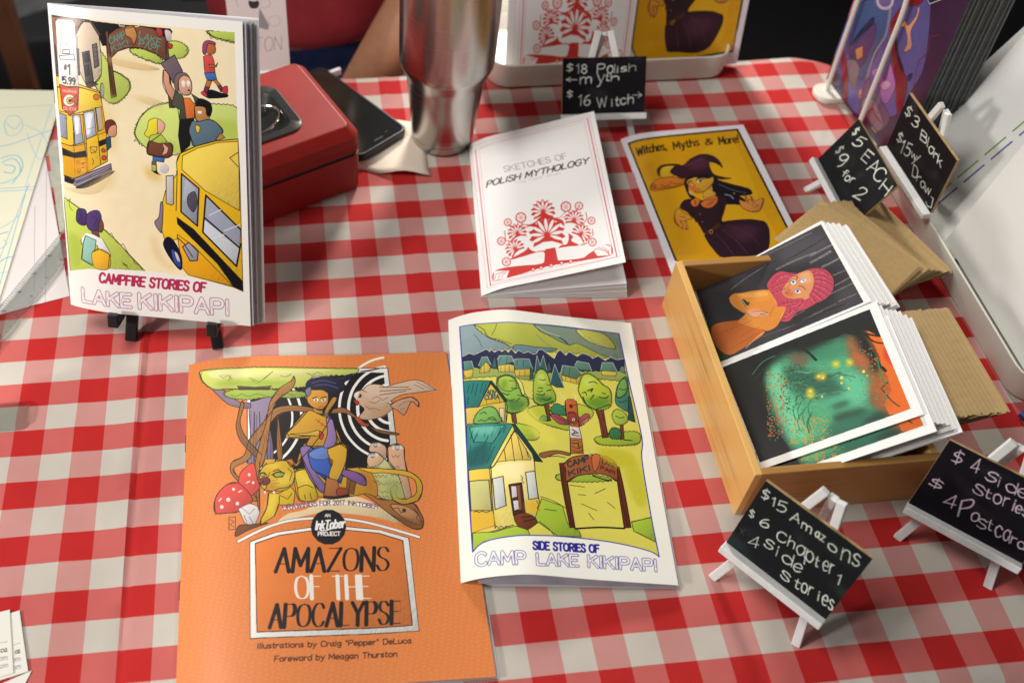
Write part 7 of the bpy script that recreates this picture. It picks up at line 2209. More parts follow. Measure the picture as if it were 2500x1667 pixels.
# ================================================================= WOODEN BOX, POSTCARDS, ENVELOPES
bx=thing('bamboo_box','shallow open bamboo box holding postcards and envelopes','box',(27.7,-3.95,0))
X0,X1,Y0,Y1,H=24.6,30.85,-8.42,.58,2.5; T=.26
for nm,c,hx,hy,hz,m,by in (('side_panel',(X0+T/2,(Y0+Y1)/2,H/2),T/2,(Y1-Y0)/2,H/2,BAMB,0),('side_panel',(X1-T/2,(Y0+Y1)/2,H/2-.1),T/2,(Y1-Y0)/2-T,H/2-.1,BAMB,0),
    ('end_panel',((X0+X1)/2+T/2,Y0+T/2,H/2),(X1-X0-T)/2-.003,T/2,H/2-.004,BAMBX,0),('end_panel',((X0+X1)/2+T/2,Y1-T/2,H/2),(X1-X0-T)/2-.003,T/2,H/2-.004,BAMBX,0)):
    V,F=boxv(c,(1,0,0),(0,1,0),(0,0,1),hx,hy,hz); obj(nm,V,F,m,bx,bevel=.03,smooth=False)
V,F=boxv(((X0+X1)/2,(Y0+Y1)/2,.14),(1,0,0),(0,1,0),(0,0,1),(X1-X0)/2-T-.01,(Y1-Y0)/2-T-.01,.1); obj('bottom_panel',V,F,BAMBX,bx,smooth=False)
cm1=printmat('postcard_one','card1',3.8,5.6,120,rough=.35); cm2=printmat('postcard_two','card2',4.25,5.52,120,rough=.35)
def shifted(S,d,k=1.0):
    d=np.array(d,float); return Surf(*[c+d for c in S.c],list(zip(S.bu,S.bv)))
def cardthing(S,label,m,group,t=.016):
    q=thing('postcard',label,'postcard',S(.5,0),group); sheetobj('card',S,t,m,q,nu=1,nv=1); return q
def single(S,name,label,cat,m,group,t=.016,**k):
    V,F,UV,MI=sheet(S,t,nu=k.get('nu',1),nv=k.get('nv',1)); c=S(.5,.0)
    o=obj(name,V,F,m,uv=UV,mi=MI if isinstance(m,list) else None,loc=tuple(c),smooth=False); return tag(o,label,cat,group)
S1,S2=SURF['card1'],SURF['card2']; d1=nrm(S1.c[3]-S1.c[0]); d2=nrm(S2.c[3]-S2.c[0]); y_=np.array([0,1,0])
single(S1,'postcard','postcard of a red haired woman against dark grey stripes, in the box','postcard',[cm1,CARD],None)
single(S2,'postcard','topmost green and orange forest postcard in the box','postcard',[cm2,CARD],None)
single(shifted(S2,-S2.n*.10-y_*.62+d2*.12),'postcard','green forest postcard showing from beneath the topmost one','postcard',[cm2,CARD],None)
G1='white edged postcards stacked behind the red haired woman card'; G2='white edged postcards stacked behind the forest card'
x_=np.array([1,0,0])
for k in range(15):
    s=-S1.n*(.035+.020*k)+x_*(.02+.062*k)+y_*(rng.random()-.5)*.10+d1*(-.03*(k%3)+.02)
    if k>11: s=s-y_*.10+x_*.08
    single(shifted(S1,s),'postcard','white edged postcard in the stack behind the red haired woman card','postcard',CARD,G1,t=.018)
for k in range(15):
    s=-S2.n*(.12+.022*k)+x_*(.06+.070*k)-y_*(.10+.02*k+(rng.random()-.5)*.12)+d2*(.05*(k%2)-.05)
    if k>9: s=s-y_*.12
    single(shifted(S2,s),'postcard','white edged postcard in the stack behind the forest card','postcard',CARD,G2,t=.018)
# envelopes: body with a pointed flap on the front one
def env_surf(A,B,dirv,L=5.75):
    # top edge A->B, sheet falls along dirv
    A,B,dv=map(lambda a:np.array(a,float),(A,B,dirv)); dv=nrm(dv); return Surf(A+dv*L,B+dv*L,B,A)
GE1='kraft envelopes fanned out behind the woman postcards'; GE2='kraft envelopes leaning in the row nearest the front'
A0,B0=np.array([31.24,3.36,2.35]),np.array([33.83,-.03,2.10]); A1,B1=np.array([34.9,4.67,.70]),np.array([35.93,.35,1.0])
def fl(A,B,tilt):
    e=nrm(B-A); hb=nrm(np.cross(e,[0,0,1])); hb=hb if hb[0]<0 else -hb
    return hb*math.cos(tilt)-np.array([0,0,1])*math.sin(tilt)
NE=22
for k in range(NE):
    f=k/(NE-1); g=0 if k==0 else (.035 if k==1 else .10+.90*f)
    jit=np.array([rng.random()-.5,rng.random()-.5,0])*.11
    A=A0*(1-g)+A1*g+jit; B=B0*(1-g)+B1*g+jit
    B=A+nrm(B-A)*4.37; S=env_surf(A,B,fl(A,B,math.radians(-4+2*f)),3.4)
    if k==0:
        q=thing('envelope','foremost kraft envelope with its flap line showing, behind the woman postcards','envelope',S(.5,.5))
        sheetobj('body',S,.02,KRAFT2,q,nu=1,nv=1)
        a,b,c=S(.0,1,.018),S(.08,.86,.022),S(-.0,.55,.018)
        V=[S(.10,.99,.014),S(.99,.99,.014),S(.99,.02,.014),S(.03,.02,.014),S(.015,.90,.014)]; V=V+[p+S.n*.012 for p in V]
        obj('flap',V,[(0,1,2,3,4),(9,8,7,6,5),(0,5,6,1),(1,6,7,2),(2,7,8,3),(3,8,9,4),(4,9,5,0)],KRAFT,q,smooth=False)
    else: single(S,'envelope','kraft envelope in the fanned stack behind the woman postcards','envelope',[KRAFT if k%2 else KRAFT2,KEDGE_SHADE],GE1,t=.036)
A0,B0=np.array([31.38,-2.87,3.02]),np.array([31.58,-7.24,3.02]); A1,B1=np.array([33.35,-2.80,2.95]),np.array([33.42,-7.15,2.95])
NE=24
for k in range(NE):
    f=k/(NE-1); g=f if k else -.07
    jit=np.array([0,(rng.random()-.5)*.08,(rng.random()-.5)*.03])
    A=A0*(1-g)+A1*g+jit; B=B0*(1-g)+B1*g+jit; B=A+nrm(B-A)*4.37
    S=env_surf(A,B,fl(A,B,math.radians(24-5*f)),5.6)
    if k==0: single(S,'envelope','foremost pale kraft envelope of the row next to the forest postcards','envelope',KRAFT2,None,t=.03)
    else: single(S,'envelope','kraft envelope in the tight row beside the forest postcards','envelope',[KRAFT if k%2 else KRAFT2,KEDGE_SHADE],GE2,t=.024)

# ================================================================= WHITE TRAYS AND WHAT STANDS IN THEM
def tray(label,c,w,d,h):
    t=thing('metal_tray',label,'tray',(c[0],c[1],0))
    V,F=loft([ring(c,w-.5,d-.5,.75,.04),ring(c,w-.1,d-.1,.95,.10),ring(c,w,d,1.0,.22),ring(c,w+.06,d+.06,1.0,h),ring(c,w-.06,d-.06,.95,h+.03),ring(c,w-.12,d-.12,.92,h),ring(c,w-.14,d-.14,.9,.24),ring(c,w-.3,d-.3,.8,.13),ring(c,w-.7,d-.7,.7,.11)],True,True)
    obj('pan',V,F,WMETAL,t); return t
tray('long white metal tray of standing booklets at the back of the table',(25.75,17.0-.15),11.4,5.8,1.32)
tray('big white metal tray holding blank comics at the right edge',(39.6,1.1),7.3,12.6,1.28)
# booklets in the back tray
SB=SURF['bsk']; SWB=SURF['bwi']
def stackbook(label,key,S,n,step,ppi=70,grp=None,base=0):
    for k in range(n-1,-1,-1):
        Sk=shifted(S,-S.n*(step*k)+x_*(-.04*k*(1 if key=='bsk' else -.6)))
        t=thing('booklet',label[0] if k==0 else label[1],'booklet',Sk(.5,0),None if k==0 else grp)
        m=M_.setdefault(key,COVERS[key])
        sheetobj('front_cover',Sk,.015,[m,PAPER],t,nu=2,nv=2)
        for q in (1,2,3): sheetobj('page',Sk,.012,PAGE if q%2 else PAPER,t,nu=1,nv=1,off=-.028*q,u1=1-.006*q)
        sheetobj('back_cover',Sk,.015,PAPER,t,nu=1,nv=1,off=-.115)
COVERS={'bsk':bpy.data.materials['sket_cover'],'bwi':bpy.data.materials['witch_cover']}; M_={}
stackbook(('foremost red folk tree booklet standing in the back tray','red folk tree booklet standing behind the foremost one in the back tray'),'bsk',SB,5,.17,grp='red folk tree booklets in the back tray')
stackbook(('foremost yellow witch booklet standing in the back tray','yellow witch booklet standing behind the foremost one in the back tray'),'bwi',SWB,4,.16,grp='yellow witch booklets in the back tray')
# blank sketch-cover comics leaning back in the right tray
BLNK=mat('blank_cover_stock',(.80,.80,.77),.45,bump=.08); BLUE=mat('blue_ink',(.05,.06,.35),.5); GREEN=mat('green_ink',(.18,.33,.04),.5)
def leaner(x,y0,z,w,h,tilt,yaw=0):
    O=np.array([x,y0,z],float); u=np.array([math.sin(math.radians(yaw)),-math.cos(math.radians(yaw)),0]); tl=math.radians(tilt)
    v=np.array([math.sin(tl),0,math.cos(tl)]); return Surf(O,O+u*w,O+u*w+v*h,O+v*h)
for k in range(5):
    S=leaner(36.45+.16*k,2.15+(.02 if k==0 else .1*rng.random()),.9,6.7,10.2,9.5)
    q=thing('blank_comic','foremost blank white sketch cover comic in the right tray' if k==0 else 'blank white comic behind the foremost in the right tray','comic book',S(.5,0),None if k==0 else 'blank comics, near half of the right tray')
    sheetobj('cover',S,.02,BLNK,q,nu=1,nv=1)
    for j in (1,2): sheetobj('page',S,.02,PAPER,q,nu=1,nv=1,off=-.05*j)
for k in range(4):
    S=leaner(36.75+.40*k,8.05-.25*k,.35,6.5,10.2,27-2*k)
    q=thing('blank_comic','blank comic with green and blue dashed border lines in the right tray' if k==0 else 'blank white comic in the far half of the right tray','comic book',S(.5,0),None if k==0 else 'blank comics, far half of the right tray')
    sheetobj('cover',S,.02,BLNK,q,nu=1,nv=1)
    if k==0:
        for c,u_,mm in ((0,.545,GREEN),(1,.60,BLUE)):
            for j in range(7):
                v0=.05+.13*j; P=[S(u_,v0+.01*c,.014),S(u_,v0+.10+.01*c,.014)]; sd=nrm(S.c[1]-S.c[0])*.035
                obj('border_line',[P[0]-sd,P[0]+sd,P[1]+sd,P[1]-sd,P[0]-sd+S.n*.004,P[0]+sd+S.n*.004,P[1]+sd+S.n*.004,P[1]-sd+S.n*.004],BF,mm,q,smooth=False)
# wire rack with purple comics
rk=thing('wire_rack','white wire rack holding purple covered comics at the far right corner','rack',(36.2,11.2,0))
pu=nrm([math.cos(math.radians(-84)),math.sin(math.radians(-84)),0]); fr_=np.array([-pu[1]*-1,0,0]); 
SP=SURF['purp']; nf=SP.n
c=(35.9,12.35); V,F=loft([ring((35.95,12.35),1.7,1.15,.5,.02),ring((35.95,12.35),1.8,1.25,.55,.08),ring((35.95,12.35),1.8,1.25,.55,.26),ring((35.95,12.35),1.7,1.15,.5,.32)]); obj('foot',V,F,WMETAL,rk)
V,F=loft([ring((36.9,9.1),1.9,1.15,.5,.02),ring((36.9,9.1),2.0,1.25,.55,.08),ring((36.9,9.1),2.0,1.25,.55,.26),ring((36.9,9.1),1.9,1.15,.5,.32)]); obj('foot',V,F,WMETAL,rk)
wa=SP(.12,0,.32); wb=SP(.58,0,.32); up=nrm(SP.c[3]-SP.c[0]); R_=1.1; top=5.9; pts=[(wa[0],wa[1],.3),wa+up*1]
e=nrm(wb-wa); L=np.linalg.norm(wb-wa); cen=[]
P=[wa+up*.0,wa+up*(top+1.3)]
for q in np.linspace(0,math.pi/2,8): P.append(wa+up*(top+1.3+1.1*math.sin(q))+e*(1.1-1.1*math.cos(q)))
for q in np.linspace(0,math.pi/2,8): P.append(wb+up*(top+.0+1.1*math.cos(q)+1.3*math.cos(q))-e*(1.1-1.1*math.sin(q)))
P+= [wb+up*(top-.5),wb+up*0]
V,F=tube(P,.105,12); obj('wire_hoop',V,F,WMETAL,rk)
GREY=mat('grey_board_edge',(.12,.13,.13),.6,var=.2,vscale=50); 
for k in range(12):
    Sk=shifted(SP,-SP.n*(.17*k+.06)); 
    q=thing('comic_book','foremost purple monster comic in the white wire rack' if k==0 else 'bagged comic seen edge on behind the purple one in the wire rack','comic book',Sk(.5,0),None if k==0 else 'comics filed in the wire rack')
    if k==0:
        pm=printmat('purple_cover','purp',6.3,9.5,90,rough=.3,coat=.3); sheetobj('front_cover',Sk,.02,[pm,GREY],q,nu=2,nv=2)
    else: sheetobj('front_cover',Sk,.03,[mat('plastic_sleeve',(.10,.10,.10),.25,coat=.5),GREY] if k==1 else [bpy.data.materials['plastic_sleeve'],GREY],q,nu=1,nv=1)
    sheetobj('backing_board',Sk,.05,GREY,q,nu=1,nv=1,off=-.07,u1=1+.004*(k%3))
# blue pen on the cloth below the tray corner
V,F=tube([(36.0,-5.55,.16),(36.9,-7.2,.16),(38.6,-10.4,.16)],.14,10); tag(obj('pen',V,F,mat('blue_pen_plastic',(.03,.06,.32),.3),loc=(37,-8,0)),'blue pen lying below the corner of the big white tray','pen')

# ================================================================= CASH BOX
cbx=thing('cash_box','red metal cash box with a recessed black handle tray, behind the standing comic','cash box',(9.0,8.2,0))
yaw=math.radians(24.5); CU=np.array([math.cos(yaw),math.sin(yaw)]); CV=np.array([-math.sin(yaw),math.cos(yaw)])
fc=np.array([13.72,8.0]); LW,LD=8.2,5.4; cc=fc-CU*LW/2+CV*LD/2
V,F=loft([ring(cc,LW-.2,LD-.2,.35,.02,yaw,6),ring(cc,LW-.04,LD-.04,.42,.10,yaw,6),ring(cc,LW,LD,.45,1.9,yaw,6)],True,True); obj('body',V,F,REDM,cbx)
V,F=loft([ring(cc,LW-.1,LD-.1,.42,1.88,yaw,6),ring(cc,LW-.1,LD-.1,.42,2.2,yaw,6)],False,False); obj('gasket',V,F,DARKG,cbx)
hc=fc-CU*4.05+CV*2.62; HW,HD=4.3,3.2
off=[(hc-cc)@CU,(hc-cc)@CV]
def rg(c,w,d,r,z): return ring(c,w,d,r,z,yaw,6)
V,F=loft([rg(cc,LW-.12,LD-.12,.4,2.10),rg(cc,LW+.04,LD+.04,.46,2.11),rg(cc,LW+.04,LD+.04,.46,2.3),rg(cc,LW-.02,LD-.02,.45,2.34),rg(cc,LW-.02,LD-.02,.45,2.82),rg(cc,LW-.75,LD-.75,.28,3.2),rg(cc,LW-.85,LD-.85,.26,3.22),rg(hc,HW-.3,HD-.3,.5,3.22),rg(hc,HW-.3,HD-.3,.5,3.0)],False,False); obj('lid',V,F,REDM,cbx,sharp=.28)
V,F=loft([rg(hc,HW,HD,.62,3.215),rg(hc,HW,HD,.62,3.27),rg(hc,HW-.1,HD-.1,.6,3.3),rg(hc,HW-.75,HD-.75,.5,3.28),rg(hc,HW-.95,HD-.95,.45,3.18),rg(hc,HW-1.5,HD-1.5,.4,2.75),rg(hc,HW-1.7,HD-1.7,.35,2.72)],False,True); obj('handle_tray',V,F,mat('black_tray_plastic',(.02,.021,.02),.33),cbx)
def cb(a,b,z): p=hc+CU*a+CV*b; return np.array([p[0],p[1],z])
P=[cb(.45,.45,3.14),cb(.8,.55,3.16),cb(1.35,.45,3.18),cb(1.62,.05,3.2),cb(1.45,-.5,3.24),cb(.9,-.95,3.28),cb(0,-1.15,3.3),cb(-.9,-.95,3.28),cb(-1.45,-.5,3.24),cb(-1.62,.05,3.2),cb(-1.35,.45,3.18),cb(-.8,.55,3.16),cb(-.45,.45,3.14)]
PP=[];
for i in range(len(P)-1):
    for t in (0,.33,.66): 
        a=P[max(i-1,0)];b=P[i];c_=P[i+1];d=P[min(i+2,len(P)-1)]; PP.append(.5*((2*b)+(c_-a)*t+(2*a-5*b+4*c_-d)*t*t+(3*b-a-3*c_+d)*t**3))
V,F=tube(PP+[P[-1]],.055,10); obj('handle',V,F,CHROME,cbx)
V,F=lathe(cb(.42,.5,0),[(.17,2.75),(.17,3.1),(.22,3.12),(.22,3.2),(.18,3.24),(0.02,3.25)],20); obj('knob',V,F,CHROME,cbx)
V,F=boxv(np.append(fc-CU*2.2-CV*.01,2.17),np.append(CU,0),np.append(CV,0),(0,0,1),1.9,.03,.018); obj('lid_lip',V,F,mat('red_enamel_dark_seam',(.30,.008,.008),.5),cbx,smooth=False)

# ================================================================= PHONE, NAPKIN, SLIP, TUMBLER
ph=thing('smartphone','black smartphone lying face up beside the red cash box','phone',(14.3,12.2,.1))
pa=math.radians(124.5); pyaw=math.atan2(-(-.83),-.56)-math.pi/2
NR=np.array([15.98,11.05]); NLf=np.array([13.8,9.42]); up_=nrm([-.58,.82,0])[:2]; rt=nrm([*(NR-NLf),0])[:2]
up_=np.array([-rt[1],rt[0]]); pw=2.85; pl=5.9; pc=NR-rt*pw/2+up_*pl/2; py=math.atan2(rt[1],rt[0])
V,F=loft([ring(pc,pw-.12,pl-.12,.3,.06,py),ring(pc,pw,pl,.36,.14,py),ring(pc,pw,pl,.36,.42,py),ring(pc,pw-.08,pl-.08,.33,.47,py),ring(pc,pw-.2,pl-.2,.3,.47,py),ring(pc,pw-.22,pl-.22,.3,.43,py)],True,True); obj('case',V,F,BLACKP,ph)
V,F=loft([ring(pc,pw-.24,pl-.24,.28,.432,py),ring(pc,pw-.26,pl-.26,.28,.445,py)],True,True); obj('screen_glass',V,F,GLASSB,ph)
e=pc-up_*(pl/2-.38); V,F=boxv((e[0],e[1],.448),(rt[0],rt[1],0),(up_[0],up_[1],0),(0,0,1),.24,.03,.003); obj('speaker_slot',V,F,mat('dark_slot',(.002,.002,.002),.6),ph,smooth=False)
e2=e+rt*.55+up_*.12; V,F=lathe((e2[0],e2[1],0),[(.035,.444),(.035,.4505)],14,True,True); obj('camera_dot',V,F,CHROME,ph)
# cream napkin, one corner curling off the table
NAP=mat('cream_paper_napkin',(.80,.70,.58),.8,bump=.3,bscale=500); V=[];F=[];nu=14;nv=10
c4=[np.array(p,float) for p in ((13.2,9.3,.05),(15.45,8.25,.05),(17.0,11.8,.05),(14.6,12.4,.05))]
tip=np.array([17.5,7.7,.1])
for j in range(nv+1):
    for i in range(nu+1):
        u,v=i/nu,j/nv; p=(c4[0]*(1-u)+c4[1]*u)*(1-v)+(c4[3]*(1-u)+c4[2]*u)*v
        k=max(0,(u-.55)/.45)*(1-v)**1.5; p=p+np.array([1.3,.15,.0])*k*.9; p[2]=.04+.26*math.exp(-((u-.78)/.17)**2)*(1-v)**1.2+.03*math.sin(9*u+5*v)*.5
        V.append(p)
for j in range(nv):
    for i in range(nu): a=j*(nu+1)+i; F.append((a,a+1,a+nu+2,a+nu+1))
o=obj('paper_napkin',V,F,NAP,loc=(15,10,0)); s=o.modifiers.new('t','SOLIDIFY'); s.thickness=.015*I; tag(o,'crumpled cream paper napkin under the phone and tumbler','napkin')
V,F=boxv((12.45,15.2,.22),nrm([1,.52,0]),nrm([-.52,1,0]),(0,0,1),.95,.10,.16); tag(obj('folded_slip',V,F,PAPER,loc=(12.35,15.1,0),smooth=False,bevel=.03),'narrow white folded slip of paper behind the phone','paper')
tm=thing('steel_tumbler','tall brushed steel tumbler tapering to a narrow base','tumbler',(17.45,10.9,0))
TC=(17.45,10.9)
V,F=lathe(TC,[(1.20,.02),(1.30,.05),(1.355,.16),(1.365,.44),(1.352,.455),(1.352,.475),(1.368,.49),(1.40,.9),(1.47,1.7),(1.56,2.6),(1.625,3.2),(1.66,3.42),(1.74,3.68),(1.87,3.98),(1.95,4.2),(1.972,4.4),(1.985,5.2),(1.995,6.5),(2.01,8.6),(2.03,9.3),(2.03,9.36),(1.96,9.36),(1.93,9.2),(1.93,8.8)],96,True,False); o=obj('steel_body',V,F,STEEL,tm)
V,F=lathe(TC,[(1.92,9.0),(1.92,9.4),(1.98,9.42),(1.98,9.56),(1.85,9.6),(.05,9.5)],64,True,True); obj('lid',V,F,mat('clear_lid_plastic',(.6,.6,.6),.1,trans=.8),tm)

# ================================================================= PAPERS AT THE LEFT
def flatpaper(name,label,cat,key,win,hin,ppi,S,t,m=None,rough=.7):
    m=m or printmat(key+'_sheet',key,win,hin,ppi,rough=rough,coat=0)
    V,F,UV,MI=sheet(S,t,nu=10,nv=10); o=obj(name,V,F,[m,PAPER],uv=UV,mi=MI,loc=tuple(S(.5,.5,-t))); return tag(o,label,cat)
flatpaper('ruled_sheet','white drawing sheet with two ruled pencil lines under the ruler','paper','page2',11,12,70,SURF['page2'],.02)
flatpaper('comic_page','cream comic page with light blue pencil drawings at the left edge','drawing','page',9.15,16.3,70,SURF['page'],.03)
CL=bpy.data.materials.new('clear_acrylic'); CL.use_nodes=True; b=CL.node_tree.nodes['Principled BSDF']; b.inputs['Base Color'].default_value=(.82,.86,.84,1); b.inputs['Transmission Weight'].default_value=1; b.inputs['Roughness'].default_value=.06; b.inputs['IOR'].default_value=1.2
ra=np.array([-.24,2.41]); rb=np.array([1.77,6.40]); rd=nrm([*(rb-ra),0])[:2]; rn=np.array([rd[1],-rd[0]]); st=ra-rd*3.2; W_=1.02; LN=12.3
rl=thing('clear_ruler','transparent plastic ruler lying across the papers behind the standing comic','ruler',(st[0]+rd[0]*6,st[1]+rd[1]*6,.16))
m0=st+rd*LN/2+rn*W_/2; d3=(rd[0],rd[1],0); n3=(rn[0],rn[1],0)
V,F=boxv((*m0,.205),d3,n3,(0,0,1),LN/2,W_/2,.035); obj('blade',V,F,CL,rl,bevel=.02,smooth=False)
INK=mat('ruler_ink',(.05,.05,.06),.6); parts=[];parts2=[]
for k in range(int(LN*8)):
    L_=.30 if k%8==0 else (.2 if k%4==0 else .12); p=st+rd*(.1+k/8)
    q=p+rn*(L_/2+.02); parts.append(boxv((*q,.243),d3,n3,(0,0,1),.008,L_/2,.002))
    if k%2==0: q=p+rn*(W_-.02-L_*.35); parts2.append(boxv((*q,.243),d3,n3,(0,0,1),.008,L_*.3,.002))
V,F=join(*parts); tag(obj('tick_marks',V,F,INK,rl,smooth=False),kind='stuff'); V,F=join(*parts2); tag(obj('metric_marks',V,F,INK,rl,smooth=False),kind='stuff')
def numeral(ch,p,dx,dy,h,w,parent):
    gw,stx=SF[ch]; ps=[]
    for part in stx.split(';'):
        q=np.array(list(map(float,part.lstrip('~').split()))).reshape(-1,2)
        if part[0]=='~': q=smooth(q,False,3)
        for a,b2 in zip(q[:-1],q[1:]):
            A=p+dx*(a[0]/6*h)+dy*(a[1]/6*h);B=p+dx*(b2[0]/6*h)+dy*(b2[1]/6*h); dd=nrm([*(B-A),0]); ps.append(boxv((*((A+B)/2),.243),dd,(-dd[1],dd[0],0),(0,0,1),np.linalg.norm(B-A)/2+.004,w,.002))
    V,F=join(*ps); obj('numeral',V,F,INK,parent,smooth=False)
for k in range(1,12):
    p=st+rd*(.1+k)+rn*.36
    for j,ch in enumerate(str(k)): numeral(ch,p+rd*.09*j,rd,-rn,.15,.012,rl)
    p=st+rd*(.1+k)+rn*.86; numeral(str(k%10),p,rd,-rn,.12,.010,rl)
# ruler props it up on the paper edge
Sg=Surf((-3.0,-3.0,.03),(1.05,-2.95,.03),(1.3,-2.42,.03),(-3.0,-1.9,.03)); V,F,UV,MI=sheet(Sg,.0,nu=2,nv=2)
V,F=loft([ring((-.6,-2.45),3.9,1.0,.28,.02),ring((-.6,-2.45),4.0,1.1,.32,.12),ring((-.6,-2.45),3.9,1.0,.28,.24)]); tag(obj('plastic_case',V,F,CL,loc=(-.6,-2.45,0)),'clear rounded plastic case poking in from the left edge','plastic case')
for key,lab in (('bc3','plain white business card, lowest of the three in the near left corner'),('bc2','white business card peeking out from under the uppermost one'),('bc1','uppermost white business card in the near left corner')):
    flatpaper('business_card',lab,'business card',key,3.5,2,130,SURF[key],.018)['group']='business cards in the near left corner'
# paper strip with print beside the ruled sheet
V,F=boxv((1.55,9.0,.05),nrm([-.2,1,0]),nrm([1,.2,0]),(0,0,1),2.6,.55,.01); tag(obj('printed_strip',V,F,mat('pale_green_strip',(.45,.46,.38),.7,var=.2,vscale=30),loc=(1.55,9,0),smooth=False),'pale printed paper strip between the ruled sheet and the standing comic','paper')
# standing print behind the cash box
pt=thing('art_print','narrow white print with grey pencil lettering standing behind the cash box','print',(9.7,15.0,0))
sheetobj('card',SURF['print'],.05,[printmat('print_face','print',2.55,6.2,90,rough=.6,coat=0),PAPER],pt,nu=1,nv=1)
V,F=boxv((9.72,15.25,.45),(1,0,0),(0,1,0),(0,0,1),1.0,.35,.42); obj('stand',V,F,WPAINT,pt,bevel=.05,smooth=False)

# ================================================================= BEHIND THE TABLE
V,F=boxv((-7.9,38,-13),nrm([1,.05,0]),nrm([-.05,1,0]),(0,0,1),.75,.75,16); t=tag(obj('wooden_post',V,F,bamboo('dark_wood',(.13,.05,.025),2),loc=(-7.9,38,-29),bevel=.1,smooth=False),'dark brown wooden post at the far left behind the table','post')
cr=thing('storage_crate','low black crate with loose grey papers on it behind the table','crate',(-7,52,-29))
V,F=boxv((-4,57,-24.2),(1,0,0),(0,1,0),(0,0,1),11,10,4.8); obj('crate_body',V,F,mat('crate_black',(.02,.02,.022),.8),cr,bevel=.3,smooth=False)
for c,w_,h_,a,col,lab in (((-10.0,58.5),2.6,3.4,-.1,(.30,.30,.30),'grey photo sheet lying on the black crate'),((-7.5,56.5),4.4,2.6,.35,(.22,.22,.21),'dull grey paper lying under the photo sheet on the crate'),((-9,52.5),3.0,1.6,.5,(.15,.15,.15),'dark grey folded paper at the crate front edge')):
    V,F=boxv((*c,-19.33+.05*(col[0]>.25)+.02*(col[0]<.2)),(math.cos(a),math.sin(a),0),(-math.sin(a),math.cos(a),0),(0,0,1),w_,h_,.02); tag(obj('loose_paper',V,F,mat('grey_print_%d'%int(col[0]*100),col,.7,var=.5,vscale=6),loc=(*c,-19.35),smooth=False),lab,'paper')
# --- seated person: body first, then clothes over it
SKIN=mat('skin',(.50,.245,.135),.55,var=.12,vscale=30,bump=.4,bscale=350); SKIN.node_tree.nodes['Principled BSDF'].inputs['Subsurface Weight'].default_value=.08
def skin_mesh(name,pts,edges,m,parent,sub=2,rootv=0):
    me=bpy.data.meshes.new(name); org=np.array(parent.location)/I
    me.from_pydata([tuple((np.array(p[:3],float)-org)*I) for p in pts],edges,[]); me.materials.append(m)
    o=bpy.data.objects.new(name,me); COL.objects.link(o); o.parent=parent
    s=o.modifiers.new('skin','SKIN'); s.use_smooth_shade=True
    for i,p in enumerate(pts):
        v=me.skin_vertices[0].data[i]; r=p[3] if len(p)<5 else p[3]; v.radius=(r*I,(p[4] if len(p)>4 else r)*I); v.use_root=(i==rootv)
    q=o.modifiers.new('sub','SUBSURF'); q.levels=q.render_levels=sub; return o
pe=thing('person','seated person in a red shirt and blue jeans, only torso and one forearm showing','person',(12.3,31,-29))
body=[(12.3,31,-10,4.2,3.4),(12.3,30.5,-3,4.0,3.2),(12.3,30.3,4,4.4,3.4),(12.3,30.6,9,4.4,3.2),(12.3,30.8,12.4,2.6,2.5),(12.3,30.2,15,2.3,2.4),(12.3,29.4,18,3.2,3.7),(12.3,29.3,22,3.0,3.6),
 (19.2,30.6,9.0,2.4),(21.0,28.0,3.0,2.0),(19.6,22.4,2.6,1.75),(16.4,20.3,-1.5,1.55),(14.0,19.6,-5.0,1.15),(13.2,19.4,-6.6,1.25,.7),(12.6,19.3,-8.3,1.0,.5),
 (5.4,30.6,9.0,2.4),(2.0,27.0,4.0,1.9),(4.8,24.0,1.9,1.6),(8.4,22.6,3.0,1.15),(9.8,22.4,3.6,.7,1.2),(11.0,22.2,4.0,.5,1.0),
 (8.4,29,-11,3.2),(7.0,17.5,-11.5,2.6),(6.9,16.8,-26.5,1.7),(6.9,13.5,-28,1.5),(16.2,29,-11,3.2),(17.6,17.5,-11.5,2.6),(17.7,16.8,-26.5,1.7),(17.7,13.5,-28,1.5)]
ed=[(0,1),(1,2),(2,3),(3,4),(4,5),(5,6),(6,7),(3,8),(8,9),(9,10),(10,11),(11,12),(12,13),(13,14),(3,15),(15,16),(16,17),(17,18),(18,19),(19,20),(0,21),(21,22),(22,23),(23,24),(0,25),(25,26),(26,27),(27,28)]
skin_mesh('body',body,ed,SKIN,pe)
for base,dv,sd in (((12.4,19.3,-8.9),(-.25,0,-1),(1,0,.0)),((11.8,22.2,4.4),(1,0,.2),(0,.2,1))):
    base=np.array(base,float);dv=nrm(dv);sd=nrm(sd)
    for j,L in enumerate((2.6,3.0,2.8,2.2)):
        b0=base+sd*(j-1.5)*.72; bend=np.array([0,-.5,-.15]); skin_mesh('finger',[(*b0,.36),(*(b0+dv*L*.5+bend*.25),.33),(*(b0+dv*L*.8+bend*.7),.3),(*(b0+dv*L+bend*1.2),.24)],[(0,1),(1,2),(2,3)],SKIN,pe,sub=1)
    b0=base-dv*1.2+sd*1.3; skin_mesh('thumb',[(*b0,.45),(*(b0+dv*.9+sd*.7),.38),(*(b0+dv*1.8+sd*.8),.28)],[(0,1),(1,2)],SKIN,pe,sub=1)
SHIRT=mat('red_knit_shirt',(.40,.030,.040),.85,var=.15,vscale=12,bump=.5,bscale=900); JEAN=mat('blue_denim',(.018,.035,.13),.8,var=.45,vscale=10,bump=.5,bscale=1200)
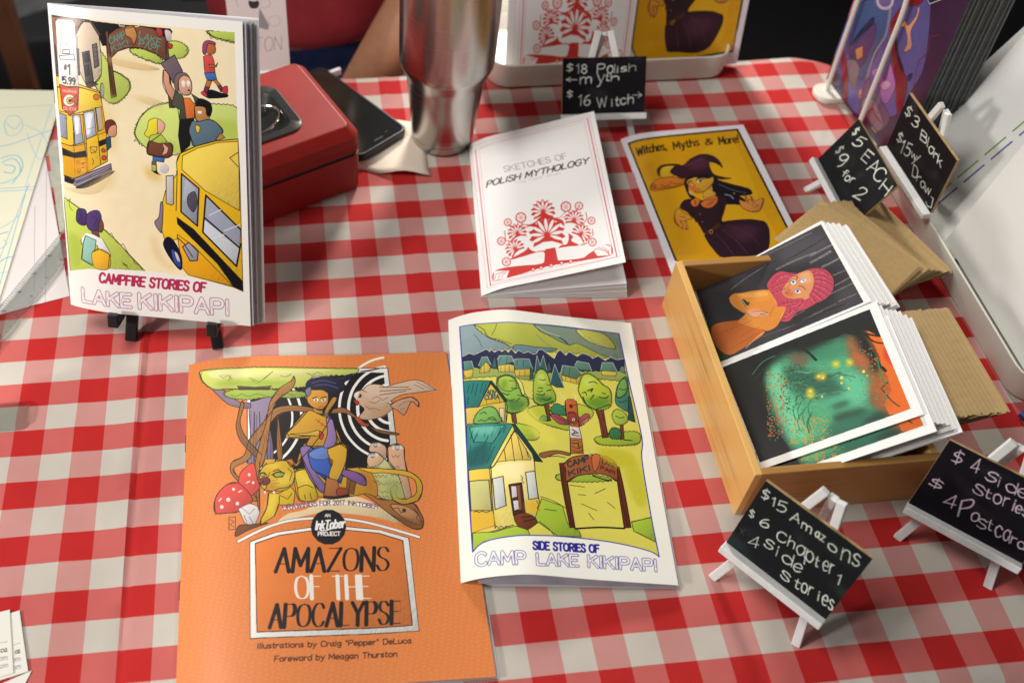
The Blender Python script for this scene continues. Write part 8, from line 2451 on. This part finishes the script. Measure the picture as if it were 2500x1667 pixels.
skin_mesh('shirt',[(11.9,28.9,-6.9,6.3,5.6),(11.9,29.3,-3,6.4,5.6),(12.0,30.0,3,6.2,4.9),(12.3,30.5,8,5.7,4.4),(12.3,30.8,11.2,3.2,3.0),(19.0,30.4,8.8,3.1),(21.0,28.4,4.6,2.8),(5.6,30.4,8.8,3.1),(3.5,28,4.2,2.8)],[(0,1),(1,2),(2,3),(3,4),(3,5),(5,6),(3,7),(7,8)],SHIRT,pe)
skin_mesh('jeans',[(12.0,28.9,-6.4,5.9,5.45),(12.3,29.2,-10.5,6.2,6.2),(8.3,26,-10.8,3.9),(6.9,17.2,-11.2,3.2),(6.9,16.9,-25,2.4),(16.3,26,-10.8,3.9),(17.7,17.2,-11.2,3.2),(17.7,16.9,-25,2.4)],[(0,1),(1,2),(2,3),(3,4),(1,5),(5,6),(6,7)],JEAN,pe)
skin_mesh('hair',[(12.3,30.0,20.5,3.3,3.6),(12.3,30.6,23,3.1,3.4),(12.3,31.6,19,2.6,2.6)],[(0,1),(0,2)],mat('brown_hair',(.05,.03,.02),.7,bump=.6),pe)
for s in (-1,1):
    skin_mesh('ear',[(12.3+s*3.1,30,19.6,.35,.6),(12.3+s*3.3,30.1,20.4,.3,.5)],[(0,1)],SKIN,pe,sub=1)
    V,F=lathe((0,0,0),[(.02,-.5),(.35,-.35),(.5,0),(.35,.35),(.02,.5)],16); V=V+np.array([12.3+s*1.25,26.15,20.2]); obj('eye',V,F,mat('eye_white',(.7,.7,.68),.2),pe)
skin_mesh('nose',[(12.3,25.7,20.2,.35),(12.3,25.2,18.9,.5),(12.3,25.5,18.7,.45)],[(0,1),(1,2)],SKIN,pe,sub=1)
skin_mesh('mouth',[(11.4,25.75,17.2,.22),(12.3,25.45,17.15,.28),(13.2,25.75,17.2,.22)],[(0,1),(1,2)],mat('lip',(.38,.12,.10),.5),pe,sub=1)
ch=thing('chair','dark chair under the seated person behind the table','chair',(12.3,31,-29))
CHM=mat('dark_chair_plastic',(.02,.02,.022),.6)
V,F=boxv((12.3,29,-15.4),(1,0,0),(0,1,0),(0,0,1),8.5,8.5,.7); obj('seat',V,F,CHM,ch,bevel=.3,smooth=False)
V,F=boxv((12.3,37.6,-3),(1,0,0),(0,1,0),(0,0,1),8.5,.6,7); obj('backrest',V,F,CHM,ch,bevel=.3,smooth=False)
for sx in (-1,1):
    for sy in (-1,1): V,F=tube([(12.3+sx*7.6,29+sy*7.6,-16),(12.3+sx*8,29+sy*8,-29)],.5,10); obj('leg',V,F,CHM,ch)
